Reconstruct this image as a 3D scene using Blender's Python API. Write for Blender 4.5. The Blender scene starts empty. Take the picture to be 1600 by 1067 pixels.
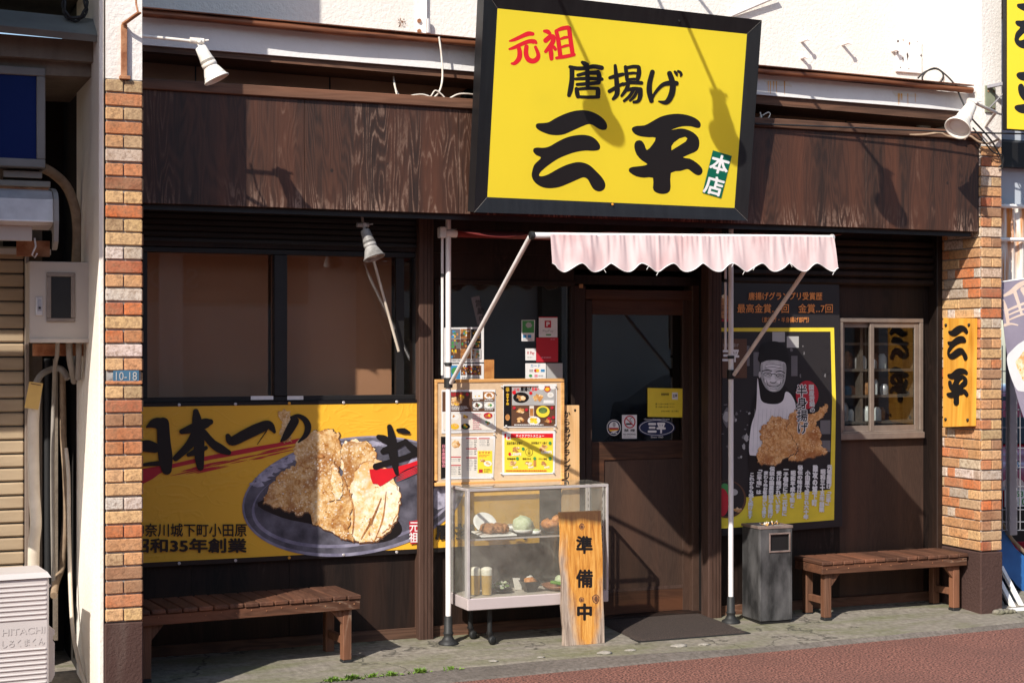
import bpy, bmesh, math, random
from mathutils import Vector, Matrix, noise
from mathutils.geometry import tessellate_polygon

# ------------------------------------------------------------------ camera, sky, sun, exposure
SC = bpy.context.scene
COL = SC.collection
EYE = Vector((0.0, -8.6, 1.76))
YAW = math.atan2(2500.0, 6000.0)
cam = bpy.data.cameras.new("camera")
camo = bpy.data.objects.new("camera", cam)
COL.objects.link(camo)
camo.location = EYE
camo.rotation_euler = (math.pi / 2, 0, -YAW)
cam.sensor_width = 36.0
cam.lens = 2500.0 / 1600.0 * 36.0
cam.shift_y = 10.5 / 1600.0
cam.clip_start = 0.05
cam.clip_end = 500
SC.camera = camo

SUN = Vector((1.15, 1.0, -1.22)).normalized()          # the way the light travels
world = bpy.data.worlds.new("World")
SC.world = world
world.use_nodes = True
wn = world.node_tree
sky = wn.nodes.new("ShaderNodeTexSky")
sky.sky_type = 'NISHITA'
sky.sun_disc = False
sky.sun_elevation = math.asin(-SUN.z)
sky.sun_rotation = math.radians(229)
wn.links.new(sky.outputs[0], wn.nodes["Background"].inputs[0])
wn.nodes["Background"].inputs[1].default_value = 0.128
sl = bpy.data.lights.new("sun", 'SUN')
sl.energy = 4.4
sl.angle = math.radians(0.5)
sl.color = (1.0, 0.95, 0.865)
so = bpy.data.objects.new("sun", sl)
COL.objects.link(so)
so.rotation_euler = SUN.to_track_quat('-Z', 'Y').to_euler()
so.location = (-6, -9, 9)
SC.view_settings.view_transform = 'Standard'
SC.view_settings.look = 'None'
SC.view_settings.exposure = 0.55
SC.view_settings.gamma = 1
SC.cycles.max_bounces = 8
SC.cycles.transparent_max_bounces = 16

# ------------------------------------------------------------------ measuring helpers
SN, CS = math.sin(YAW), math.cos(YAW)
FWD, RGT, UPV = Vector((SN, CS, 0)), Vector((CS, -SN, 0)), Vector((0, 0, 1))
HZ = 544.0


def ray(px, py):
    return FWD + RGT * ((px - 800) / 2500.0) + UPV * ((HZ - py) / 2500.0)


def X(px, Y):
    d = ray(px, HZ)
    return d.x / d.y * (8.6 + Y)


def Z(py, px, Y):
    d = ray(px, py)
    return 1.76 + d.z / d.y * (8.6 + Y)


def at(px, py, Y):
    return Vector((X(px, Y), Y, Z(py, px, Y)))


class PM:
    """a plane in the place, measured off the photograph"""
    def __init__(s, p, n):
        s.p, s.n = Vector(p), Vector(n).normalized()

    def __call__(s, px, py, off=0.0):
        d = ray(px, py)
        k = (s.p - EYE).dot(s.n) / d.dot(s.n)
        return EYE + d * k + s.n * off


def wallplane(Y):
    return PM((0, Y, 0), (0, -1, 0))


def gz(Y):
    return 0.05 * Y


# ------------------------------------------------------------------ materials
def newmat(name):
    m = bpy.data.materials.new(name)
    m.use_nodes = True
    nt = m.node_tree
    return m, nt, nt.nodes["Principled BSDF"]


def N(nt, t, **kw):
    n = nt.nodes.new(t)
    for k, v in kw.items():
        if k in n.inputs:
            n.inputs[k].default_value = v
        else:
            setattr(n, k, v)
    return n


def coords(nt, stretch=(1, 1, 1)):
    tc = N(nt, "ShaderNodeTexCoord")
    mp = N(nt, "ShaderNodeMapping")
    mp.inputs["Scale"].default_value = stretch
    nt.links.new(tc.outputs["Object"], mp.inputs[0])
    return mp.outputs[0]


def ramp(nt, src, stops):
    r = N(nt, "ShaderNodeValToRGB")
    e = r.color_ramp.elements
    while len(e) < len(stops):
        e.new(0.5)
    for el, (p, c) in zip(e, stops):
        el.position = p
        el.color = (*c, 1) if len(c) == 3 else c
    nt.links.new(src, r.inputs[0])
    return r.outputs[0]


def mixc(nt, fac, a, b, mode='MIX'):
    m = N(nt, "ShaderNodeMix", data_type='RGBA', blend_type=mode)
    for s, i in ((fac, 0), (a, 6), (b, 7)):
        if hasattr(s, "is_linked"):
            nt.links.new(s, m.inputs[i])
        elif isinstance(s, (int, float)):
            m.inputs[i].default_value = s
        else:
            m.inputs[i].default_value = (*s, 1)
    return m.outputs[2]


def nz(nt, vec, scale, detail=4.0, rough=0.55, dist=0.0):
    n = N(nt, "ShaderNodeTexNoise", Scale=scale, Detail=detail, Roughness=rough, Distortion=dist)
    nt.links.new(vec, n.inputs["Vector"])
    return n.outputs["Fac"]


def bump(nt, b, h, strength, dist=0.01):
    n = N(nt, "ShaderNodeBump", Strength=strength, Distance=dist)
    nt.links.new(h, n.inputs["Height"])
    nt.links.new(n.outputs[0], b.inputs["Normal"])


def plain(name, c1, c2=None, scale=6.0, rough=0.6, bmp=0.0, stretch=(1, 1, 1), metal=0.0, spec=0.4,
          tint=False, lo=0.35, hi=0.65, detail=5.0, bscale=None, coat=0.0):
    m, nt, b = newmat(name)
    v = coords(nt, stretch)
    f = nz(nt, v, scale, detail)
    c2 = c2 or tuple(x * 0.8 for x in c1)
    col = ramp(nt, f, [(lo, c2), (hi, c1)])
    if tint:
        a = N(nt, "ShaderNodeVertexColor", layer_name="tint")
        col = mixc(nt, 1.0, col, a.outputs[0], 'MULTIPLY')
    nt.links.new(col, b.inputs["Base Color"])
    rr = N(nt, "ShaderNodeMapRange")
    rr.inputs["To Min"].default_value = min(1, rough * 1.15)
    rr.inputs["To Max"].default_value = rough * 0.85
    nt.links.new(f, rr.inputs[0])
    nt.links.new(rr.outputs[0], b.inputs["Roughness"])
    b.inputs["Metallic"].default_value = metal
    b.inputs["Specular IOR Level"].default_value = spec
    b.inputs["Coat Weight"].default_value = coat
    if bmp:
        bump(nt, b, nz(nt, v, bscale or scale * 3, 6), bmp)
    return m


def wood(name, dark, mid, pale, wear=0.0, axis='Z', grain=38.0, rough=0.65, bmp=0.25, big=2.2, spec=0.25, tint=False, red=1.7, foot=None):
    """long-grained timber: ring contours drawn out along the grain; wear flakes the stain off along the rings"""
    m, nt, b = newmat(name)

    def along(k):
        return coords(nt, {'Z': (1, 1, k), 'X': (k, 1, 1), 'Y': (1, k, 1)}[axis])
    n1 = nz(nt, along(.13), grain * .15, 3, .45, .25)
    kk = N(nt, "ShaderNodeMath", operation='MULTIPLY')
    nt.links.new(n1, kk.inputs[0])
    kk.inputs[1].default_value = 130.0
    sn = N(nt, "ShaderNodeMath", operation='SINE')
    nt.links.new(kk.outputs[0], sn.inputs[0])
    ring = N(nt, "ShaderNodeMapRange")
    ring.inputs["From Min"].default_value = -1
    nt.links.new(sn.outputs[0], ring.inputs[0])
    fine = nz(nt, along(.03), grain * 4.5, 5, .7)
    band = nz(nt, along(.06), big * 2.6, 4, .6)
    patch = nz(nt, along(.55), big, 4, .6, .6)
    f = N(nt, "ShaderNodeMath", operation='MULTIPLY_ADD')
    nt.links.new(ring.outputs[0], f.inputs[0])
    f.inputs[1].default_value = .28
    f2 = N(nt, "ShaderNodeMath", operation='MULTIPLY')
    nt.links.new(fine, f2.inputs[0])
    f2.inputs[1].default_value = .72
    nt.links.new(f2.outputs[0], f.inputs[2])
    base = ramp(nt, f.outputs[0], [(.25, dark), (.75, mid)])
    base = mixc(nt, ramp(nt, band, [(.44, (0, 0, 0)), (.66, (.75, .75, .75))]), base, tuple(min(1, x * y) for x, y in zip(mid, (red, red * .82, red * .7))))
    base = mixc(nt, ramp(nt, band, [(.30, (.7, .7, .7)), (.44, (0, 0, 0))]), base, tuple(x * .8 for x in dark))
    if wear:
        mk = N(nt, "ShaderNodeMath", operation='MULTIPLY')
        nt.links.new(ramp(nt, ring.outputs[0], [(.78, (0, 0, 0)), (.97, (1, 1, 1))]), mk.inputs[0])
        nt.links.new(ramp(nt, patch, [(.62 - .12 * wear, (0, 0, 0)), (.78 - .08 * wear, (min(1, .3 + wear * .7),) * 3)]), mk.inputs[1])
        if foot:      # the lower edge has weathered most
            tc = N(nt, "ShaderNodeNewGeometry")
            sx = N(nt, "ShaderNodeSeparateXYZ")
            nt.links.new(tc.outputs["Position"], sx.inputs[0])
            mr = N(nt, "ShaderNodeMapRange")
            mr.inputs["From Min"].default_value = foot[0]
            mr.inputs["From Max"].default_value = foot[0] + foot[1]
            mr.inputs["To Min"].default_value = 1
            mr.inputs["To Max"].default_value = 0
            nt.links.new(sx.outputs[2], mr.inputs[0])
            lowp = N(nt, "ShaderNodeMath", operation='MULTIPLY')
            nt.links.new(mr.outputs[0], lowp.inputs[0])
            nt.links.new(ramp(nt, nz(nt, along(.3), 7, 4), [(.42, (0, 0, 0)), (.6, (1, 1, 1))]), lowp.inputs[1])
            lw = N(nt, "ShaderNodeMath", operation='MULTIPLY')
            nt.links.new(lowp.outputs[0], lw.inputs[0])
            nt.links.new(ramp(nt, ring.outputs[0], [(.3, (0, 0, 0)), (.7, (1, 1, 1))]), lw.inputs[1])
            mm = N(nt, "ShaderNodeMath", operation='MAXIMUM')
            nt.links.new(mk.outputs[0], mm.inputs[0])
            nt.links.new(lw.outputs[0], mm.inputs[1])
            mk = mm
            # scattered knots and nail holes
            vk = N(nt, "ShaderNodeTexVoronoi", Scale=5.5)
            nt.links.new(along(.8), vk.inputs["Vector"])
            base = mixc(nt, ramp(nt, vk.outputs["Distance"], [(.035, (.85, .85, .85)), (.06, (0, 0, 0))]), base, (.008, .006, .005))
        mk2 = N(nt, "ShaderNodeMath", operation='MULTIPLY')
        nt.links.new(mk.outputs[0], mk2.inputs[0])
        nt.links.new(ramp(nt, nz(nt, along(.35), 46, 6, .75), [(.42, (0, 0, 0)), (.56, (1, 1, 1))]), mk2.inputs[1])
        base = mixc(nt, mk2.outputs[0], base, pale)
    if tint:
        a = N(nt, "ShaderNodeVertexColor", layer_name="tint")
        base = mixc(nt, 1.0, base, a.outputs[0], 'MULTIPLY')
    nt.links.new(base, b.inputs["Base Color"])
    b.inputs["Roughness"].default_value = rough
    b.inputs["Specular IOR Level"].default_value = spec
    bump(nt, b, f.outputs[0], bmp, 0.004)
    return m


def glass(name, tintc=(0.85, 0.88, 0.88), refl=1.0, dirt=0.0, rough=0.01):
    m, nt, b = newmat(name)
    nt.nodes.remove(b)
    out = nt.nodes["Material Output"]
    tr = N(nt, "ShaderNodeBsdfTransparent")
    tr.inputs[0].default_value = (*tintc, 1)
    gl = N(nt, "ShaderNodeBsdfGlossy")
    gl.inputs["Roughness"].default_value = rough
    fr = N(nt, "ShaderNodeFresnel", IOR=1.5)
    ge = N(nt, "ShaderNodeNewGeometry")
    fb_ = N(nt, "ShaderNodeMath", operation='SUBTRACT')
    fb_.inputs[0].default_value = 1.8 * refl
    k_ = N(nt, "ShaderNodeMath", operation='MULTIPLY')
    nt.links.new(ge.outputs["Backfacing"], k_.inputs[0])
    k_.inputs[1].default_value = 1.8 * refl
    nt.links.new(k_.outputs[0], fb_.inputs[1])
    sc = N(nt, "ShaderNodeMath", operation='MULTIPLY', use_clamp=True)
    nt.links.new(fr.outputs[0], sc.inputs[0])
    nt.links.new(fb_.outputs[0], sc.inputs[1])
    mx = N(nt, "ShaderNodeMixShader")
    nt.links.new(sc.outputs[0], mx.inputs[0])
    nt.links.new(tr.outputs[0], mx.inputs[1])
    nt.links.new(gl.outputs[0], mx.inputs[2])
    last = mx
    if dirt:
        df = N(nt, "ShaderNodeBsdfDiffuse")
        df.inputs[0].default_value = (.6, .57, .5, 1)
        v = coords(nt)
        d = ramp(nt, nz(nt, v, 5, 8, .7), [(.3, (dirt * .3,) * 3), (.75, (dirt * 1.6,) * 3)])
        m2 = N(nt, "ShaderNodeMixShader")
        nt.links.new(d, m2.inputs[0])
        nt.links.new(mx.outputs[0], m2.inputs[1])
        nt.links.new(df.outputs[0], m2.inputs[2])
        last = m2
    nt.links.new(last.outputs[0], out.inputs[0])
    return m


def cloth_ink(name, c):
    m, nt, b = newmat(name)
    v = coords(nt)
    nt.links.new(ramp(nt, nz(nt, v, 2, 3), [(.3, tuple(x * .93 for x in c)), (.7, c)]), b.inputs["Base Color"])
    b.inputs["Roughness"].default_value = .38
    b.inputs["Specular IOR Level"].default_value = .5
    h = N(nt, "ShaderNodeMath", operation='ADD')
    nt.links.new(nz(nt, coords(nt, (1, 1, .45)), 2.6, 3, .5, .8), h.inputs[0])
    r = ramp(nt, nz(nt, coords(nt, (.7, 1, 1.3)), 5, 2, .4, 1.5), [(.46, (0, 0, 0)), (.5, (.35, .35, .35)), (.54, (0, 0, 0))])
    nt.links.new(r, h.inputs[1])
    bump(nt, b, h.outputs[0], .10, .05)
    return m


def ink(name, c, rough=0.45, spec=0.4):
    return plain(name, c, tuple(x * .9 for x in c), 9, rough, 0, spec=spec)


def brickmat(name):
    m, nt, b = newmat(name)
    v = coords(nt)
    a = N(nt, "ShaderNodeVertexColor", layer_name="tint")
    f = nz(nt, v, 55, 6, .7)
    g = nz(nt, v, 9, 3)
    c = mixc(nt, ramp(nt, f, [(.36, (.65, .65, .65)), (.56, (0, 0, 0))]), a.outputs[0], (.13, .06, .03))
    c = mixc(nt, ramp(nt, g, [(.4, (.25, .25, .25)), (.7, (0, 0, 0))]), c, (.5, .33, .2))
    c = mixc(nt, ramp(nt, nz(nt, v, 2.2, 5, .7), [(.56, (0, 0, 0)), (.75, (.35, .35, .35))]), c, (.12, .08, .06))
    nt.links.new(c, b.inputs["Base Color"])
    b.inputs["Roughness"].default_value = .8
    b.inputs["Specular IOR Level"].default_value = .2
    bump(nt, b, nz(nt, v, 70, 6, .65), .8, .006)
    return m


def plaster(name, c1, c2, stain, amt, bmp=.5, bscale=60):
    m, nt, b = newmat(name)
    v = coords(nt)
    c = ramp(nt, nz(nt, v, 2.0, 5), [(.3, c2), (.7, c1)])
    drip = nz(nt, coords(nt, (1, 1, .14)), 5, 6, .65)
    c = mixc(nt, ramp(nt, drip, [(.66 - amt * .25, (0, 0, 0)), (.85, (amt,) * 3)]), c, stain)
    spot = nz(nt, v, 24, 6, .75)
    c = mixc(nt, ramp(nt, spot, [(.68 - .1 * amt, (0, 0, 0)), (.78, (min(1, amt * 1.3),) * 3)]), c, stain)
    nt.links.new(c, b.inputs["Base Color"])
    b.inputs["Roughness"].default_value = .85
    b.inputs["Specular IOR Level"].default_value = .2
    bump(nt, b, nz(nt, v, bscale, 5, .6), bmp, .01)
    return m


M = {}
M['white_wall'] = plaster("white_stucco", (.74, .71, .655), (.70, .665, .61), (.42, .33, .26), .12, .55, 45)
M['pillar_white'] = plaster("pillar_plaster", (.78, .74, .70), (.68, .63, .58), (.42, .30, .19), .3, .6, 50)
M['eave_white'] = plaster("eave_paint", (.78, .76, .74), (.68, .66, .64), (.35, .22, .10), .3, .3, 40)
M['dirty_concrete'] = plaster("dirty_concrete", (.22, .18, .14), (.12, .095, .075), (.05, .035, .025), .75, .6, 30)
M['side_plaster'] = plaster("side_plaster", (.82, .77, .70), (.76, .69, .60), (.42, .33, .24), .42, .5, 45)
M['brick'] = brickmat("brick_tile")
M['mortar'] = plain("mortar", (.36, .33, .30), (.24, .21, .19), 30, .9, .4)
M['base_brown'] = plaster("brown_base_paint", (.075, .040, .033), (.055, .030, .025), (.30, .25, .21), .24, .7, 60)
M['copper'] = plain("copper_gutter", (.40, .150, .068), (.085, .032, .02), 6, .45, .15, stretch=(.5, 2, 6), metal=.5, lo=.3, hi=.7)
M['trim'] = wood("brown_trim_wood", (.055, .029, .019), (.135, .070, .044), (.3, .22, .18), .2, 'X', 30)
M['fascia'] = wood("weathered_plywood", (.019, .0105, .0075), (.058, .0255, .0155), (.27, .175, .13), .58, 'Z', 40, .5, .45, 1.7, .35, red=1.75, foot=(2.53, .16))
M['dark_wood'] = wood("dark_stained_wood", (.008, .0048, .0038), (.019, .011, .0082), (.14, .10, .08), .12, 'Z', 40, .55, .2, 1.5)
M['post_wood'] = wood("brown_post_wood", (.042, .024, .018), (.075, .045, .035), (.3, .22, .18), 0, 'Z', 30, .6, .15, 1, red=1.2)
M['door_wood'] = wood("door_panel_wood", (.040, .024, .018), (.058, .035, .026), (.2, .14, .1), 0, 'Z', 60, .5, .1, 1)
M['rail_wood'] = wood("door_rail_wood", (.030, .015, .010), (.065, .031, .018), (.25, .10, .03), .5, 'X', 34, .5, .15)
M['bench_top'] = wood("bench_slat_wood", (.072, .032, .020), (.135, .062, .037), (.3, .22, .17), .35, 'Y', 36, .6, .25, 1.5, tint=True)
M['bench_leg'] = wood("bench_leg_wood", (.075, .032, .018), (.15, .075, .045), (.4, .3, .22), .5, 'Z', 36, .65, .3, tint=True)
M['bench_rail'] = wood("bench_rail_wood", (.06, .026, .015), (.12, .055, .032), (.4, .3, .22), .8, 'X', 36, .6, .3, tint=True)
M['soffit'] = plain("soffit_board", (.44, .21, .12), (.34, .16, .09), 3, .7)
M['black'] = plain("black_paint", (.012, .011, .011), (.008, .007, .007), 8, .5)
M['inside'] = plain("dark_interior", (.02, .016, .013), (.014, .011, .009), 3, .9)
M['rubber'] = plain("black_rubber", (.02, .02, .02), (.012, .012, .012), 12, .6, .1)
M['blind'] = plain("brown_blind_cloth", (.46, .235, .125), (.41, .205, .108), 1.2, .8)
M['dark_glass'] = glass("window_glass", (.9, .9, .9), 1.5)
M['blind_glass'] = glass("window_pane_glass", (.92, .92, .92), .9)
M['clear_glass'] = glass("case_glass", (.96, .97, .96), .9, .085)
M['pane'] = glass("sash_glass", (.78, .8, .8), 1.1)
M['alu'] = plain("brown_aluminium", (.28, .225, .185), (.23, .18, .15), 14, .4, 0, metal=.45)
M['steel'] = plain("silver_aluminium", (.62, .58, .57), (.5, .46, .45), 12, .35, .03, metal=.4)
M['casebase'] = plain("satin_metal_base", (.60, .51, .50), (.54, .46, .45), 3, .45, 0, metal=.25)
M['white_paint'] = plain("white_paint", (.82, .80, .78), (.72, .70, .67), 14, .4)
M['pole'] = plain("white_pole_enamel", (.82, .78, .76), (.70, .65, .62), 18, .35, stretch=(1, 1, .2))
M['lamp_white'] = plain("cream_lamp_enamel", (.80, .76, .70), (.66, .60, .52), 9, .4)
M['lamp_grey'] = plain("grey_lamp_enamel", (.42, .40, .38), (.18, .17, .16), 14, .5)
M['canvas'] = plain("faded_pink_canvas", (.60, .455, .445), (.56, .345, .335), 4, .85, .15, lo=.28, hi=.5)
M['canvas_red'] = plain("red_canvas", (.20, .018, .016), (.15, .014, .012), 5, .8)
M['sign_black'] = plain("black_sign_frame", (.0125, .0125, .0135), (.008, .008, .009), 4, .42, .05, stretch=(8, 1, 1), spec=.35)
M['sign_yellow'] = plain("yellow_acrylic", (.88, .635, .022), (.87, .62, .018), 1.0, .32, 0, spec=.35)


def acrylic(name, c):
    """a light-box sheet: part of the light scatters through it and comes back off the white box behind"""
    m, nt, b = newmat(name)
    tl = N(nt, "ShaderNodeBsdfTranslucent")
    v = coords(nt)
    col = ramp(nt, nz(nt, coords(nt, (1, 1, .2)), 3, 4), [(.3, tuple(x * .97 for x in c)), (.7, c)])
    nt.links.new(col, b.inputs["Base Color"])
    nt.links.new(col, tl.inputs[0])
    b.inputs["Roughness"].default_value = .3
    b.inputs["Specular IOR Level"].default_value = .35
    mx = N(nt, "ShaderNodeMixShader")
    mx.inputs[0].default_value = .36
    nt.links.new(b.outputs[0], mx.inputs[1])
    nt.links.new(tl.outputs[0], mx.inputs[2])
    nt.links.new(mx.outputs[0], nt.nodes["Material Output"].inputs[0])
    return m


M['sign_yellow'] = acrylic("yellow_acrylic", (.98, .79, .05))
M['box_white'] = plain("light_box_white", (.88, .88, .86), None, 2, .7)
M['sign_yellow_small'] = plain("yellow_sign_sheet", (.88, .635, .03), (.86, .61, .025), 1.0, .35)
M['k'] = ink("black_lettering", (.012, .010, .010), .35)
M['r'] = ink("red_lettering", (.66, .012, .022))
M['w'] = ink("white_lettering", (.80, .79, .77))
M['g'] = ink("green_label", (.0, .115, .065))
M['or'] = ink("orange_lettering", (.80, .29, .075))
M['y'] = ink("yellow_ink", (.80, .47, .026))
M['banner_yellow'] = cloth_ink("yellow_banner_vinyl", (.83, .44, .032))
M['y2'] = ink("bright_yellow_ink", (.86, .66, .05))
M['pc'] = ink("cream_paper", (.72, .66, .58))
M['pw'] = ink("white_paper", (.76, .75, .74))
M['pgrey'] = ink("grey_print", (.42, .41, .40))
M['pdark'] = ink("dark_print", (.022, .019, .02))
M['pmid'] = ink("mid_grey_print", (.16, .15, .155))
M['pbrown'] = ink("brown_print", (.12, .055, .03))
M['pred'] = ink("crimson_print", (.5, .02, .035))
M['pnavy'] = ink("navy_print", (.012, .022, .075))
M['pblue'] = ink("blue_print", (.05, .25, .5))
M['pgreen'] = ink("green_print", (.06, .28, .08))
M['ppink'] = ink("pink_print", (.7, .25, .3))
M['skin_grey'] = plain("grey_skin_print", (.66, .63, .62), (.46, .44, .43), 22, .5)
M['apron'] = plain("apron_print", (.84, .80, .79), (.74, .70, .70), 9, .5)
M['gold'] = plain("fried_print", (.62, .30, .09), (.30, .10, .025), 14, .6, lo=.3, hi=.7)


def crust(name, a, b_, c, sc, fleck=(.86, .76, .60)):
    m, nt, b = newmat(name)
    v = coords(nt)
    f = nz(nt, v, sc, 8, .75, .3)
    vo = N(nt, "ShaderNodeTexVoronoi", Scale=sc * 1.6)
    nt.links.new(v, vo.inputs["Vector"])
    base = ramp(nt, f, [(.34, a), (.46, b_), (.60, c)])
    big = nz(nt, v, sc * .16, 4, .6, .6)
    base = mixc(nt, ramp(nt, big, [(.38, (.75, .75, .75)), (.52, (0, 0, 0))]), base, a)
    base = mixc(nt, ramp(nt, big, [(.56, (0, 0, 0)), (.70, (.55, .55, .55))]), base, c)
    msk = N(nt, "ShaderNodeMath", operation='MULTIPLY')
    nt.links.new(ramp(nt, vo.outputs["Distance"], [(.18, (1, 1, 1)), (.40, (0, 0, 0))]), msk.inputs[0])
    nt.links.new(ramp(nt, nz(nt, v, sc * .3, 4), [(.44, (0, 0, 0)), (.60, (.95, .95, .95))]), msk.inputs[1])
    base = mixc(nt, msk.outputs[0], base, fleck)
    nt.links.new(base, b.inputs["Base Color"])
    b.inputs["Roughness"].default_value = .45
    return m


M['crust_pale'] = crust("pale_crust_print", (.62, .27, .055), (.82, .56, .24), (.88, .78, .60), 34)
M['crust_mid'] = crust("golden_crust_print", (.30, .10, .02), (.58, .30, .08), (.80, .58, .32), 36)
M['crust_deep'] = crust("brown_crust_print", (.17, .045, .010), (.40, .15, .04), (.58, .29, .10), 48, (.70, .42, .20))
M['slate'] = plain("slate_plate_print", (.17, .16, .20), (.028, .026, .036), 9, .5, lo=.3, hi=.75)
M['slate_rim'] = plain("plate_rim_print", (.30, .28, .36), (.12, .11, .17), 8, .5)
M['plate_rim_pale'] = plain("plate_glaze_print", (.42, .40, .50), (.16, .15, .20), 20, .4, lo=.35, hi=.6)
M['crust_left'] = crust("amber_crust_print", (.30, .10, .02), (.62, .32, .09), (.82, .58, .30), 38, (.86, .74, .54))
M['crust_orange'] = crust("orange_crust_print", (.34, .10, .02), (.62, .27, .075), (.80, .48, .21), 46, (.85, .62, .38))
M['crust_lit'] = crust("cream_crust_print", (.74, .36, .08), (.88, .68, .36), (.90, .82, .68), 30, (.9, .86, .78))  # lighter copy: sun on the chicken's right half put into the colour
M['food_brown'] = plain("fried_food", (.50, .23, .08), (.25, .09, .025), 40, .5, .6)
M['food_karaage'] = plain("karaage_food", (.62, .27, .09), (.38, .13, .03), 40, .5, .6)
M['cabbage'] = plain("shredded_cabbage", (.66, .70, .50), (.48, .55, .32), 70, .6, .8)
M['rice'] = plain("white_rice", (.75, .72, .66), (.62, .58, .52), 80, .6, .6)
M['cucumber'] = plain("cucumber_green", (.16, .34, .05), (.05, .15, .02), 14, .4, stretch=(1, 6, 1))
M['leafy'] = plain("lettuce_green", (.16, .24, .06), (.07, .13, .03), 30, .5, .5)
M['ceramic'] = plain("white_ceramic", (.78, .76, .72), (.74, .72, .68), 3, .2, spec=.5)
M['blackware'] = plain("black_lacquer", (.02, .018, .018), (.014, .013, .013), 5, .3)
M['clay'] = plain("brown_clay_dish", (.30, .13, .07), (.2, .08, .04), 12, .5)
M['beer'] = plain("amber_beer", (.55, .33, .06), (.45, .26, .045), 2, .15, spec=.5)
M['foam'] = plain("beer_foam", (.82, .76, .64), (.76, .69, .56), 30, .7, .3)
M['cork'] = plain("beige_pinboard", (.62, .45, .29), (.56, .40, .255), 40, .8)
M['board_edge'] = wood("pine_edge", (.42, .20, .06), (.62, .36, .14), (.6, .5, .4), 0, 'X', 20)
M['pine'] = wood("pine_board", (.52, .29, .115), (.66, .43, .22), (.6, .5, .4), 0, 'Z', 18, .6, .1)
M['plate_wood'] = wood("varnished_signboard", (.50, .20, .018), (.72, .36, .06), (.3, .12, .03), .5, 'Z', 14, .4, .1, 2)
M['tin'] = plain("galvanised_bin", (.125, .12, .12), (.028, .027, .027), 8, .5, .05, metal=.3, stretch=(1, 1, .45), lo=.38, hi=.64)
M['tin_rim'] = plain("rusty_rim", (.32, .24, .21), (.2, .14, .12), 12, .45, 0, metal=.4)
M['mat_dark'] = plain("bristle_mat", (.075, .052, .042), (.034, .024, .020), 120, .95, .9)
M['rust'] = plain("rusty_steel", (.42, .20, .10), (.22, .075, .03), 14, .8, .4)
M['ac_grey'] = plain("unit_casing", (.55, .50, .48), (.50, .455, .435), 2, .45)
M['ac_dark'] = plain("unit_recess", (.32, .285, .27), None, 2, .5)
M['cream'] = plain("cream_box", (.50, .435, .37), (.45, .39, .33), 2, .5)
M['shutter'] = plain("beige_shutter", (.40, .30, .195), (.32, .235, .15), 6, .5, .05, stretch=(.5, 1, 3))
M['pvc'] = plain("cream_pipe", (.66, .58, .48), (.50, .42, .33), 6, .5, .05)
M['pvc_grey'] = plain("grey_conduit", (.27, .24, .21), (.2, .175, .15), 6, .6)
M['pvc_tan'] = plain("taped_pipe", (.32, .23, .15), (.22, .15, .095), 20, .8, .3)
M['tag_yellow'] = plain("faded_yellow_tag", (.60, .39, .12), (.52, .33, .10), 9, .6)
M['blue_face'] = plain("blue_sign_face", (.002, .016, .11), (.002, .012, .09), 1.2, .55, spec=.15)
M['sign_grey'] = plain("grey_sign_frame", (.24, .22, .20), (.18, .165, .15), 4, .5)
M['green_metal'] = plain("grey_green_flashing", (.16, .17, .155), (.11, .11, .10), 4, .6, .1, stretch=(.6, 1, 1))
M['plate_blue'] = plain("blue_enamel_plate", (.06, .15, .24), (.05, .12, .19), 8, .4)
M['cord_white'] = plain("white_cord", (.72, .66, .58), (.55, .48, .40), 20, .6)
M['cord_black'] = plain("black_cord", (.015, .015, .016), None, 20, .6)
M['cord_tan'] = plain("tan_cord", (.42, .30, .20), (.33, .23, .15), 20, .7)
M['green_plate'] = plain("sage_bracket", (.25, .27, .19), (.2, .21, .145), 9, .6)
M['pale_blue_wall'] = plain("pale_blue_cladding", (.50, .53, .58), (.45, .48, .53), 2, .7)
M['rusty_sheet'] = plain("rusty_corrugated_sheet", (.72, .68, .62), (.55, .20, .04), 7, .7, .1, stretch=(3, 1, .25), lo=.38, hi=.52)
M['flag'] = plain("nobori_cloth", (.30, .265, .33), (.24, .21, .27), 4, .8)
M['flag_print'] = plain("nobori_pale_print", (.74, .60, .50), (.66, .5, .4), 9, .7)
M['red_car'] = plain("red_car_paint", (.42, .01, .02), (.38, .01, .018), 2, .2, coat=.6, spec=.5)
M['blue_tarp'] = plain("blue_tarpaulin", (.03, .15, .42), (.022, .11, .33), 6, .45, .2)
M['pink_cloth'] = plain("pink_cloth", (.55, .12, .17), (.45, .09, .13), 9, .8)
M['gal'] = plain("galvanised_grey", (.36, .35, .37), (.30, .29, .31), 9, .5, 0, metal=.4)
M['asphalt_far'] = plain("pale_building_paint", (.66, .63, .60), (.58, .55, .52), 1.5, .8)
M['chip'] = plain("pale_concrete_chip", (.36, .325, .28), (.22, .20, .17), 30, .9, .5)
M['leaf'] = plain("weed_green", (.16, .27, .025), (.09, .17, .02), 14, .6)
M['paper_stub'] = ink("cigarette_paper", (.75, .68, .58))
M['filter'] = ink("cigarette_filter", (.62, .33, .10))
M['ash'] = plain("grey_ash", (.3, .27, .25), (.18, .16, .15), 60, .9, .6)


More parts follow.
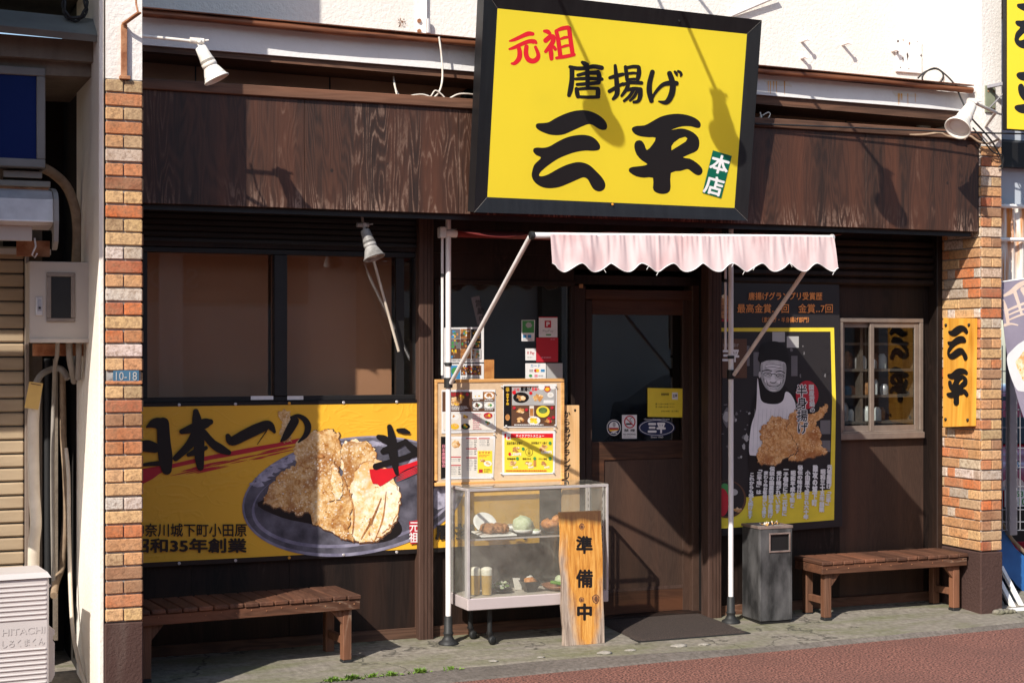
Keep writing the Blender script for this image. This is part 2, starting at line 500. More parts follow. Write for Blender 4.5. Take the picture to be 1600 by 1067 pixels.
def flag_board():
    """the standing notice board: raw timber, orange down the middle, grey and scorched at the edges"""
    m, nt, b = newmat("scorched_timber")
    tc = N(nt, "ShaderNodeTexCoord")
    sx = N(nt, "ShaderNodeSeparateXYZ")
    nt.links.new(tc.outputs["Generated"], sx.inputs[0])
    v = coords(nt, (1, 1, .05))
    g = nz(nt, v, 70, 7, .7, .4)
    wob = nz(nt, coords(nt, (1, 1, .5)), 7, 4)
    base = ramp(nt, g, [(.32, (.30, .095, .012)), (.5, (.58, .25, .04)), (.68, (.72, .40, .11))])
    grey = ramp(nt, g, [(.34, (.12, .08, .06)), (.6, (.44, .34, .27))])
    e = N(nt, "ShaderNodeMath", operation='SUBTRACT')
    nt.links.new(sx.outputs[0], e.inputs[0])
    e.inputs[1].default_value = .58
    ab = N(nt, "ShaderNodeMath", operation='ABSOLUTE')
    nt.links.new(e.outputs[0], ab.inputs[0])
    low = N(nt, "ShaderNodeMapRange")
    low.inputs["From Min"].default_value = .75
    low.inputs["From Max"].default_value = .0
    low.inputs["To Min"].default_value = -.05
    low.inputs["To Max"].default_value = .38
    nt.links.new(sx.outputs[2], low.inputs[0])
    s1 = N(nt, "ShaderNodeMath", operation='ADD')
    nt.links.new(ab.outputs[0], s1.inputs[0])
    nt.links.new(low.outputs[0], s1.inputs[1])
    s2 = N(nt, "ShaderNodeMath", operation='MULTIPLY_ADD')
    nt.links.new(wob, s2.inputs[0])
    s2.inputs[1].default_value = .7
    nt.links.new(s1.outputs[0], s2.inputs[2])
    c = mixc(nt, ramp(nt, s2.outputs[0], [(.80, (0, 0, 0)), (1.0, (1, 1, 1))]), base, grey)
    t = N(nt, "ShaderNodeMath", operation='MULTIPLY_ADD')
    nt.links.new(wob, t.inputs[0])
    t.inputs[1].default_value = .12
    nt.links.new(sx.outputs[2], t.inputs[2])
    c = mixc(nt, ramp(nt, t.outputs[0], [(.955, (0, 0, 0)), (1.035, (.9, .9, .9))]), c, (.05, .022, .012))
    nt.links.new(c, b.inputs["Base Color"])
    b.inputs["Roughness"].default_value = .6
    bump(nt, b, g, .5, .004)
    return m


M['notice_wood'] = flag_board()


def roadmat(name, stops, sc, wet=.9, patch=None, green=0.0):
    m, nt, b = newmat(name)
    v = coords(nt)
    f = nz(nt, v, sc, 3, .6)
    c = ramp(nt, f, stops)
    p = nz(nt, v, 1.7, 5, .6, .3)
    c = mixc(nt, ramp(nt, p, [(.42, (0, 0, 0)), (.68, (.5, .5, .5))]), c, patch or stops[0][1])
    if green:
        c = mixc(nt, ramp(nt, nz(nt, coords(nt, (.5, 1.6, 1)), 3.1, 6, .65), [(.44, (0, 0, 0)), (.64, (green,) * 3)]), c, (.10, .115, .03))
        vo = N(nt, "ShaderNodeTexVoronoi", Scale=.45, feature='DISTANCE_TO_EDGE')
        wv = N(nt, "ShaderNodeVectorMath", operation='ADD')
        nn = N(nt, "ShaderNodeTexNoise", Scale=4.0, Detail=5)
        nt.links.new(v, nn.inputs["Vector"])
        nt.links.new(v, wv.inputs[0])
        nt.links.new(nn.outputs["Color"], wv.inputs[1])
        nt.links.new(wv.outputs[0], vo.inputs["Vector"])
        c = mixc(nt, ramp(nt, vo.outputs["Distance"], [(.0025, (.8, .8, .8)), (.008, (0, 0, 0))]), c, (.05, .045, .038))
    nt.links.new(c, b.inputs["Base Color"])
    b.inputs["Roughness"].default_value = wet
    b.inputs["Specular IOR Level"].default_value = .2
    bump(nt, b, f, .7, .01)
    return m


M['road'] = roadmat("red_asphalt", [(.42, (.035, .024, .022)), (.50, (.21, .086, .064)), (.62, (.36, .17, .13))], 80, .9, (.13, .064, .052))
M['pavement'] = roadmat("mossy_concrete", [(.25, (.145, .125, .10)), (.75, (.30, .265, .22))], 26, .9, (.16, .14, .115), .5)
M['gutter'] = roadmat("gutter_concrete", [(.3, (.10, .085, .072)), (.75, (.20, .17, .15))], 40, .9, (.075, .065, .055))


# ------------------------------------------------------------------ mesh building
LOC = {}


class MB:
    def __init__(s, T=None):
        s.v, s.f, s.mi, s.sm, s.ti, s.mats = [], [], [], [], [], []
        s.T = T

    def m(s, mat):
        mat = M[mat] if isinstance(mat, str) else mat
        if mat not in s.mats:
            s.mats.append(mat)
        return s.mats.index(mat)

    def add(s, vs, fs, mat, smooth=False, tint=(1, 1, 1)):
        b = len(s.v)
        s.v += [(s.T @ Vector(p)) if s.T else Vector(p) for p in vs]
        k = s.m(mat)
        for f in fs:
            s.f.append([i + b for i in f])
            s.mi.append(k)
            s.sm.append(smooth)
            s.ti.append(tint)

    def box(s, x0, x1, y0, y1, z0, z1, mat, bev=0.0, tint=(1, 1, 1), seg=1):
        x0, x1 = min(x0, x1), max(x0, x1)
        y0, y1 = min(y0, y1), max(y0, y1)
        z0, z1 = min(z0, z1), max(z0, z1)
        s.obox(Matrix.Translation(((x0 + x1) / 2, (y0 + y1) / 2, (z0 + z1) / 2)),
               (x1 - x0, y1 - y0, z1 - z0), mat, bev, tint, seg)

    def obox(s, Tm, size, mat, bev=0.0, tint=(1, 1, 1), seg=1):
        a, b, c = (q / 2 for q in size)
        vs = [(-a, -b, -c), (a, -b, -c), (a, b, -c), (-a, b, -c), (-a, -b, c), (a, -b, c), (a, b, c), (-a, b, c)]
        fs = [(3, 2, 1, 0), (4, 5, 6, 7), (0, 1, 5, 4), (1, 2, 6, 5), (2, 3, 7, 6), (3, 0, 4, 7)]
        if bev:
            bm = bmesh.new()
            bv = [bm.verts.new(p) for p in vs]
            for f in fs:
                bm.faces.new([bv[i] for i in f])
            bmesh.ops.bevel(bm, geom=list(bm.edges), offset=min(bev, a * .9, b * .9, c * .9), segments=seg, affect='EDGES', profile=.5)
            bm.verts.index_update()
            vs = [v.co.copy() for v in bm.verts]
            fs = [[v.index for v in f.verts] for f in bm.faces]
            bm.free()
        s.add([Tm @ Vector(p) for p in vs], fs, mat, False, tint)

    def bar(s, p, q, w, h, mat, bev=0.0, tint=(1, 1, 1), up=(0, 0, 1)):
        p, q = Vector(p), Vector(q)
        d = q - p
        z = d.normalized()
        u = Vector(up)
        if abs(z.dot(u)) > .98:
            u = Vector((0, 1, 0))
        x = u.cross(z).normalized()
        y = z.cross(x)
        R = Matrix((x, y, z)).transposed().to_4x4()
        s.obox(Matrix.Translation((p + q) / 2) @ R, (w, h, d.length), mat, bev, tint)

    def tube(s, pts, r, mat, n=10, caps=True, tint=(1, 1, 1)):
        pts = [Vector(p) for p in pts]
        rs = r if isinstance(r, (list, tuple)) else [r] * len(pts)
        rings = []
        up = None
        for i, p in enumerate(pts):
            d = (pts[min(i + 1, len(pts) - 1)] - pts[max(i - 1, 0)]).normalized()
            if up is None:
                up = Vector((0, 0, 1)) if abs(d.z) < .9 else Vector((1, 0, 0))
            x = up.cross(d).normalized()
            y = d.cross(x)
            up = y
            rings.append([p + (x * math.cos(2 * math.pi * k / n) + y * math.sin(2 * math.pi * k / n)) * rs[i] for k in range(n)])
        vs = [q for rg in rings for q in rg]
        fs = [(i * n + k, i * n + (k + 1) % n, (i + 1) * n + (k + 1) % n, (i + 1) * n + k)
              for i in range(len(pts) - 1) for k in range(n)]
        s.add(vs, fs, mat, True, tint)
        if caps:
            s.add(rings[0], [list(range(n))[::-1]], mat, False, tint)
            s.add(rings[-1], [list(range(n))], mat, False, tint)

    def lathe(s, prof, c, mat, n=20, R=None, smooth=True, tint=(1, 1, 1), sx=1.0, sy=1.0):
        c = Vector(c)
        vs = []
        for (r, z) in prof:
            for k in range(n):
                a = 2 * math.pi * k / n
                p = Vector((r * math.cos(a) * sx, r * math.sin(a) * sy, z))
                vs.append(c + (R @ p if R else p))
        fs = [(i * n + k, i * n + (k + 1) % n, (i + 1) * n + (k + 1) % n, (i + 1) * n + k)
              for i in range(len(prof) - 1) for k in range(n)]
        s.add(vs, fs, mat, smooth, tint)
        for i, flip in ((0, True), (len(prof) - 1, False)):
            if prof[i][0] > 1e-4:
                l = vs[i * n:(i + 1) * n]
                s.add(l, [list(range(n))[::-1] if flip else list(range(n))], mat, False, tint)

    def blob(s, c, rad, mat, seed=0, amp=.25, fr=2.0, sub=2, tint=(1, 1, 1)):
        bm = bmesh.new()
        bmesh.ops.create_icosphere(bm, subdivisions=sub, radius=1)
        o = Vector((seed * 7.3, seed * 3.1, seed * 1.7))
        vs = []
        for v in bm.verts:
            k = 1 + amp * noise.noise(v.co * fr + o) + amp * .4 * noise.noise(v.co * fr * 3 + o)
            vs.append(Vector(c) + Vector((v.co.x * rad[0], v.co.y * rad[1], v.co.z * rad[2])) * k)
        bm.verts.index_update()
        fs = [[v.index for v in f.verts] for f in bm.faces]
        bm.free()
        s.add(vs, fs, mat, True, tint)

    def poly(s, loops, mat, tint=(1, 1, 1)):
        """flat polygon with holes; loops of 3D points"""
        loops = [[Vector(p) for p in l] for l in loops]
        tri = tessellate_polygon(loops)
        s.add([p for l in loops for p in l], [t for t in tri], mat, False, tint)

    def slab(s, loop, depth, mat, back=True, tint=(1, 1, 1)):
        """flat outline given a real thickness along depth"""
        n = len(loop)
        a = [Vector(p) for p in loop]
        b = [p + Vector(depth) for p in a]
        s.poly([a], mat, tint)
        if back:
            s.poly([b], mat, tint)
        s.add(a + b, [(i, (i + 1) % n, n + (i + 1) % n, n + i) for i in range(n)], mat, False, tint)

    def build(s, name, parent=None, label=None, cat=None, group=None, kind=None, origin=None):
        me = bpy.data.meshes.new(name)
        if parent is not None:
            o0 = LOC[parent.name]
        elif origin is not None:
            o0 = Vector(origin)
        else:
            lo = Vector([min(p[i] for p in s.v) for i in range(3)])
            hi = Vector([max(p[i] for p in s.v) for i in range(3)])
            o0 = Vector(((lo.x + hi.x) / 2, (lo.y + hi.y) / 2, lo.z))
        me.from_pydata([p - o0 for p in s.v], [], s.f)
        for m in s.mats:
            me.materials.append(m)
        me.polygons.foreach_set("material_index", s.mi)
        me.polygons.foreach_set("use_smooth", s.sm)
        ca = me.color_attributes.new("tint", 'FLOAT_COLOR', 'CORNER')
        buf = []
        for p, t in zip(me.polygons, s.ti):
            buf += [t[0], t[1], t[2], 1.0] * p.loop_total
        ca.data.foreach_set("color", buf)
        me.update()
        o = bpy.data.objects.new(name, me)
        COL.objects.link(o)
        if parent is not None:
            o.parent = parent
        else:
            o.location = o0
        LOC[o.name] = o0
        tag(o, label, cat, group, kind)
        return o


def tag(o, label=None, cat=None, group=None, kind=None):
    for k, v in (('label', label), ('category', cat), ('group', group), ('kind', kind)):
        if v:
            o[k] = v


def thing(name, label, cat, loc, group=None):
    o = bpy.data.objects.new(name, None)
    o.empty_display_size = .1
    COL.objects.link(o)
    o.location = loc
    LOC[o.name] = Vector(loc)
    tag(o, label, cat, group)
    return o


def copy_tree(o, loc, parent=None):
    c = o.copy()
    COL.objects.link(c)
    if parent is not None:
        c.parent = parent
    else:
        c.location = loc
    for ch in list(o.children):
        copy_tree(ch, None, c)
    return c


TXT = {}


def glyphs(body, bold=0.0):
    key = (body, round(bold, 3))
    if key not in TXT and bold:
        vs, fs = glyphs(body)
        V, F = [], []
        k = 5 if bold < .04 else 8
        for i in range(k):
            a = 6.2832 * i / k
            n = len(V)
            V += [(x + bold * math.cos(a), y + bold * math.sin(a), i) for x, y, *_ in vs]
            F += [[j + n for j in f] for f in fs]
        TXT[key] = (V, F)
    if key not in TXT:
        cu = bpy.data.curves.new("lettering", 'FONT')
        cu.body = body
        cu.offset = bold
        cu.resolution_u = 3
        o = bpy.data.objects.new("lettering", cu)
        COL.objects.link(o)
        dg = bpy.context.evaluated_depsgraph_get()
        ev = o.evaluated_get(dg)
        me = ev.to_mesh()
        TXT[key] = ([(v.co.x, v.co.y, 0) for v in me.vertices], [list(p.vertices) for p in me.polygons])
        ev.to_mesh_clear()
        bpy.data.objects.remove(o)
        bpy.data.curves.remove(cu)
    return TXT[key]


def smoothline(pts, seg=6):
    out = []
    n = len(pts)
    for i in range(n - 1):
        p0, p1, p2, p3 = pts[max(i - 1, 0)], pts[i], pts[i + 1], pts[min(i + 2, n - 1)]
        for k in range(seg):
            t = k / seg
            out.append(tuple(.5 * ((2 * b) + (-a + c) * t + (2 * a - 5 * b + 4 * c - d) * t * t + (-a + 3 * b - 3 * c + d) * t ** 3)
                             for a, b, c, d in zip(p0, p1, p2, p3)))
    out.append(tuple(pts[-1]))
    return out


def smoothloop(pts, seg=4):
    out = []
    n = len(pts)
    for i in range(n):
        p0, p1, p2, p3 = pts[i - 1], pts[i], pts[(i + 1) % n], pts[(i + 2) % n]
        for k in range(seg):
            t = k / seg
            out.append(tuple(.5 * ((2 * b) + (-a + c) * t + (2 * a - 5 * b + 4 * c - d) * t * t + (-a + 3 * b - 3 * c + d) * t ** 3)
                             for a, b, c, d in zip(p0, p1, p2, p3)))
    return out


class Print:
    """ink on a surface; every layer lies a hair above the one before"""
    def __init__(s, mb, pm, start=.0006, step=.00006, tr=None):
        s.mb, s.pm, s.o, s.step, s.tr = mb, pm, start, step, tr

    def q(s, p, k=0):
        x, y = p[0], p[1]
        if s.tr:
            x, y = s.tr(x, y)
        return s.pm(x, y, s.o + k * s.step * .3)

    def up(s):
        s.o += s.step

    def poly(s, pts, mat, holes=(), smooth=0):
        f = (lambda l: smoothloop(l, smooth)) if smooth else (lambda l: l)
        s.mb.poly([[s.q(p) for p in f(pts)]] + [[s.q(p) for p in f(h)] for h in holes], mat)
        s.up()

    def rect(s, x0, y0, x1, y1, mat):
        s.mb.add([s.q((x0, y0)), s.q((x1, y0)), s.q((x1, y1)), s.q((x0, y1))], [(0, 1, 2, 3)], mat)
        s.up()

    def grid(s, x0, y0, x1, y1, mat):
        s.rect(x0, y0, x1, y1, mat)

    def disc(s, cx, cy, rx, ry, mat, n=28, a=0.0):
        ca, sa = math.cos(a), math.sin(a)
        s.mb.add([s.q((cx + rx * math.cos(2 * math.pi * k / n) * ca - ry * math.sin(2 * math.pi * k / n) * sa,
                       cy + rx * math.cos(2 * math.pi * k / n) * sa + ry * math.sin(2 * math.pi * k / n) * ca)) for k in range(n)],
                 [list(range(n))], mat)
        s.up()

    def text(s, body, x0, y0, x1, y1, mat, bold=0.0, slant=0.0):
        vs, fs = glyphs(body, bold)
        if not vs:
            return
        ax, bx = min(v[0] for v in vs), max(v[0] for v in vs)
        ay, by = min(v[1] for v in vs), max(v[1] for v in vs)
        P = []
        for (a, b, k) in vs:
            u = (a - ax) / (bx - ax + 1e-9)
            w = (b - ay) / (by - ay + 1e-9)
            P.append(s.q((x0 + (x1 - x0) * u + slant * w, y1 + (y0 - y1) * w), k))
        s.mb.add(P, fs, mat)
        s.up()

    def vtext(s, body, cx, y0, y1, w, mat, bold=0.0, dx=0.0):
        n = len(body)
        h = (y1 - y0) / n
        for i, ch in enumerate(body):
            vs, fs = glyphs(ch, bold)
            P = []
            c = cx + dx * (i + .5)
            for (a, b, k) in vs:
                u, t = a - .5, (b - .38)
                if ch in 'ー（）「」…':
                    u, t = t, -u
                P.append(s.q((c + u * w, y0 + h * (i + .5) - t * h), k))
            if fs:
                s.mb.add(P, fs, mat)
        s.up()

    def stroke(s, pts, mat, seg=6):
        """one brush stroke: (x, y, width) knots, rounded ends"""
        L = smoothline(pts, seg)
        A, B = [], []
        for i, (x, y, w) in enumerate(L):
            x2, y2, _ = L[min(i + 1, len(L) - 1)]
            x1, y1, _ = L[max(i - 1, 0)]
            dx, dy = x2 - x1, y2 - y1
            l = math.hypot(dx, dy) + 1e-9
            A.append((x - dy / l * w / 2, y + dx / l * w / 2))
            B.append((x + dy / l * w / 2, y - dx / l * w / 2))
        n = len(L)
        s.mb.add([s.q(p) for p in A + B], [(i, i + 1, n + i + 1, n + i) for i in range(n - 1)], mat)
        for e, i, j in ((0, 0, 1), (n - 1, n - 1, n - 2)):
            x, y, w = L[i]
            dx, dy = x - L[j][0], y - L[j][1]
            a0 = math.atan2(dy, dx)
            fan = [(x + w / 2 * math.cos(a0 + math.pi * (k / 8 - .5)), y + w / 2 * math.sin(a0 + math.pi * (k / 8 - .5))) for k in range(9)]
            s.mb.add([s.q(p) for p in fan], [list(range(9))], mat)
        s.up()

    def line(s, x0, y0, x1, y1, w, mat):
        l = math.hypot(x1 - x0, y1 - y0) + 1e-9
        a, b = -(y1 - y0) / l * w / 2, (x1 - x0) / l * w / 2
        s.poly([(x0 + a, y0 + b), (x1 + a, y1 + b), (x1 - a, y1 - b), (x0 - a, y0 - b)], mat)

    def lump(s, cx, cy, rx, ry, mat, seed=0, n=14, amp=.3):
        rr = random.Random(seed)
        s.poly([(cx + rx * (1 - amp * rr.random()) * math.cos(2 * math.pi * k / n),
                 cy + ry * (1 - amp * rr.random()) * math.sin(2 * math.pi * k / n)) for k in range(n)], mat)

    def lines(s, x0, y0, x1, y1, n, mat, seed=0, h=.5, gaps=True):
        """rows of small illegible writing"""
        rr = random.Random(seed)
        dy = (y1 - y0) / n
        vs, fs = [], []
        for i in range(n):
            x = x0
            end = x1 - (x1 - x0) * rr.random() * .35
            while x < end:
                w = min(end - x, rr.uniform(1.2, 3.2))
                b = len(vs)
                ya, yb = y0 + dy * (i + .5 - h / 2), y0 + dy * (i + .5 + h / 2)
                vs += [s.q((x, ya)), s.q((x + w, ya)), s.q((x + w, yb)), s.q((x, yb))]
                fs.append((b, b + 1, b + 2, b + 3))
                x += w + rr.uniform(.4, .9)
        s.mb.add(vs, fs, mat)
        s.up()


def tr(ox, oy, sc):
    return lambda x, y: (ox + x / sc, oy + y / sc)
# ------------------------------------------------------------------ ground
rng = random.Random(7)
XL, XR = 1.36, 6.955
WY = 0.50


def fb(mb, px0, py0, px1, py1, Y0, Y1, mat, bev=0.0, tint=(1, 1, 1)):
    """box whose front face (at Y0) was measured as a pixel rectangle"""
    c = (px0 + px1) / 2
    mb.box(X(px0, Y0), X(px1, Y0), Y0, Y1, Z(py1, c, Y0), Z(py0, c, Y0), mat, bev, tint)


b = MB()
b.add([(-60, -60, -.05), (60, -60, -.05), (60, -.62, -.05), (-60, -.62, -.05)], [(0, 1, 2, 3)], 'road')
nx = 80
# the road edge runs a little askew to the shop front
ex = [(-60 + 120 * i / nx) for i in range(nx + 1)]
eY = lambda x: -.66 + .045 * max(-4, min(12, x)) + .012 * noise.noise(Vector((x * 2, 0, 0)))
b2 = MB()
vs, fs = [], []
fine = [-60, -20, -8] + [-4 + .04 * i for i in range(450)] + [16, 25, 60]
for x in fine:
    vs += [(x, -60, -.034), (x, eY(x) - .02, -.034)]
for i in range(len(fine) - 1):
    fs.append((2 * i, 2 * i + 2, 2 * i + 3, 2 * i + 1))
b2.add(vs, fs, 'road')
b2.build("road", kind='structure')
GW = lambda x: .205 if x < 3.9 else max(.03, .205 - .16 * (x - 3.9))
b3 = MB()
vs, fs = [], []
for x in fine:
    w = GW(x) + .02 * noise.noise(Vector((x * 3, 5, 0)))
    vs += [(x, eY(x) - .03, -.042), (x, eY(x), -.026), (x, eY(x) + w, -.012), (x, eY(x) + w + .02, -.06)]
for i in range(len(fine) - 1):
    for k in range(3):
        fs.append((4 * i + k, 4 * i + 4 + k, 4 * i + 5 + k, 4 * i + 1 + k))
b3.add(vs, fs, 'gutter')
b3.build("gutter", kind='structure')
b4 = MB()
vs, fs = [], []
for x in fine:
    w = eY(x) + GW(x) + .02 * noise.noise(Vector((x * 3, 5, 0))) + .014 + .022 * noise.noise(Vector((x * 7, 9, 0))) + .014 * noise.noise(Vector((x * 23, 2, 0)))
    vs += [(x, w, -.05), (x, w + .004, gz(w) - .004), (x, w + .02, gz(w)), (x, .9, gz(.9)), (x, 9, gz(.9))]
for i in range(len(fine) - 1):
    for k in range(4):
        fs.append((5 * i + k, 5 * i + 5 + k, 5 * i + 6 + k, 5 * i + 1 + k))
b4.add(vs, fs, 'pavement')
b4.build("pavement", kind='structure')

# ------------------------------------------------------------------ the shop
shop = thing("shop_building", "brown timber restaurant front with white stucco above and brick pillars at both ends", "building", (4.1, .5, .02))

PAL = {'t': (.44, .29, .16), 'o': (.50, .185, .075), 'l': (.62, .38, .18), 's': (.54, .27, .12), 'g': (.47, .39, .32),
       'r': (.36, .10, .045), 'd': (.30, .105, .055), 'p': (.62, .48, .36), 'x': (.56, .15, .045), 'b': (.32, .16, .085),
       'w': (.60, .52, .45)}


def jit(c):
    k = rng.uniform(.88, 1.1)
    return tuple(min(.75, q * k * rng.uniform(.96, 1.04)) for q in c)


def tile(mb, o, ex_, n, a0, a1, z0, z1, t):
    """a facing tile on a wall: o origin, ex_ along the wall, n outward"""
    A, Nn = Vector(ex_), Vector(n)
    c = Vector(o) + A * ((a0 + a1) / 2) + Vector((0, 0, (z0 + z1) / 2 + rng.uniform(-.0012, .0012))) + Nn * (.004 + rng.uniform(-.0016, .0016))
    R = Matrix((A, Nn, Vector((0, 0, 1)))).transposed().to_4x4() @ Matrix.Rotation(rng.uniform(-.006, .006), 4, 'Y')
    mb.obox(Matrix.Translation(c) @ R, (a1 - a0, .016, z1 - z0), 'brick', .004, t)


rows = ("tt o lt o st g oo d ll x tl l wg r ss w rx l xo w ls P lt r bb o oo s ll l ww l xx s ts b bb o ll").split()
ptop, pbot = 3.085, .412
ch = (ptop - pbot) / len(rows)
pl = MB()
pl.box(1.186, 1.352, -.572, .6, pbot, ptop, 'mortar')
for i, rw in enumerate(rows):
    z1 = ptop - i * ch - .0045
    z0 = ptop - (i + 1) * ch + .0045
    if rw == 'P':
        tile(pl, (1.18, -.572, 0), (1, 0, 0), (0, -1, 0), 0, .178, z0, z0 + .018, PAL['o'])
    elif len(rw) == 2:
        tile(pl, (1.18, -.572, 0), (1, 0, 0), (0, -1, 0), .0, .0855, z0, z1, jit(PAL[rw[0]]))
        tile(pl, (1.18, -.572, 0), (1, 0, 0), (0, -1, 0), .0905, .178, z0, z1, jit(PAL[rw[1]]))
    else:
        tile(pl, (1.18, -.572, 0), (1, 0, 0), (0, -1, 0), 0, .178, z0, z1, jit(PAL[rw]))
    # return face towards the shop
    for k in range(4):
        a = k * .19 - (.095 if i % 2 else 0)
        if a + .18 > .02:
            tile(pl, (1.352, -.572, 0), (0, 1, 0), (1, 0, 0), max(.006, a), min(.70, a + .18), z0, z1, jit(PAL[rng.choice('tolsrb')]))
P1 = pl.build("brick_pillar", shop, label="left brick pillar with blue number plate, its side plastered white")
q = MB()
q.box(1.176, 1.362, -.584, .55, -.06, pbot - .004, 'base_brown', .006)
q.build("painted_base", P1)
q = MB()
q.box(1.182, 1.358, -.574, .47, ptop + .001, 6.6, 'pillar_white')
q.build("plaster_column", P1)
q = MB()
q.box(1.150, 1.1745, -.566, .26, -.06, 6.6, 'side_plaster', .004)
q.build("side_plaster", P1)
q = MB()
q.box(1.158, 1.1745, .262, .95, -.06, 6.6, 'inside')  # the gap's shade is put into this wall's near-black colour
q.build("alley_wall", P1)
# blue house-number plate
q = MB()
pm = PM((0, -.582, 0), (0, -1, 0))
q.slab([pm(177, 579), pm(217, 577), pm(217, 596), pm(177, 598)], (0, .01, 0), 'plate_blue')
p = Print(q, PM((0, -.584, 0), (0, -1, 0)))
p.text("10-18", 181, 581, 214, 594, M['pgrey'], .0)
p.text("小田原", 167, 584, 175, 592, M['pgrey'], 0)
np_ = q.build("number_plate", None, "small blue enamel number plate reading 10-18 set into the left brick pillar", "number plate")

rowsR = 40
pr = MB()
pr.box(6.962, 7.118, .006, .9, pbot, 3.10, 'mortar')
chR = (3.10 - pbot) / 40
rr = random.Random(21)
for i in range(40):
    z1 = 3.10 - i * chR - .004
    z0 = 3.10 - (i + 1) * chR + .004
    ks = 'oosslltrpgbxl'
    if i % 2:
        tile(pr, (6.957, .006, 0), (1, 0, 0), (0, -1, 0), 0, .079, z0, z1, jit(PAL[rr.choice(ks)]))
        tile(pr, (6.957, .006, 0), (1, 0, 0), (0, -1, 0), .084, .163, z0, z1, jit(PAL[rr.choice(ks)]))
    else:
        tile(pr, (6.957, .006, 0), (1, 0, 0), (0, -1, 0), 0, .163, z0, z1, jit(PAL[rr.choice(ks)]))
    a = .012
    first = [.06, .175, .12, .21][i % 4]
    ln = [first, .19, .075, .19, .19]
    for L in ln:
        if a < .50:
            tile(pr, (6.962, 0, 0), (0, 1, 0), (-1, 0, 0), a, min(.52, a + L), z0, z1, jit(PAL[rr.choice('llsstpgwxoo')]))
        a += L + .006
P2 = pr.build("brick_pillar", shop, label="right brick pillar with running bond on its inner face")
q = MB()
q.box(6.945, 7.128, -.008, .9, -.06, pbot - .006, 'base_brown', .008)
q.build("painted_base", P2)
q = MB()
q.box(6.957, 7.120, -.002, .6, 3.102, 6.6, 'pillar_white')
q.build("plaster_column", P2)

# white stucco wall above
q = MB()
q.box(XL - .01, XR + .01, .48, .62, 3.42, 6.6, 'white_wall')
q.build("upper_wall", shop)

# eave band with its copper gutter
q = MB()


def beam(mb, pl_, plt, plb, pr_, prt, prb, Y0, Y1, mat):
    a, b_, c, d = at(pl_, plt, Y0), at(pr_, prt, Y0), at(pr_, prb, Y0), at(pl_, plb, Y0)
    e = Vector((0, Y1 - Y0, 0))
    vs = [a, b_, c, d, a + e, b_ + e, c + e, d + e]
    mb.add(vs, [(0, 1, 2, 3), (7, 6, 5, 4), (0, 4, 5, 1), (1, 5, 6, 2), (2, 6, 7, 3), (3, 7, 4, 0)], mat)


beam(q, 222, 26, 70, 1517, 147, 175, .13, .50, 'eave_white')
EV = q.build("eave_band", shop)
q = MB()
g0, g1 = at(221, 21, .06), at(1518, 141, .06)
q.tube([g0 + (g1 - g0) * (k / 14) + Vector((0, .006 * math.sin(k * 2.1), .004 * math.sin(k * 1.7))) for k in range(15)], .021, 'copper', 12)
u = Vector((0, 0, .024))
q.add([g0 + u + Vector((0, -.028, 0)), g1 + u + Vector((0, -.028, 0)), g1 + u + Vector((0, .42, .03)), g0 + u + Vector((0, .42, .03))],
      [(0, 1, 2, 3)], 'copper')
q.add([g0 + u + Vector((0, -.028, .006)), g1 + u + Vector((0, -.028, .006)), g1 + u + Vector((0, -.028, 0)), g0 + u + Vector((0, -.028, 0))],
      [(0, 1, 2, 3)], 'copper')
q.build("copper_gutter", EV)
q = MB()
beam(q, 222, 70.3, 80, 1512, 175.3, 191, .15, .50, 'trim')
q.build("soffit_trim", EV)

# dark recess between eave and fascia
q = MB()
q.box(XL, XR, .482, .50, 2.5, 3.44, 'soffit')
for px in (305, 515, 625, 640 + 200, 1322):
    q.box(X(px, .47), X(px, .47) + .008, .478, .482, 3.1, 3.44, 'black')
fb(q, 517, 80, 735, 152, .470, .4815, 'soffit')
q.build("recess_panel", shop)
q = MB()
q.box(XL, XR - .02, .045, .478, 3.11, 3.128, 'dark_wood')
q.build("recess_ledge", shop)

# fascia of weathered plywood sheets
q = MB()
xs = [XL]
xx = X(717, 0)
seams = sorted([xx, xx - .91, xx + .93, xx + 1.86, xx + 2.79, xx + 3.70])
seams = [s for s in seams if XL + .1 < s < 6.8]
eds = [XL] + seams + [6.938]
for i in range(len(eds) - 1):
    q.box(eds[i] + .001, eds[i + 1] - .001, rng.uniform(0, .002), .035, 2.531, 3.134, 'fascia', .002)
q.box(6.905, 6.940, .036, .33, 2.535, 3.13, 'fascia')
FA = q.build("fascia_board", shop)
q = MB()
q.box(XL, 6.95, -.022, .06, 3.1345, 3.192, 'trim', .004)
q.build("fascia_trim", FA)
q = MB()
q.box(XL, 6.9, .036, .055, 2.50, 2.5305, 'black')
q.box(XL, XR - .03, .056, .478, 2.585, 2.60, 'black')
q.build("soffit_ceiling", FA)

# lintel wall
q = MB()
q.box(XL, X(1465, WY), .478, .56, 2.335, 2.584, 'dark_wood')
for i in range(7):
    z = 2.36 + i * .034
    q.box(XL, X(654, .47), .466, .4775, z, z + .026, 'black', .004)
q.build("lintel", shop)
q = MB()
Lx0, Lx1 = X(1129, .45), X(1464, .45)
for i in range(6):
    z0 = Z(446, 1380, .45) + i * .052
    q.box(Lx0, Lx1, .436, .4775, z0, z0 + .047, 'dark_wood', .012)
q.build("shutter_box", shop)
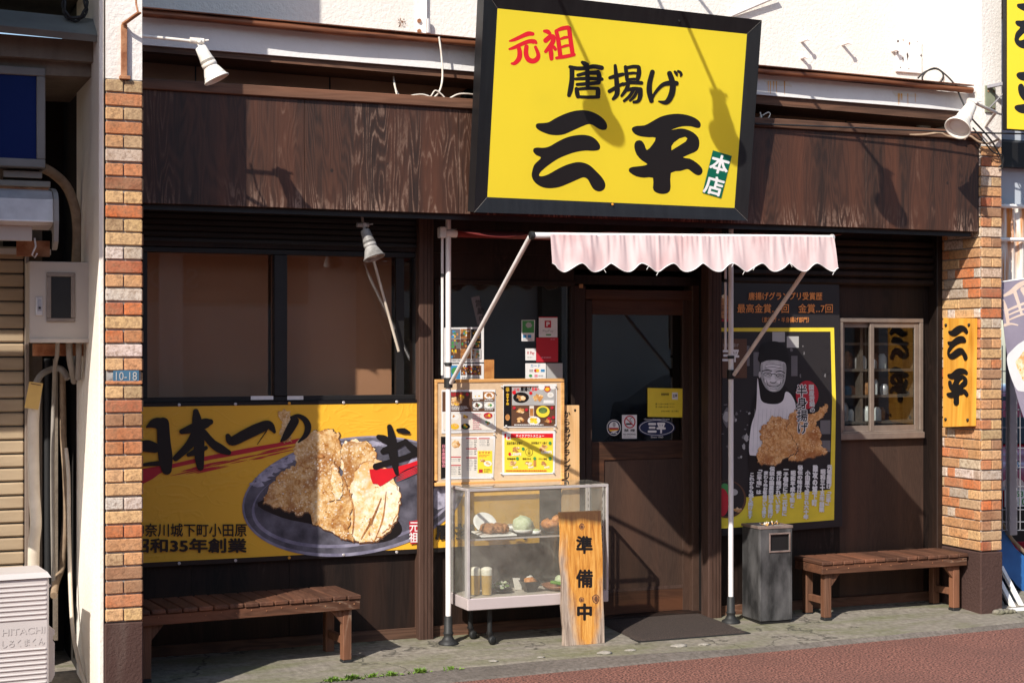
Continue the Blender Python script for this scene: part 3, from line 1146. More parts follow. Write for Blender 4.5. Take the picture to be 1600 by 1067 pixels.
# wall panels
q = MB()
zS = Z(627, 440, WY)
x0 = XL
cuts = [XL, X(300, WY), X(452, WY), X(655, WY) + .02]
for i in range(3):
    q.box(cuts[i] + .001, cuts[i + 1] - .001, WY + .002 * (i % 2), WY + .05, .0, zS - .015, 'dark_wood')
q.build("dado_panel", shop)
for u0, u1 in ((XL, X(655, .47)), (X(678, .47), X(897, .47)), (X(1128, .47), X(1466, .47))):
    q = MB()
    q.box(u0, u1, .478, .5, .02, .085, 'trim')
    q.build("skirting_board", shop)
q = MB()
q.box(X(676, WY), X(897, WY), WY, WY + .05, .0, Z(694, 880, WY), 'dark_wood')
q.build("dado_panel", shop)
q = MB()
q.box(X(676, WY), X(897, WY), WY, WY + .05, Z(440, 790, WY), 2.335, 'dark_wood')
q.build("transom_panel", shop)
q = MB()
wx0, wx1 = X(1312, WY), X(1443, WY)
wz0, wz1 = Z(686, 1380, WY), Z(497, 1380, WY)
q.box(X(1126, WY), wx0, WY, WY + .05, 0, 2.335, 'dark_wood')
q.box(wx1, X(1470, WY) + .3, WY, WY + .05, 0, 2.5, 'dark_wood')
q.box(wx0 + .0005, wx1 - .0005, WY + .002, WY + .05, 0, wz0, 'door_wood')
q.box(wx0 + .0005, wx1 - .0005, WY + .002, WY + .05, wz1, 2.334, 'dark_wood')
q.build("wall_panel", shop)
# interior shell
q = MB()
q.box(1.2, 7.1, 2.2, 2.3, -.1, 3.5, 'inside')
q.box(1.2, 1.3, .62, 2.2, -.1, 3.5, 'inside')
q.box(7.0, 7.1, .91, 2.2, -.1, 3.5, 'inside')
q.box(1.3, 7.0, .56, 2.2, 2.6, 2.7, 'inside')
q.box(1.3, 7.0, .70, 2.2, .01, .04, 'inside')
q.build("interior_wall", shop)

# posts
for (a, c, Y, py, mt) in ((655, 678, .42, 318, 'post_wood'), (1107, 1128, .42, 350, 'post_wood'), (1464.5, 1473.5, .40, 372, 'dark_wood')):
    q = MB()
    q.box(X(a, Y), X(c, Y), Y, Y + .10, gz(Y) - .01, 2.583, mt, .006)
    for k in (.3, .55, .78):
        xm = X(a, Y) + (X(c, Y) - X(a, Y)) * k
        if mt == 'post_wood':
            q.box(xm, xm + .003, Y - .0015, Y + .004, gz(Y), 2.58, 'dark_wood')
    q.build("timber_post", shop)


def window(px0, py0, px1, py1, Y, frame, name="window"):
    f = MB()
    t = .03
    fx0, fx1 = X(px0, Y), X(px1, Y)
    c = (px0 + px1) / 2
    fz0, fz1 = Z(py1, c, Y), Z(py0, c, Y)
    f.box(fx0, fx1, Y, Y + .06, fz0, fz0 + t, frame, .003)
    f.box(fx0, fx1, Y, Y + .06, fz1 - t, fz1, frame, .003)
    f.box(fx0, fx0 + t, Y, Y + .06, fz0 + t + .0005, fz1 - t - .0005, frame, .003)
    f.box(fx1 - t, fx1, Y, Y + .06, fz0 + t + .0005, fz1 - t - .0005, frame, .003)
    w = f.build(name, shop)
    return w, fx0 + t, fx1 - t, fz0 + t, fz1 - t


# left window: two fixed panes with brown blinds behind
W1, a0, a1, c0, c1 = window(222, 390, 656, 627, .485, 'black')
m0, m1 = X(428, .48), X(449, .48)
m2 = X(619, .5)
q = MB()
q.box(m0, m1, .478, .53, c0, c1, 'black', .004)
q.build("mullion", W1)
q = MB()
q.box(m2, m2 + .05, .50, .535, c0, c1, 'black')
q.build("mullion", W1)
for (u0, u1) in ((a0, m0), (m1, m2)):
    q = MB()
    q.box(u0, u1, .512, .517, c0, c1, 'blind_glass')
    q.build("pane", W1)
    q = MB()
    q.box(u0 - .05, u1 + .05, .74, .744, c0 - .05, c1 + .05, 'blind')
    q.build("blind", W1)
q = MB()
q.box(m2 + .05, a1, .512, .517, c0, c1, 'dark_glass')
q.build("pane", W1)
for u0, u1 in ((392, 427), (449, 474)):
    q = MB()
    fb(q, u0, 618.5, u1, 624.5, .479, .4845, 'white_paint')
    q.build("latch_strip", W1)

# middle window beside the door
W2, a0, a1, c0, c1 = window(679, 438, 899, 697, .485, 'dark_wood')
q = MB()
q.box(a0, a1, .512, .517, c0, c1, 'dark_glass')
q.build("pane", W2)

# right sliding window in brown aluminium
W3, a0, a1, c0, c1 = window(1312, 497, 1443, 680, .470, 'alu')
q = MB()
q.box(a0 - .03, a1 + .03, .455, .4695, c0 - .055, c0 - .012, 'alu', .003)
q.build("sill", W3)
mx = X(1360, .48)
for k, (u0, u1, y) in enumerate(((a0, mx + .045, .505), (mx, a1, .482))):
    q = MB()
    t = .034
    q.box(u0, u0 + t, y, y + .02, c0, c1, 'alu', .003)
    q.box(u1 - t, u1, y, y + .02, c0, c1, 'alu', .003)
    q.box(u0 + t, u1 - t, y + .001, y + .019, c0, c0 + t * 1.1, 'alu')
    q.box(u0 + t, u1 - t, y + .001, y + .019, c1 - t, c1, 'alu')
    S = q.build("sash", W3)
    q = MB()
    q.box(u0 + t, u1 - t, y + .008, y + .012, c0 + t * 1.1, c1 - t, 'pane')
    q.build("pane", W3)
# kitchen shelves seen through it
q = MB()
for z in (1.24, 1.42, 1.60, 1.78):
    q.box(a0 - .1, a1 + .3, .62, .80, z, z + .018, 'alu')
for x in (a0 - .08, a0 + .24, a1 + .1):
    q.box(x, x + .025, .625, .80, 1.0, 2.1, 'alu')
q.box(a0 - .2, a1 + .4, .81, .83, 1.0, 2.2, 'trim')
rk = random.Random(12)
for i in range(33):
    z = (1.259, 1.439, 1.619)[i % 3]
    xx = a0 - .04 + (i // 3) * .052 + rk.uniform(-.01, .01)
    r_ = rk.uniform(.020, .032)
    h_ = rk.uniform(.06, .14)
    q.lathe([(r_, 0), (r_ * 1.05, h_ * .3), (r_ * 1.05, h_ * .75), (r_ * .5, h_)], (xx, .67 + rk.uniform(0, .06), z), rk.choice(['steel', 'clay', 'ceramic', 'ceramic', 'food_brown', 'plate_blue']), 12)
q.build("kitchen_shelf", shop)

# sliding door
Yd = .65
D = MB()
fb(D, 897, 446, 915, 962, .60, .72, 'door_wood', .003)
fb(D, 1082, 446, 1098, 958, .60, .72, 'door_wood', .003)
fb(D, 897, 431, 1098, 445.5, .60, .72, 'dark_wood', .003)
fb(D, 915, 453, 1081.5, 468, .61, .70, 'rail_wood', .003)
D.box(X(1098, .55), X(1107, .5), .55, .72, .03, 2.58, 'black')
D.box(X(897, .5), X(1107, .5), .56, .62, 2.26, 2.58, 'dark_wood')
DF = D.build("door_frame", shop)
d = MB()
fb(d, 915.5, 468.5, 925, 957, Yd, Yd + .04, 'door_wood', .002)
fb(d, 1067, 468.5, 1081, 957, Yd, Yd + .04, 'door_wood', .002)
fb(d, 925.2, 468.5, 1066.8, 492, Yd + .002, Yd + .038, 'rail_wood')
fb(d, 925.2, 689, 1066.8, 717, Yd + .002, Yd + .038, 'rail_wood')
fb(d, 925.2, 923, 1066.8, 957, Yd + .002, Yd + .038, 'rail_wood')
fb(d, 925.2, 717.3, 944, 922.7, Yd + .003, Yd + .037, 'rail_wood')
DL = d.build("sliding_door", shop)
d = MB()
fb(d, 944.2, 717.3, 1066.8, 922.7, Yd + .012, Yd + .03, 'door_wood')
fb(d, 944.2, 917, 1066.8, 922, Yd + .004, Yd + .0115, 'post_wood')
d.build("door_panel", DL)
d = MB()
fb(d, 925.2, 492.3, 1066.8, 688.7, Yd + .014, Yd + .02, 'dark_glass')
d.build("door_pane", DL)
d = MB()
d.box(X(897, .6), X(1105, .6), .56, .74, .0, .046, 'dark_wood', .004)
d.build("door_sill", DF)
# yale-like square tag over the door
d = MB()
fb(d, 905, 444, 911, 450, .597, .5995, 'pine')
d.build("charm_tag", DF)

# conduit by the door post
d = MB()
cx = X(1101, .52)
d.tube([(cx, .53, 2.5), (cx, .53, 1.5), (cx + .004, .528, 1.1), (cx, .53, .50)], .008, 'cord_black', 8)
d.tube([(cx + .018, .53, 2.5), (cx + .016, .53, 1.4), (cx + .018, .53, .56)], .005, 'cord_black', 6)
d.build("door_cable", None, "thin black cables running down beside the door post", "cable")

# wall scars: patched plate, bolts, bracket
q = MB()
c = at(1421, 88, .475)
q.box(X(1401, .46), X(1441, .46), .462, .4795, Z(114, 1421, .46), Z(62, 1421, .46), 'eave_white', .004)
rs = random.Random(3)
pm = wallplane(.4615)
p = Print(q, pm)
for (x, y, rx, ry) in ((1403, 65, 2, 3), (1403, 80, 1.6, 8), (1411, 92, 1.3, 6), (1418, 88, 1.8, 8), (1411, 63, 1, 2.5), (1421, 68, 1.6, 3), (1439, 87, 1.2, 3), (1407, 106, 1, 1.6), (1420, 108, .8, 1.5), (1433, 65, 1, 1)):
    p.lump(x, y, rx, ry, 'rust' if x in (1411, 1421) and y < 70 else 'post_wood', int(x + y), amp=.6)
q.build("junction_plate", None, "white painted square cover plate with flaking chips on the stucco wall", "cover plate")
for i, (px, py, L) in enumerate(((1252, 65, .05), (1316, 70, .05), (1252, 91, .03), (1394, 80, .035), (1474, 104, .05))):
    q = MB()
    a = at(px, py, .479)
    q.tube([a, a + Vector((.01, -L * 1.6, .004))], [.011, .009], 'white_paint', 8)
    q.lathe([(.016, -.004), (.018, 0), (.016, .004)], a + Vector((.01, -L * 1.6, .004)), 'white_paint', 6, Matrix.Rotation(math.pi / 2, 3, 'X'))
    q.build("anchor_bolt", None, ("painted bolt stub left of the other long one on the white wall", "painted bolt stub under the wide stucco, right of the sign's twin stub",
            "short painted bolt just below a longer bolt near the yellow sign", "small bolt at the left edge of the flaking cover plate",
            "stubby painted pipe end right below the flaking cover plate")[i], "bolt", "painted bolts in the stucco")
q = MB()
a = at(655, 42, .47)
q.box(X(650, .47), X(667, .47), .468, .4795, Z(57, 658, .47), Z(-6, 658, .47), 'white_paint', .002)
for py in (33, 49):
    q.lathe([(.012, -.006), (.012, .006)], at(655, py, .463), 'rust', 8, Matrix.Rotation(math.pi / 2, 3, 'X'))
q.tube([at(666, y, .46) for y in (-8, 10, 30, 42, 56)], .006, 'white_paint', 8)
q.tube([at(669, 30, .45), at(669, 52, .45)], .014, 'steel', 8)
q.build("wall_bracket", None, "white bolted bracket strap on stucco above the white cord", "bracket")

for i, (px, py, w_, h_, lb) in enumerate(((627, 36, 11, 11, "patch of dark speckled rust stain beside the white wall bracket"),)):
    q = MB()
    p = Print(q, wallplane(.4795), .0004, .00002)
    rs = random.Random(5)
    p.lump(px, py, w_ * .75, h_ * .8, 'pc', 3, 26, .5)
    for k in range(70):
        p.lump(px + max(-.6, min(.6, rs.gauss(0, .3))) * w_, py + max(-.6, min(.6, rs.gauss(0, .32))) * h_, rs.uniform(.3, 1.3), rs.uniform(.3, 1.5), rs.choice(['rust', 'post_wood', 'pbrown', 'pgrey']), k, 8, .5)
    q.build("wall_stain", shop)
for quad in ([(1190, 124), (1232, 127), (1238, 136), (1200, 133)], [(1394, 143), (1432, 148), (1435, 152), (1398, 151)]):
    q = MB()
    p = Print(q, wallplane(.129), .0006, .0001)
    rs = random.Random(int(quad[0][0]))
    L = []
    for k in range(4):
        (x0_, y0_), (x1_, y1_) = quad[k], quad[(k + 1) % 4]
        for j in range(8):
            L.append((x0_ + (x1_ - x0_) * j / 8 + rs.uniform(-1, 1), y0_ + (y1_ - y0_) * j / 8 + rs.uniform(-.8, .8)))
    p.poly(L, 'pc')
    for k in range(6):
        xx = quad[0][0] + rs.uniform(4, 36)
        p.stroke([(xx, quad[0][1] + 4, rs.uniform(.6, 2)), (xx + .3, quad[2][1] + rs.uniform(4, 12), .4)], 'plate_wood', 3)
    q.build("peeled_patch", EV)
# ------------------------------------------------------------------ the big yellow sign
SAN_A = [(545,205),(560,187),(610,183),(660,175),(720,140),(800,103),(880,78),(960,70),(1040,85),(1110,122),(1155,165),(1172,205),(1165,235),(1135,245),(1095,232),(1050,203),(1015,193),(970,205),(880,245),(800,280),(740,290),(670,285),(600,260),(555,232)]
SAN_B = [(522,425),(530,405),(560,398),(610,400),(665,388),(740,345),(820,308),(900,290),(970,287),(1030,300),(1075,330),(1105,370),(1110,400),(1095,420),(1050,427),(980,425),(900,437),(820,462),(740,497),(660,550),(600,600),(575,632),(580,648),(610,648),(660,630),(740,585),(820,548),(900,527),(960,530),(1020,555),(1080,610),(1130,665),(1155,715),(1150,755),(1125,778),(1090,782),(1050,760),(1020,710),(1000,675),(965,660),(920,675),(840,710),(750,745),(660,755),(590,740),(535,700),(510,650),(515,600),(535,545),(590,488),(550,465),(527,440)]
HEI = [(152,245),(162,220),(200,208),(265,203),(320,175),(400,130),(480,108),(560,102),(640,113),(710,140),(750,175),(757,205),(745,225),(715,225),(670,212),(600,212),(545,225),(497,245),(560,232),(620,235),(690,265),(735,310),(745,360),(735,410),(700,440),(600,483),(660,495),(720,530),(765,575),(773,610),(755,637),(725,640),(690,620),(655,592),(630,588),(580,603),(495,620),(493,740),(480,785),(445,803),(400,803),(355,785),(337,750),(338,663),(260,663),(190,650),(140,620),(125,598),(135,577),(170,566),(230,560),(290,545),(240,510),(195,460),(175,400),(180,355),(205,335),(240,340),(265,375),(285,420),(335,370),(362,312),(300,308),(230,300),(180,280)]
HEI_H = [(500,385),(520,355),(570,318),(620,303),(640,318),(625,345),(570,380),(500,423)]

# the sign leans out at the top: bottom edge at y=-0.12, top edge at y=-0.28
pb, pt = at(741, 332, -.12), at(757, -17, -.28)
lean = Vector((0, pt.y - pb.y, pt.z - pb.z)).normalized()
nrm = Vector((1, 0, 0)).cross(lean).normalized()
if nrm.y > 0:
    nrm = -nrm
SP = PM(pb, nrm)
sg = thing("shop_sign", "big yellow sign in a black frame with brush lettering above the entrance", "sign", (4.2, -.12, 2.53))
O = [SP(757, -17), SP(1190.5, 32), SP(1168, 345), SP(741, 332)]
I = [SP(780, 14), SP(1169.6, 54), SP(1150, 325), SP(764, 308)]
q = MB()
Ib = [p - nrm * .022 for p in I]
back = [p - nrm * .105 for p in O]
q.add(O + Ib, [(i, (i + 1) % 4, 4 + (i + 1) % 4, 4 + i) for i in range(4)], 'sign_black')
q.add(O + back, [(i, 4 + i, 4 + (i + 1) % 4, (i + 1) % 4) for i in range(4)], 'sign_black')
q.add(back, [(3, 2, 1, 0)], 'sign_black')
# mitre lines and screws
for k in range(4):
    q.bar(O[k] + nrm * .0005, Ib[k] + nrm * .001, .003, .001, 'sign_grey')
for (x, y) in ((958, 319.5), (1062, 33)):
    q.lathe([(.008, 0), (.006, .004)], SP(x, y) - nrm * .008, 'plate_wood' if y > 300 else 'black', 8, Matrix.Rotation(math.pi / 2, 3, 'X'))
q.build("sign_frame", sg)
FPm = PM(I[0] - nrm * .0215, nrm)
q = MB()
q.add([FPm(777, 11), FPm(1172, 51), FPm(1152.5, 328), FPm(761, 311)], [(0, 1, 2, 3)], 'sign_yellow')
q.build("sign_face", sg)
q = MB()      # white inside of the light box
F4 = [FPm(777, 11), FPm(1172, 51), FPm(1152.5, 328), FPm(761, 311)]
B4 = [p_ - nrm * .075 for p_ in F4]
q.add(B4, [(0, 1, 2, 3)], 'box_white')
q.add([p_ - nrm * .001 for p_ in F4] + B4, [(i, (i + 1) % 4, 4 + (i + 1) % 4, 4 + i) for i in range(4)], 'box_white')
q.build("light_box", sg)
q = MB()
p = Print(q, FPm, .0006, .00005)
p.tr = tr(740, 160, 5.617)
p.poly(SAN_A, 'k', smooth=3)
p.poly(SAN_B, 'k', smooth=3)
p.tr = tr(960, 160, 5.615)
hp = [smoothloop(HEI, 2), HEI_H]
q.poly([[p.q(a) for a in hp[0]], [p.q(a) for a in hp[1]]], 'k')
p.up()
p.tr = tr(740, 0, 5.333)
for s_ in ([(300,345,15),(340,333,29),(400,306,33),(455,284,40),(492,286,31)], [(298,412,18),(340,398,29),(400,370,33),(460,348,35),(505,350,40),(520,360,24)],
           [(372,385,33),(384,440,40),(378,490,42),(345,528,33),(318,532,20)], [(440,392,37),(436,450,40),(455,497,42),(495,512,42),(530,492,40),(538,455,33),(515,395,26)],
           [(590,262,26),(615,266,37),(632,280,31)], [(600,340,42),(640,308,40),(662,305,33)], [(665,318,37),(655,360,40),(600,432,29)],
           [(640,400,33),(645,450,40),(648,492,33)], [(668,395,29),(680,412,29)],
           [(688,262,31),(705,340,37),(722,470,37)], [(692,258,26),(735,240,33),(785,232,35)], [(795,240,37),(808,340,37),(824,455,37)],
           [(722,328,18),(755,316,24),(792,312,20)], [(732,396,20),(765,385,24),(800,380,20)], [(690,486,24),(760,474,31),(836,458,29)]):
    p.stroke(s_, 'r')
for s_ in ([(905,522,27),(925,534,41),(948,556,32)], [(803,560,29),(860,572,34),(930,570,34),(1000,556,37),(1066,568,39)],
           [(818,570,41),(818,660,41),(808,740,44),(794,795,34)], [(868,628,27),(940,612,32),(1025,608,39)], [(1036,602,37),(1046,640,41),(1040,690,37)],
           [(848,660,24),(950,656,32),(1068,662,29)], [(862,706,27),(950,700,32),(1040,692,34)], [(945,540,34),(948,640,39),(950,728,34)],
           [(856,742,32),(862,780,39),(868,806,34)], [(862,745,24),(950,738,29),(1035,740,29)], [(1036,746,37),(1036,780,41),(1034,808,34)], [(870,808,24),(960,812,29),(1040,810,29)]):
    p.stroke(s_, 'k')
p.tr = tr(800, 0, 2.0)
for s_ in ([(322,206,10),(326,250,15),(328,292,16),(316,310,10)], [(305,244,10),(325,238,13),(346,233,11)], [(304,286,12),(325,274,12),(346,262,9)],
           [(354,210,11),(357,230,13),(359,250,12)], [(357,213,10),(378,209,11),(394,210,12)], [(396,212,12),(396,230,15),(392,248,13)], [(361,231,9),(378,229,9),(392,230,7)],
           [(361,250,9),(378,248,9),(392,248,9)], [(346,265,10),(370,259,11),(404,260,12)], [(362,268,12),(354,284,12),(342,300,9)], [(358,282,11),(380,278,12),(400,280,13)],
           [(401,280,13),(400,300,15),(394,316,12),(380,320,9)], [(378,284,11),(366,302,11),(350,316,9)], [(390,286,10),(380,304,10),(368,315,7)]):
    p.stroke(s_, 'k')
p.tr = tr(960, 20, 5.08)
for s_ in ([(300,472,37),(278,560,41),(276,630,44),(292,700,37)], [(292,700,20),(320,640,24),(380,575,32),(440,560,41),(490,562,39)],
           [(436,484,41),(452,530,46),(462,590,49),(448,660,49),(410,712,39),(350,705,12)], [(478,470,20),(490,486,24),(494,500,15)], [(504,466,20),(522,476,22),(528,492,24),(524,504,15)]):
    p.stroke(s_, 'k')
q.build("lettering", sg)
q = MB()
p = Print(q, FPm, .0030, .00005, tr(960, 160, 5.615))
p.poly([(862, 422), (1028, 472), (935, 843), (770, 795)], 'g')
for ch_, cx, cy in (("本", 922, 545), ("店", 874, 732)):
    vs, fs = glyphs(ch_, .03)
    P = [p.q((cx + (a - .5) * 165 + (b_ - .38) * 46, cy - (b_ - .38) * 165 + (a - .5) * 46), _) for a, b_, _ in vs]
    q.add(P, fs, 'w')
    p.up()
q.build("branch_label", sg)
for xx in (3.7, 4.7):
    for P0, P1, w_ in (((xx, -.16, 3.2), (xx, .0, 3.2), .04), ((xx, -.16, 3.45), (xx, .47, 3.62), .03), ((xx, -.02, 2.62), (xx, .0, 2.62), .04)):
        q = MB()
        q.bar(P0, P1, w_, w_, 'sign_black')
        q.build("sign_bracket", sg)

# ------------------------------------------------------------------ spot lamps
LAMPS = "spot lamps on arms over the shop front"


def lamp(label, head, aim, arm, mat, size=1.0, parent=None):
    """head: the knuckle point, aim: where the shade points, arm: points from the wall to the knuckle"""
    h = Vector(head)
    if parent:
        t = bpy.data.objects.new("spot_lamp", None)
        COL.objects.link(t)
        t.parent = parent
        LOC[t.name] = LOC[parent.name]
    else:
        t = thing("spot_lamp", label, "lamp", head, LAMPS)
    ax = (Vector(aim) - h).normalized()
    R = ax.to_track_quat('Z', 'Y').to_matrix()
    k = size
    q = MB()
    q.lathe([(.030 * k, .035 * k), (.036 * k, .04 * k), (.042 * k, .10 * k), (.046 * k, .13 * k)], h, mat, 18, R)
    q.lathe([(.046 * k, .150 * k), (.050 * k, .152 * k), (.051 * k, .175 * k), (.046 * k, .178 * k)], h, mat, 18, R)
    q.lathe([(.012 * k, 0), (.012 * k, .04 * k)], h, mat, 8, R)
    q.build("lamp_body", t)
    q = MB()
    for i in range(4):
        z = .130 + .006 * i
        q.lathe([(.044 * k, z * k), (.049 * k, (z + .001) * k), (.049 * k, (z + .003) * k), (.044 * k, (z + .004) * k)], h, mat, 18, R)
    q.build("cooling_rib", t)
    q = MB()
    q.lathe([(.044 * k, .176 * k), (.056 * k, .20 * k), (.080 * k, .262 * k), (.086 * k, .264 * k), (.086 * k, .272 * k), (.080 * k, .274 * k),
             (.074 * k, .262 * k), (.040 * k, .19 * k)], h, mat, 24, R)
    q.lathe([(.0, .255 * k), (.05 * k, .25 * k), (.074 * k, .240 * k)], h, 'white_paint', 20, R)
    q.build("lamp_shade", t)
    q = MB()
    q.tube(arm, .011 * k, mat, 8)
    q.tube([h + Vector((-.04, 0, .005)), h + Vector((.03, 0, .005))], .020 * k, mat, 10)
    q.tube([h + Vector((.03, 0, .008)), h + Vector((.055, -.004, .012))], .007 * k, mat, 6)
    q.tube([h + Vector((0, .02, .005)), h + Vector((0, -.022, .005))], .016 * k, mat, 10)
    q.build("lamp_arm", t)
    return t


h = at(309, 66, -.49)
lamp("white spot lamp at far left, reaching from the left brick pillar", h, at(343, 133, -.52), [(1.345, -.49, h.z + .01), h + Vector((-.10, 0, .004)), h], 'lamp_white', .78)
h = at(1521, 160, -.28)
lamp("cream spot lamp at right end over the wooden fascia, aimed down left", h, at(1494, 205, -.36), [(6.985, -.01, h.z - .10), (6.96, -.14, h.z - .03), h], 'lamp_white', 1.0)
h = at(568, 353, .16)
lamp("weathered grey spot lamp tucked under the fascia at the brown window", h, at(591, 421, .08), [(h.x - .02, .16, 2.584), h + Vector((-.01, 0, .06)), h], 'lamp_grey', .74)
for hx, hy, hz, ax_ in ((3.07, -1.02, 4.35, .20), (3.90, -1.02, 4.28, .20), (5.02, -1.02, 4.13, -1.0)):      # the row above the picture
    h = Vector((hx, hy, hz))
    lamp(None, h, h + Vector((.07, .02, -.26)), [(hx + ax_, .48, hz + 1.0), (hx + ax_ * .5, -.27, hz + .5), h], 'lamp_white', 1.0, shop)
# rod added for the slanting reflection in the glass by the grey lamp
q = MB()
q.tube([at(584, 408, .40), at(623, 549, .44)], .0085, 'pvc', 8)
q.build("reflection_rod", None, "thin beige rod standing in for a reflection slanting from the grey lamp across the window", "rod")

# ------------------------------------------------------------------ awning
aw = thing("awning", "faded pink scalloped awning on white poles over the entrance", "awning", (4.25, .3, .02))
YP, YB = .28, -.97
xl, xr_ = X(700.5, YP), X(1142, YP)
for (x, foot) in ((xl, 1008), (xr_, 968)):
    q = MB()
    zf = gz(YP)
    q.tube([(x, YP, zf + .10), (x, YP, 2.53)], .0165, 'pole', 12)
    px0 = 700 if x < 4 else 1142
    q.tube([(x - .034, YP + .01, 1.60 if x < 4 else 1.75), (x - .034, YP + .01, 2.44)], .0085, 'pole', 8)
    P = q.build("awning_pole", aw)
    q = MB()
    q.lathe([(.060, 0), (.058, .012), (.040, .022), (.026, .045), (.030, .06), (.032, .065), (.026, .07), (.024, .16), (.018, .165)], (x, YP, zf), 'rubber', 14)
    q.build("pole_foot", P)
    q = MB()
    zc = Z(598 if x < 4 else 585, px0, YP)
    q.tube([(x, YP, zc - .03), (x, YP, zc + .03)], .026, 'rubber', 12)
    q.tube([(x, YP, zc), (x + .02, YP - .05, zc + .01)], .012, 'rubber', 8)
    q.build("pole_clamp", P)
    q = MB()
    q.tube([(x, YP, zc + .10), (x, YP, zc + .12)], .022, 'rubber', 12)
    q.build("pole_joint", P)
    q = MB()
    q.tube([(x - .034, YP + .01, 2.18), (x - .034, YP + .01, 2.2)], .013, 'rubber', 8)
    q.build("pole_joint", P)
    q = MB()
    q.tube([(x + .006, YP - .03, zc), (x if x < 4 else X(1298, YB), YB + .03, Z(370, 831 if x < 4 else 1300, YB))], .0125, 'pole', 10)
    q.build("support_arm", aw)
    q = MB()
    q.tube([(x - .03, YP, 2.44), (x + .05, YP, 2.44)], .026, 'pole', 12)
    q.box(x - .06, x - .02, YP - .03, YP + .03, 2.41, 2.475, 'white_paint', .006)
    q.build("roller_bracket", aw)
bz0, bz1 = Z(368, 831, YB), Z(372, 1300, YB)
q = MB()
xe_ = X(1300, YB)
q.tube([(xl - .005, YB, bz0), (xe_, YB, bz1)], .016, 'pole', 12)
q.tube([(xl - .012, YB, bz0), (xl + .01, YB, bz0)], .021, 'rubber', 12)
q.tube([(xe_ - .006, YB, bz1), (xe_ + .006, YB, bz1)], .021, 'steel', 12)
q.build("front_bar", aw)
q = MB()
q.tube([(xl + .03, YP, 2.44), (xr_ - .03, YP, 2.44)], .024, 'canvas_red', 12)
q.build("roller", aw)
# canvas
nxs, nys = 60, 14
cx0, cx1 = xl + .03, xr_ - .01
vs = []
for i in range(nxs + 1):
    u = i / nxs
    for j in range(nys + 1):
        v = j / nys
        zz = (2.462 * (1 - v) + (bz0 + (bz1 - bz0) * u + .019) * v) - .035 * math.sin(math.pi * v) * (1 + .3 * math.sin(u * 9))
        vs.append((cx0 + (cx1 - cx0) * u, YP + (YB - YP) * v, zz + .004 * math.sin(u * 40 + v * 5)))
fs = [(i * (nys + 1) + j, (i + 1) * (nys + 1) + j, (i + 1) * (nys + 1) + j + 1, i * (nys + 1) + j + 1) for i in range(nxs) for j in range(nys)]
q = MB()
q.add(vs, fs, 'canvas_red', True)
q.build("canopy", aw)
# valance: twelve scallops, gathered under the bar
vx0, vx1 = X(857.5, YB), X(1300, YB)
nv, nh = 260, 10
ns = 9.55
vs = []
for i in range(nv + 1):
    u = i / nv
    ph = u * ns
    sc = abs(math.sin(math.pi * (ph + .12)))
    drop = .150 + .046 * (sc * sc) ** .8 + (.0 if .01 < u < .985 else -.01)
    for j in range(nh + 1):
        v = j / nh
        fold = .017 * noise.noise(Vector((u * 13, .3, v * .5))) * (.35 + .65 * v) + .009 * noise.noise(Vector((u * 34, 4, v * .7))) + .008 * noise.noise(Vector((u * 90, 2, v))) * (1 - v)
        flare = .022 * max(0, (u - .93) / .07) * v
        vs.append((vx0 + (vx1 - vx0) * u + flare + .006 * math.sin(u * 80) * v, YB - .021 + fold - .02 * v, bz0 + (bz1 - bz0) * u + .006 - drop * v))
fs = [(i * (nh + 1) + j, (i + 1) * (nh + 1) + j, (i + 1) * (nh + 1) + j + 1, i * (nh + 1) + j + 1) for i in range(nv) for j in range(nh)]
q = MB()
q.add(vs, fs, 'canvas', True)
q.build("valance", aw)
q = MB()
edge = [Vector(vs[i * (nh + 1) + nh]) + Vector((0, -.001, 0)) for i in range(0, nv + 1, 2)]
q.tube(edge, .0026, 'white_paint', 5, False)
for u_ in (.17, .32, .36, .62, .66, .70, .83, .985):
    i = int(u_ * nv)
    a = Vector(vs[i * (nh + 1) + nh])
    q.tube([a, a + Vector((.012 if int(u_ * 100) % 2 else -.015, -.004, -.02))], .0016, 'white_paint', 4)
q.build("valance_hem", aw)

# ------------------------------------------------------------------ banner with the fried chicken plate
bn = thing("food_banner", "long yellow banner with a fried chicken plate hung below the brown window", "banner", (2.3, .47, .8))
YBn = .462
BP = wallplane(YBn)
bx0, bx1 = X(205, YBn), X(843, YBn)


def sag(x):
    return .004 * math.sin(x * 6) + .003 * math.sin(x * 15 + 1)


zt = lambda x: Z(634, 440, YBn) + .006 * math.sin((x - bx0) * 4.2)
q = MB()
vs, fs = [], []
n = 90
for i in range(n + 1):
    x = bx0 + (bx1 - bx0) * i / n
    t0 = Z(629 + 6 * (i / n), 222 + 431 * i / n, YBn)
    t1 = Z(882 - 20 * (i / n) + 3 * math.sin(math.pi * i / n), 222 + 431 * i / n, YBn)
    vs += [(x, YBn + .0012, Z(629, 440, YBn) + .004 * math.sin(x * 3)), (x, YBn + .0012, Z(873, 440, YBn) - .004 * math.sin(x * 2.2))]
for i in range(n):
    fs.append((2 * i, 2 * i + 2, 2 * i + 3, 2 * i + 1))
q.add(vs, fs, 'banner_yellow')
q.build("banner_cloth", bn)
q = MB()
tz, bz = Z(632.5, 440, YBn), Z(868, 440, YBn)
q.box(bx0, bx1, YBn - .0005, YBn + .0008, tz, Z(628, 440, YBn) + .004, 'k')
q.box(bx0, bx1, YBn - .0005, YBn + .0008, Z(875, 440, YBn), bz, 'k')
q.build("banner_border", bn)
q = MB()
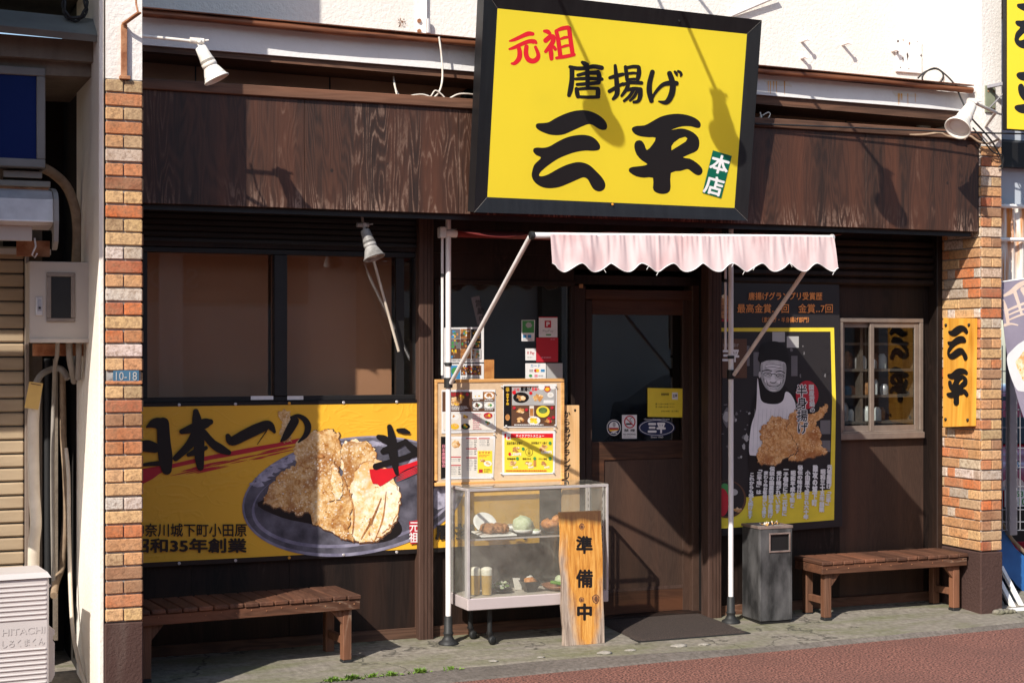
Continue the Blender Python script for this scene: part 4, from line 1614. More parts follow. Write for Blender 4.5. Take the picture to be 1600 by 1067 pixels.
for px in (280, 368, 452, 537, 620):
    for yy in (631.5, 872):
        c = at(px, yy, YBn - .002)
        c.z = (tz + Z(628, 440, YBn)) / 2 if yy < 700 else (bz + Z(875, 440, YBn)) / 2
        q.lathe([(.005, -.002), (.009, -.002), (.009, .002), (.005, .002)], c, 'plate_wood' if px == 452 else 'steel', 10, Matrix.Rotation(math.pi / 2, 3, 'X'), sx=1)
q.build("eyelet", bn)
q = MB()
p = Print(q, BP, .0008, .00005)
# red brush sweep under the writing
p.tr = tr(215, 610, 3.81)
p.poly([(-20, 470), (30, 465), (190, 440), (400, 392), (640, 345), (830, 312), (1100, 255), (1115, 265), (1080, 290), (900, 322), (640, 375), (430, 412), (200, 462), (130, 495), (90, 525), (20, 562), (-20, 570)], 'pred')
for i in range(16):
    x = rng.uniform(150, 620)
    y0 = 500 - (x - 190) * .205 + rng.uniform(-14, 26)
    L = rng.uniform(90, 260)
    p.stroke([(x, y0, 1.5), (x + L * .5, y0 - L * .11, rng.uniform(4, 9)), (x + L, y0 - L * .21, 1)], 'pred', 3)
for i in range(10):
    x = rng.uniform(640, 880)
    y0 = 400 - (x - 640) * .21 + rng.uniform(-14, 22)
    L = rng.uniform(60, 200)
    p.stroke([(x, y0, 1.5), (x + L * .5, y0 - L * .11, rng.uniform(4, 9)), (x + L, y0 - L * .21, 1)], 'pred', 3)
# plate
p.tr = None
p.disc(552, 775, 175, 92, 'slate_rim', 60, -.14)
p.disc(552, 774, 172, 88, 'slate', 60, -.14)
p.disc(552, 781, 160, 72, 'slate_rim', 60, -.14)
p.disc(553, 778, 157, 70, 'slate', 60, -.14)
for k in range(16):
    a = 3.5 + k * .10
    p.lump(552 + 160 * math.cos(a), 772 + 78 * math.sin(a) - 12 * math.cos(a), 16, 6, 'plate_rim_pale', k, 12, .5)
for k in range(12):
    a = 5.5 + k * .11
    p.lump(556 + 138 * math.cos(a), 772 + 60 * math.sin(a) - 14 * math.cos(a), 20, 15, 'plate_rim_pale', k + 40, 14, .5)
p.poly(smoothloop([(402, 785), (440, 808), (500, 822), (545, 846), (600, 846), (628, 828), (600, 800), (480, 770)], 4), 'k')
p.tr = tr(440, 610, 3.81)
fr = random.Random(5)


def rough(pts, k=5, seg=9):
    return [(x + fr.uniform(-k, k) + 5 * math.sin(i * .9), y + fr.uniform(-k, k) + 5 * math.cos(i * .7)) for i, (x, y) in enumerate(smoothloop(pts, seg))]




def inside(pt, poly):
    x, y = pt
    c = False
    for i in range(len(poly)):
        (x1, y1), (x2, y2) = poly[i], poly[i - 1]
        if (y1 > y) != (y2 > y) and x < (x2 - x1) * (y - y1) / (y2 - y1) + x1:
            c = not c
    return c


def piece(p, pts, mat, k=6, n=40, r=(3, 10), mats=('crust_pale', 'crust_mid', 'crust_deep', 'crust_pale'), rim='crust_deep', seed=1, sc=1.0):
    """one lump of batter: dark rim, body, crumbs"""
    rs = random.Random(seed)
    out = rough(pts, k)
    cx_ = sum(a for a, _ in out) / len(out)
    cy_ = sum(b_ for _, b_ in out) / len(out)
    if rim:
        p.poly([(cx_ + (a - cx_) * 1.025 + 2 * sc, cy_ + (b_ - cy_) * 1.025 + 4 * sc) for a, b_ in out], rim)
    p.poly(out, mat)
    xs_ = [a for a, _ in out]
    ys_ = [b_ for _, b_ in out]
    m_ = 0
    st_, p.step = p.step, 5e-6
    while m_ < n:
        a, b_ = rs.uniform(min(xs_), max(xs_)), rs.uniform(min(ys_), max(ys_))
        if inside((a, b_), out):
            q_ = rs.uniform(*r) * sc
            p.lump(a, b_, q_ * rs.uniform(.7, 1.6), q_ * rs.uniform(.6, 1.2), rs.choice(mats), rs.randrange(9999), 9, .6)
            m_ += 1
    p.step = st_


PALE = ('crust_lit', 'crust_pale', 'w', 'crust_mid', 'crust_lit')
GOLD = ('crust_left', 'crust_mid', 'crust_deep', 'crust_left', 'crust_mid', 'pc')
p.poly(rough([(0, 190), (-25, 150), (0, 118), (35, 122), (62, 150), (68, 200), (50, 260), (58, 300), (10, 305), (-10, 250)]), 'crust_mid')
piece(p, [(-110, 660), (-90, 610), (-30, 520), (20, 470), (80, 440), (75, 370), (85, 310), (150, 260), (230, 236), (320, 245), (345, 300), (352, 420), (330, 520), (320, 640), (240, 680), (170, 720), (100, 735), (20, 710), (-60, 690)], 'crust_left', 6, 130, (2.5, 7), GOLD, 'pbrown', 1)
piece(p, [(90, 340), (150, 280), (240, 260), (310, 290), (320, 360), (285, 410), (270, 480), (200, 470), (120, 440)], 'crust_mid', 6, 45, (2.5, 7), PALE, 'crust_deep', 2)
piece(p, [(358, 330), (400, 298), (470, 300), (540, 330), (556, 400), (600, 430), (680, 545), (700, 640), (680, 770), (620, 850), (560, 890), (450, 895), (385, 860), (350, 800), (395, 700), (405, 620), (370, 540), (352, 430)], 'crust_lit', 6, 130, (2.5, 7), PALE, 'pbrown', 3)
piece(p, [(360, 340), (440, 305), (540, 335), (545, 420), (470, 430), (400, 560), (370, 500)], 'crust_mid', 6, 45, (2.5, 7), GOLD, 'crust_deep', 4)
piece(p, [(585, 560), (680, 560), (698, 650), (660, 780), (590, 860), (540, 880), (560, 760), (600, 660)], 'crust_lit', 6, 45, (2.5, 7), PALE, 'crust_deep', 5)
piece(p, [(170, 705), (240, 668), (315, 655), (300, 560), (285, 450), (310, 425), (345, 490), (405, 600), (415, 700), (395, 820), (430, 890), (350, 872), (260, 822), (185, 790)], 'crust_left', 6, 130, (2.5, 7), GOLD, 'pbrown', 6)
piece(p, [(300, 440), (330, 470), (360, 560), (350, 640), (318, 640), (296, 560)], 'crust_pale', 6, 45, (2.5, 7), PALE, 'pbrown', 7)
for (x, y, w, h_) in ((530, 780, 18, 26), (232, 390, 26, 12), (375, 810, 12, 26), (352, 690, 10, 18), (640, 800, 10, 8), (520, 850, 10, 16)):
    p.lump(x, y, w, h_, 'crust_deep', int(x), amp=.5)
for s_ in ([(470, 880, 6), (540, 760, 12), (590, 640, 5)], [(420, 850, 5), (425, 700, 10), (380, 560, 4)], [(555, 880, 4), (600, 760, 9), (620, 600, 3)]):
    p.stroke(s_, 'crust_deep')
# big writing
p.poly([(520, 468), (650, 462), (740, 438), (811, 414), (811, 440), (740, 468), (680, 505), (650, 528), (600, 562), (582, 570), (570, 556), (540, 552), (528, 520)], 'r')
for i in range(5):
    y0 = 480 + i * 9
    p.stroke([(680, y0 + 25, 1), (740, y0, 6), (811, y0 - 32, 4)], 'r', 3)
for s_ in ([(575, 275, 28), (610, 290, 46), (630, 312, 23)], [(690, 236, 21), (725, 240, 34), (755, 250, 18)], [(612, 355, 39), (670, 335, 39), (735, 304, 30)],
           [(640, 215, 30), (655, 290, 48), (662, 380, 53), (672, 440, 39), (684, 492, 25)], [(735, 300, 28), (760, 330, 39), (805, 366, 44)],
           [(800, 372, 39), (740, 396, 32), (640, 425, 32), (560, 452, 41)], [(640, 330, 21), (600, 362, 30)]):
    p.stroke(s_, 'k')
for s_ in ([(75, 182, 53), (50, 225, 51), (20, 275, 39), (-5, 300, 12)], [(55, 160, 16), (95, 150, 23), (135, 172, 34), (155, 215, 39), (140, 265, 30), (98, 306, 9)]):
    p.stroke(s_, 'k')
p.poly([(756, 778), (806, 770), (806, 905), (764, 914)], 'pred')
p.vtext("元祖", 786, 775, 905, 56, 'w', .02, -2)
p.tr = tr(215, 610, 3.81)
for s_ in ([(50, 218, 7), (100, 195, 60), (150, 200, 72)], [(150, 195, 72), (155, 300, 79), (165, 400, 84), (172, 470, 60)], [(20, 330, 60), (60, 330, 72), (100, 340, 60)], [(20, 442, 17), (80, 436, 26), (140, 432, 31)],
           [(262, 244, 31), (330, 222, 55), (400, 195, 60), (432, 186, 34)], [(345, 125, 34), (352, 180, 58), (362, 280, 67), (366, 390, 58), (372, 455, 41)],
           [(345, 262, 60), (300, 330, 50), (225, 402, 36)], [(390, 250, 43), (440, 310, 48), (490, 345, 53), (540, 368, 31)], [(300, 382, 22), (350, 362, 41), (405, 340, 24)],
           [(535, 270, 29), (560, 300, 55), (640, 262, 65), (720, 224, 65), (780, 206, 53), (812, 245, 19)], [(640, 285, 7), (600, 305, 4)], [(765, 240, 7), (710, 320, 4)]):
    p.stroke(s_, 'k')
p.tr = None
p.text("神奈川城下町小田原", 206, 817, 385, 838, 'k', .018)
p.text("昭和35年創業", 205, 840, 385, 863, 'k', .035)
p.text("唐揚げ三平", 679, 817, 835, 843, 'k', .04)
q.build("banner_print", bn)
# ------------------------------------------------------------------ right-hand poster
ps = thing("food_poster", "tall black poster of an aproned cook and fried chicken on the right wall", "poster", (5.6, .48, .85))
YPo = .452
PP = wallplane(YPo)
q = MB()
q.slab([PP(1128, 440), PP(1311, 440), PP(1316, 822), PP(1128, 837)], (0, .004, 0), 'pdark')
q.build("poster_sheet", ps)
q = MB()
p = Print(q, PP, .0008, .00005, tr(1120, 430, 5.08))
# yellow border band
YB_ = [(-5, 418), (930, 416), (945, 700), (930, 1060)]
p.poly([(30, 418), (930, 416), (945, 1000), (930, 1940), (20, 2010), (20, 1990), (20, 1780), (898, 1700), (915, 1000), (902, 447), (30, 447)], 'y2')
# dim kitchen behind the cook
for (x0, y0, x1, y1, m_) in ((440, 450, 540, 530, 'pgrey'), (555, 485, 650, 575, 'pgrey'), (210, 560, 260, 720, 'pmid'), (290, 610, 340, 800, 'pmid'), (590, 640, 640, 800, 'pmid'),
                             (820, 1150, 900, 1260, 'pmid'), (800, 1310, 900, 1400, 'pmid')):
    p.rect(x0, y0, x1, y1, m_)
rs = random.Random(11)
for i in range(26):
    p.lump(rs.uniform(40, 300), rs.uniform(1000, 1700), rs.uniform(6, 26), rs.uniform(5, 18), rs.choice(['pmid', 'pdark', 'pgrey', 'pmid']), i, amp=.6)
for i in range(12):
    p.lump(rs.uniform(560, 880), rs.uniform(560, 800), rs.uniform(8, 30), rs.uniform(8, 40), rs.choice(['pmid', 'pdark']), i, amp=.6)
p.lump(90, 1130, 60, 90, 'pmid', 3)
p.lump(80, 1120, 36, 50, 'pgrey', 4)
# cook: shoulders, apron, head
p.poly([(330, 800), (320, 900), (270, 1080), (250, 1500), (330, 1640), (640, 1640), (700, 1300), (660, 1060), (620, 960), (560, 900), (520, 870), (400, 860)], 'k', smooth=4)
p.poly([(320, 820), (335, 900), (350, 990), (400, 1018), (480, 1020), (525, 990), (545, 925), (590, 950), (625, 1040), (600, 1180), (560, 1300), (520, 1430), (300, 1430), (255, 1400), (270, 1200), (310, 1060)], 'apron', smooth=4)
for k in range(9):
    p.stroke([(300 + k * 32, 1060, 1.5), (290 + k * 32, 1230, 2), (285 + k * 32, 1400, 1.5)], 'pgrey', 3)
p.poly([(352, 690), (345, 780), (362, 850), (392, 900), (440, 924), (495, 914), (532, 860), (547, 780), (542, 700), (480, 670), (400, 665)], 'skin_grey', smooth=4)
p.poly([(520, 700), (546, 720), (545, 790), (530, 862), (496, 912), (470, 918), (508, 860), (522, 790)], 'pgrey', smooth=3)
p.poly([(352, 700), (362, 720), (368, 790), (385, 850), (410, 905), (392, 900), (360, 850), (344, 780)], 'pgrey', smooth=3)
p.lump(440, 722, 62, 26, 'apron', 3, 18, .2)
p.lump(398, 838, 24, 16, 'apron', 4, 14, .2)
p.lump(494, 846, 22, 15, 'apron', 5, 14, .2)
p.lump(444, 905, 26, 10, 'apron', 6, 14, .2)
p.poly([(428, 770), (450, 768), (458, 820), (466, 838), (442, 848), (420, 838), (430, 815)], 'apron', smooth=3)
p.poly([(330, 640), (350, 560), (410, 528), (490, 530), (545, 575), (570, 640), (560, 694), (480, 676), (400, 676), (345, 694), (325, 670)], 'k', smooth=4)
for cx_, cy_, rx_, ry_ in ((402, 788, 34, 18), (500, 798, 32, 17)):
    p.disc(cx_, cy_, rx_, ry_, 'k', 22, .12)
    p.disc(cx_, cy_ + 1, rx_ - 5, ry_ - 4, 'skin_grey', 20, .12)
    p.stroke([(cx_ - 20, cy_ + 2, 3), (cx_, cy_ - 3, 7), (cx_ + 20, cy_ + 4, 3)], 'k', 4)
for s_ in ([(356, 762, 6), (396, 752, 9), (434, 762, 6)], [(466, 766, 6), (504, 760, 9), (536, 776, 6)], [(434, 786, 6), (450, 782, 6), (468, 790, 6)],
           [(352, 780, 5), (340, 772, 5)], [(420, 846, 4), (430, 852, 6), (456, 854, 6), (468, 844, 4)],
           [(400, 868, 4), (420, 880, 7), (448, 886, 9), (476, 882, 7), (496, 868, 4)], [(392, 832, 3), (396, 856, 5), (400, 872, 3)], [(506, 838, 3), (502, 858, 5), (496, 872, 3)],
           [(386, 712, 3), (440, 706, 4), (508, 716, 3)], [(380, 734, 3), (440, 728, 4), (514, 740, 3)], [(420, 900, 3), (446, 904, 4), (472, 900, 3)], [(366, 820, 3), (374, 852, 3)], [(528, 824, 3), (520, 856, 3)]):
    p.stroke(s_, 'pdark', 4)
p.stroke([(420, 884, 2), (448, 889, 4), (474, 885, 2)], 'pw', 3)
p.disc(338, 790, 10, 26, 'skin_grey', 12)
for (x, y, rx, ry) in ((230, 1290, 26, 40), (210, 1360, 18, 30), (190, 1440, 10, 16)):
    p.lump(x, y, rx, ry, 'pgrey', int(y), amp=.5)
# left sign fragment
p.rect(40, 505, 235, 815, 'pbrown')
p.text("元祖唐揚げ", 45, 540, 170, 570, 'pgrey')
p.text("三平", 40, 590, 175, 690, 'w', .05)
# bowl at lower left and dish at upper left
p.disc(80, 1775, 150, 150, 'pbrown', 40)
p.disc(76, 1770, 138, 140, 'pdark', 40)
p.disc(60, 1700, 40, 50, 'pgreen', 20)
p.disc(40, 1800, 52, 110, 'pred', 24)
p.disc(130, 1720, 34, 26, 'pgrey', 20)
p.lump(165, 1860, 42, 26, 'crust_mid', 8, amp=.6)
p.lump(70, 260, 66, 110, 'crust_deep', 2)
p.rect(36, 350, 110, 368, 'pred')
for k in range(3):
    p.rect(38, 240 + 34 * k, 104, 246 + 34 * k, 'pbrown')
p.lump(56, 170, 24, 20, 'crust_pale', 5)
# fried chicken
T0 = lambda pts: [(x * 5.08 / 4.847, (y / 4.847 + 190) * 5.08) for x, y in pts]
GOLD2 = ('crust_orange', 'crust_left', 'crust_deep', 'crust_orange', 'crust_pale')
piece(p, T0([(570, 110), (600, 96), (680, 130), (740, 120), (800, 66), (830, 58), (836, 90), (800, 150), (740, 205), (780, 250), (785, 320), (800, 380), (828, 395), (815, 430), (740, 450), (620, 480), (540, 465), (520, 300), (530, 180)]), 'crust_orange', 6, 90, (3, 8), GOLD2, 'pbrown', 11)
piece(p, T0([(560, 200), (640, 160), (720, 200), (760, 280), (770, 370), (700, 400), (620, 380), (560, 300)]), 'crust_orange', 6, 60, (3, 8), GOLD2, None, 12)
piece(p, T0([(400, 160), (440, 148), (500, 165), (548, 185), (520, 240), (560, 300), (608, 385), (590, 425), (530, 450), (440, 510), (330, 505), (302, 480), (308, 400), (340, 365), (325, 290), (330, 230), (380, 195)]), 'crust_orange', 6, 90, (3, 8), GOLD2, 'pbrown', 13)
piece(p, T0([(400, 190), (500, 200), (520, 260), (560, 340), (500, 400), (420, 370), (350, 360), (345, 270)]), 'crust_orange', 6, 60, (3, 8), GOLD2, None, 14)
# red disc with the dish's name
p.disc(712, 948, 90, 112, 'pred', 36)
p.vtext("国産若鶏の", 744, 866, 1090, 44, 'w', .045, 2)
p.vtext("半身揚げ", 668, 866, 1260, 88, 'w', .075, 2)
p.vtext("国産若鶏の", 744, 866, 1090, 44, 'k', .0, 2)
p.vtext("半身揚げ", 668, 866, 1260, 88, 'k', .02, 2)
# heading
p.text("唐揚げグランプリ受賞歴", 246, 135, 832, 198, 'or', .02)
p.text("最高金賞‥1回　金賞‥7回", 158, 228, 915, 300, 'or', .01)
p.text("（素揚げ・半身揚げ部門）", 355, 332, 725, 376, 'or', .0)
# columns of writing, right to left
colsT = ["元祖唐揚げ「三平」", "昭和三十五年創業", "難攻の城下町", "小田原で愛され六十年", "秘伝の味付けは", "昭和平成令和と", "一子相伝にて二代目に", "受け継がれています", "伝説の国産若鶏半身揚げ", "変わらぬお客様がいる限り", "「三平魂」は", "これからも燃え続けます"]
xs_ = [850, 800, 742, 684, 628, 574, 520, 467, 415, 368, 320, 262]
y0s = [512, 545, 515, 555, 515, 555, 530, 560, 525, 560, 530, 570]
y1s = [840, 870, 825, 925, 770, 840, 900, 880, 915, 915, 735, 920]
for tx, cx_, ya, yb in zip(colsT, xs_, y0s, y1s):
    ya, yb = (ya / 4.847 + 190) * 5.08, (yb / 4.847 + 190) * 5.08
    w_ = (yb - ya) / len(tx) * 1.0
    cx_ = cx_ * 5.08 / 4.847
    p.vtext(tx, cx_, ya, yb, min(40, w_ * 1.15), 'w', .075, -1.6)
    p.vtext(tx, cx_, ya, yb, min(40, w_ * 1.15), 'k', .0, -1.6)
q.build("poster_print", ps)

# ------------------------------------------------------------------ signs and papers on the glass and door
def paper(name, label, cat, quad, Y, mat, draw=None, group=None, thick=.0012):
    q = MB()
    pm = wallplane(Y)
    q.slab([pm(*c) for c in quad], (0, thick, 0), mat)
    if draw:
        draw(Print(q, pm, .0006, .00005))
    return q.build(name, None, label, cat, group)


GL = .5105


def d_yellow(p):
    p.text("営業時間", 1033, 614, 1045, 618, 'k', .02)
    p.rect(1050, 613, 1059, 624, 'w')
    p.text("三平", 1051, 616, 1058, 621, 'k', .05)
    p.text("昼 11:30～14:00 ラスト", 1024, 629.5, 1054, 632.5, 'k')
    p.text("夜 17:00～21:00 ラスト", 1024, 634, 1054, 637, 'k')
    p.text("定休日 水曜日・第三木曜日", 1033, 641, 1060, 643.5, 'k')


paper("notice_paper", "yellow opening-hours paper taped inside the door glass", "notice", [(1012, 606), (1067, 607), (1066, 652), (1012, 651)], .655, 'y2', d_yellow)


def d_smoke(p):
    p.disc(984, 659, 9, 10, 'pred')
    p.disc(984, 659, 7.2, 8.2, 'pw')
    p.rect(978, 661, 988, 663.5, 'k')
    p.stroke([(987, 659, .8), (984, 655, .8), (988, 652, .8)], 'k', 3)
    p.line(978, 653, 990, 665, 1.6, 'pred')
    p.text("禁 煙", 975, 670, 992, 674.5, 'k', .02)
    p.text("NO SMOKING", 974, 677, 993, 679.5, 'k', .02)
    p.lines(974, 681, 993, 684, 2, 'pgrey', 2)


paper("smoking_notice", "white no-smoking notice with a red ring on the door glass", "notice", [(972, 648), (995, 648), (995, 685), (972, 685)], .655, 'pw', d_smoke)

q = MB()
pm = wallplane(.655)
p = Print(q, pm, .0008, .00005)
p.disc(1026, 668, 29, 14, 'pnavy', 40)
p.disc(1026, 668, 27, 12, 'w', 40)
p.disc(1026, 668, 26.2, 11.4, 'pnavy', 40)
p.text("三平", 1012, 660, 1040, 677, 'w', .06)
p.text("Ganso Karaage Sanpei", 1007, 653.6, 1046, 656.6, 'w')
p.text("Since 1960", 1017, 681, 1036, 684, 'w')
q.build("oval_sticker", None, "navy oval sticker with white brush lettering low on the door glass", "sticker")
q = MB()
p = Print(q, pm, .0008, .00005)
p.disc(959, 668, 11, 12.5, 'w', 30)
p.disc(959, 668, 10, 11.5, 'pnavy', 30)
p.disc(959, 667, 7.6, 8.6, 'w', 30)
p.poly([(950, 668), (953, 671), (966, 670), (968, 666), (966, 672), (953, 674)], 'y')
p.rect(952, 668, 966, 671, 'pred')
p.disc(959.5, 663, 2.4, 4, 'pgrey', 14)
p.lines(954, 675, 965, 678, 1, 'w', 3)
q.build("round_sticker", None, "small round navy and white award sticker low on the door glass", "sticker")

paper("payment_sticker", "white payment sticker with red logo square on dark glass", "sticker", [(842, 495), (871, 495), (871, 527), (842, 527)], GL, 'pw', lambda p: (
    p.rect(842, 495, 871, 496.5, 'pred'), p.rect(851, 501, 861, 512, 'pred'), p.text("P", 853.5, 503, 859, 510, 'w', .05), p.text("PayPay", 848, 515, 865, 520, 'pgrey', .01), p.rect(853, 522, 861, 524, 'pgreen')))
paper("payment_sticker", "tall pale green payment sticker, leftmost on the dark glass", "sticker", [(815, 500), (836, 500), (835, 533), (815, 533)], GL, 'pw', lambda p: (
    p.rect(816, 501, 834.5, 520, 'pgreen'), p.lump(826, 508, 6, 5, 'pgrey', 3), p.rect(817, 523, 822.5, 528, 'pblue'), p.rect(824.5, 523, 830, 528, 'pblue'), p.lines(817, 529, 833, 532, 1, 'pgrey', 4)))
paper("delivery_sticker", "square red delivery sticker with faint white writing", "sticker", [(838, 527.5), (872, 527.5), (872, 565.5), (838, 565.5)], GL - .0015, 'pred', lambda p: (
    p.lines(846, 557, 865, 560, 1, 'ppink', 5, .7), p.lines(860, 529.5, 870, 531, 1, 'ppink', 6, .7)))
paper("payment_sticker", "small white square pay sticker left of the red one", "sticker", [(821, 544.5), (837.5, 544.5), (837.5, 563), (821, 563)], GL, 'pw', lambda p: (
    p.text("R Pay", 824, 549, 835, 555, 'pred', .02), p.lines(824, 557, 834, 559.5, 1, 'pgrey', 5)))
paper("card_sticker", "white sticker of card logos just above the pinboard", "sticker", [(821, 567.5), (853, 567.5), (853, 600), (821, 600)], GL, 'pw', lambda p: (
    p.text("カード", 829, 569, 844, 574, 'pblue', .01), p.rect(827, 577, 833, 581, 'pgrey'), p.disc(837, 579, 2.6, 2.6, 'pred'), p.disc(840, 579, 2.6, 2.6, 'y'), p.rect(845, 577, 851, 581, 'pblue'),
    p.disc(829, 587, 2.6, 2.2, 'pgreen'), p.rect(835, 585, 840, 589, 'ppink'), p.lines(841, 585, 851, 589, 1, 'pgrey', 6), p.text("pay", 828, 591, 848, 595, 'pred')))
paper("grey_sticker", "blank translucent grey sticker beside the card logos", "sticker", [(854, 567.5), (879, 567.5), (879, 600), (854, 600)], GL, 'pgrey')


def d_news(p):
    rs = random.Random(4)
    for j in range(3):
        for i in range(3):
            x0, y0 = 703 + i * 16.3, 514 + j * 15.5
            p.rect(x0, y0, x0 + 15.8, y0 + 15, rs.choice(['pbrown', 'pmid', 'pgrey', 'pdark', 'food_brown']))
            for k in range(9):
                p.lump(x0 + rs.uniform(2, 13), y0 + rs.uniform(2, 13), rs.uniform(1, 3.4), rs.uniform(1, 3), rs.choice(['pw', 'y', 'pgreen', 'pmid', 'gold', 'pbrown', 'pblue']), k + j * 9)
    p.lines(704, 561, 751, 564, 1, 'pgrey', 9)


def d_news2(p):
    rs = random.Random(8)
    p.rect(702, 571, 719, 592, 'pblue')
    p.disc(711, 580, 6, 6, 'pgreen')
    p.rect(720, 571, 752, 586, 'pbrown')
    for k in range(60):
        p.lump(rs.uniform(722, 750), rs.uniform(572, 585), 1.2, 1.2, rs.choice(['y', 'pw', 'pblue', 'pred', 'gold']), k)
    p.lines(721, 588, 752, 593, 2, 'pgrey', 3)


paper("photo_sheet", "white sheet of food snapshots behind the glass, upper one", "poster", [(690, 512), (756, 511), (756, 566), (690, 567)], GL, 'pw', d_news)
paper("photo_sheet", "white sheet with blue print behind the glass, lower one above the pinboard", "poster", [(690, 569), (756, 568), (756, 603), (690, 604)], GL, 'pw', d_news2)
paper("small_poster", "narrow dim yellow slip on the dark glass beside the photo sheets", "poster", [(756.5, 562), (772, 562), (772, 603), (756.5, 603)], GL + .001, 'gold')
# crooked sticker high on the glass
paper("crooked_sticker", "crooked grey sticker high on the dark window", "sticker", [(736, 465), (749, 462), (757, 506), (746, 508)], GL, 'pmid', lambda p: p.vtext("営業中", 746, 468, 504, 11, 'pdark', .02, 3))

# ------------------------------------------------------------------ menu pinboard
mb_ = thing("menu_board", "beige pinboard holding four printed menus above the display case", "menu board", (3.6, .43, 1.0))
YM = .424
q = MB()
fb(q, 683, 596, 879, 752, YM, YM + .018, 'cork')
q.build("pinboard", mb_)
q = MB()
for (a, b_, c, d_) in ((680, 592, 882, 597), (680, 751, 882, 756), (680, 597.2, 684, 750.8), (877, 597.2, 882, 750.8)):
    fb(q, a, b_, c, d_, YM - .006, YM + .02, 'board_edge', .002)
q.build("board_frame", mb_)
fdr = random.Random(15)


def dish(p, cx, cy, r, plate='ceramic', food=('gold', 'crust_mid', 'crust_pale')):
    if plate:
        p.disc(cx, cy, r * 1.25, r * .85, plate, 18)
    for k in range(9):
        p.lump(cx + fdr.uniform(-.5, .5) * r, cy + fdr.uniform(-.45, .3) * r, r * fdr.uniform(.3, .55), r * fdr.uniform(.25, .45), fdr.choice(food), k, 10, .5)


MEN = "printed menus pinned on the board"


def menuA(p):      # brown side-dish sheet
    p.rect(691, 612, 773, 643, 'pbrown')
    dish(p, 714, 626, 15, None, ('gold', 'y', 'crust_pale', 'crust_mid'))
    p.text("鶏皮餃子", 702, 613, 724, 619, 'pred', .02)
    p.lines(703, 634, 732, 641, 3, 'w', 3)
    p.disc(730, 616, 2.5, 2.5, 'pred')
    for i, (x, y) in enumerate(((746, 618), (764, 618), (746, 633), (764, 633))):
        p.rect(x - 8.4, y - 6, x + 8.4, y + 5, ('pw', 'gold', 'pmid', 'pgrey')[i])
        dish(p, x, y, 6, 'ceramic', (('y', 'pw', 'crust_pale'), ('gold', 'crust_mid'), ('pbrown', 'pgreen', 'crust_mid'), ('cabbage', 'pgreen', 'crust_pale'))[i])
        p.lines(x - 7, y + 5.5, x + 7, y + 8, 1, 'w', i)
    p.rect(692, 645, 772, 672, 'pc')
    for i, (x, y) in enumerate(((710, 651), (727, 651), (710, 666), (727, 666), (762, 649), (762, 661))):
        dish(p, x, y, 5.5, ('ceramic', None, 'y', 'k', 'pred', 'ceramic')[i], (('cabbage', 'pw', 'gold'), ('y', 'gold'), ('y', 'crust_pale'), ('y', 'pgreen'), ('gold', 'y'), ('pgreen', 'gold'))[i])
    p.lines(738, 645, 752, 671, 8, 'ppink', 8, .35)


def menuB(p):      # price list
    p.rect(703, 685, 771, 745, 'pc')
    p.lump(712, 694, 8, 7, 'crust_mid', 3)
    p.lump(710, 695, 5, 3, 'crust_pale', 7)
    for (x, y, n) in ((728, 684, 5), (703, 713, 2), (728, 700, 3), (748, 684, 4), (703, 726, 5), (728, 714, 7)):
        p.rect(x, y, x + 17, y + 1.6, 'pred')
        p.lines(x + 1, y + 2.6, x + 12, y + 2.6 + n * 2.6, n, 'pgrey', int(x + y), .4)
        p.lines(x + 13, y + 2.6, x + 17, y + 2.6 + n * 2.6, n, 'pdark', int(x * y), .4)
    p.rect(746, 704, 769, 739, 'y2')
    p.text("おすすめ", 748, 705, 766, 709, 'pred', .02)
    p.lines(748, 710, 766, 714, 2, 'pred', 4)
    dish(p, 754, 720, 5, None)
    dish(p, 762, 724, 5, 'ceramic')
    p.rect(748, 733, 754, 738, 'pred')
    p.lines(756, 732, 767, 738, 3, 'k', 7, .4)


def menuC(p):      # brown picture menu
    p.rect(787, 603, 868, 666, 'pbrown')
    p.rect(787, 603, 799, 666, 'k')
    p.vtext("三平", 793, 605, 612, 6, 'y', .05)
    p.vtext("おすすめ", 793, 614, 633, 4.5, 'y', .05)
    p.disc(793, 652, 3.6, 5, 'gold')
    p.rect(800, 605, 867, 633, 'pgrey')
    p.text("元祖", 802, 606, 812, 611, 'pred', .03)
    p.text("唐揚げ", 813, 604, 830, 611.5, 'k', .05)
    p.text("日本一", 831, 605, 844, 611, 'r', .06)
    dish(p, 814, 621, 10, 'k', ('crust_mid', 'gold', 'crust_pale'))
    dish(p, 841, 622, 10, None, ('crust_mid', 'gold', 'crust_pale'))
    for (x, y, a, c) in ((846, 605, 'ceramic', 'pw'), (855, 608, 'pred', 'y'), (860, 617, 'ceramic', 'rice'), (864, 604, 'ceramic', 'pw')):
        p.disc(x, y, 5, 4.4, a, 16)
        p.disc(x, y, 3.6, 3, c, 14)
    p.disc(803, 613, 3, 3, 'r')
    p.disc(829, 614, 2.6, 2.6, 'r')
    p.rect(849, 625, 865, 630, 'pw')
    dish(p, 812, 642, 9, None, ('crust_mid', 'gold', 'crust_pale'))
    p.rect(827, 634, 834, 651, 'pc')
    p.rect(827.6, 638, 833.4, 650, 'gold')
    p.disc(848, 643, 10.5, 9, 'y2', 22)
    p.disc(848, 641, 7, 5, 'leafy', 16)
    for i, x in enumerate((813, 834, 857)):
        dish(p, x, 657, 8, (None, 'ceramic', None)[i], (('crust_pale', 'gold'), ('y', 'y2', 'gold'), ('crust_mid', 'pred', 'gold'))[i])
    p.lines(803, 662, 866, 665, 1, 'w', 6)
    for x, y in ((803, 637), (822, 640), (862, 637), (864, 652)):
        p.disc(x, y, 2.4, 2.4, 'pred')


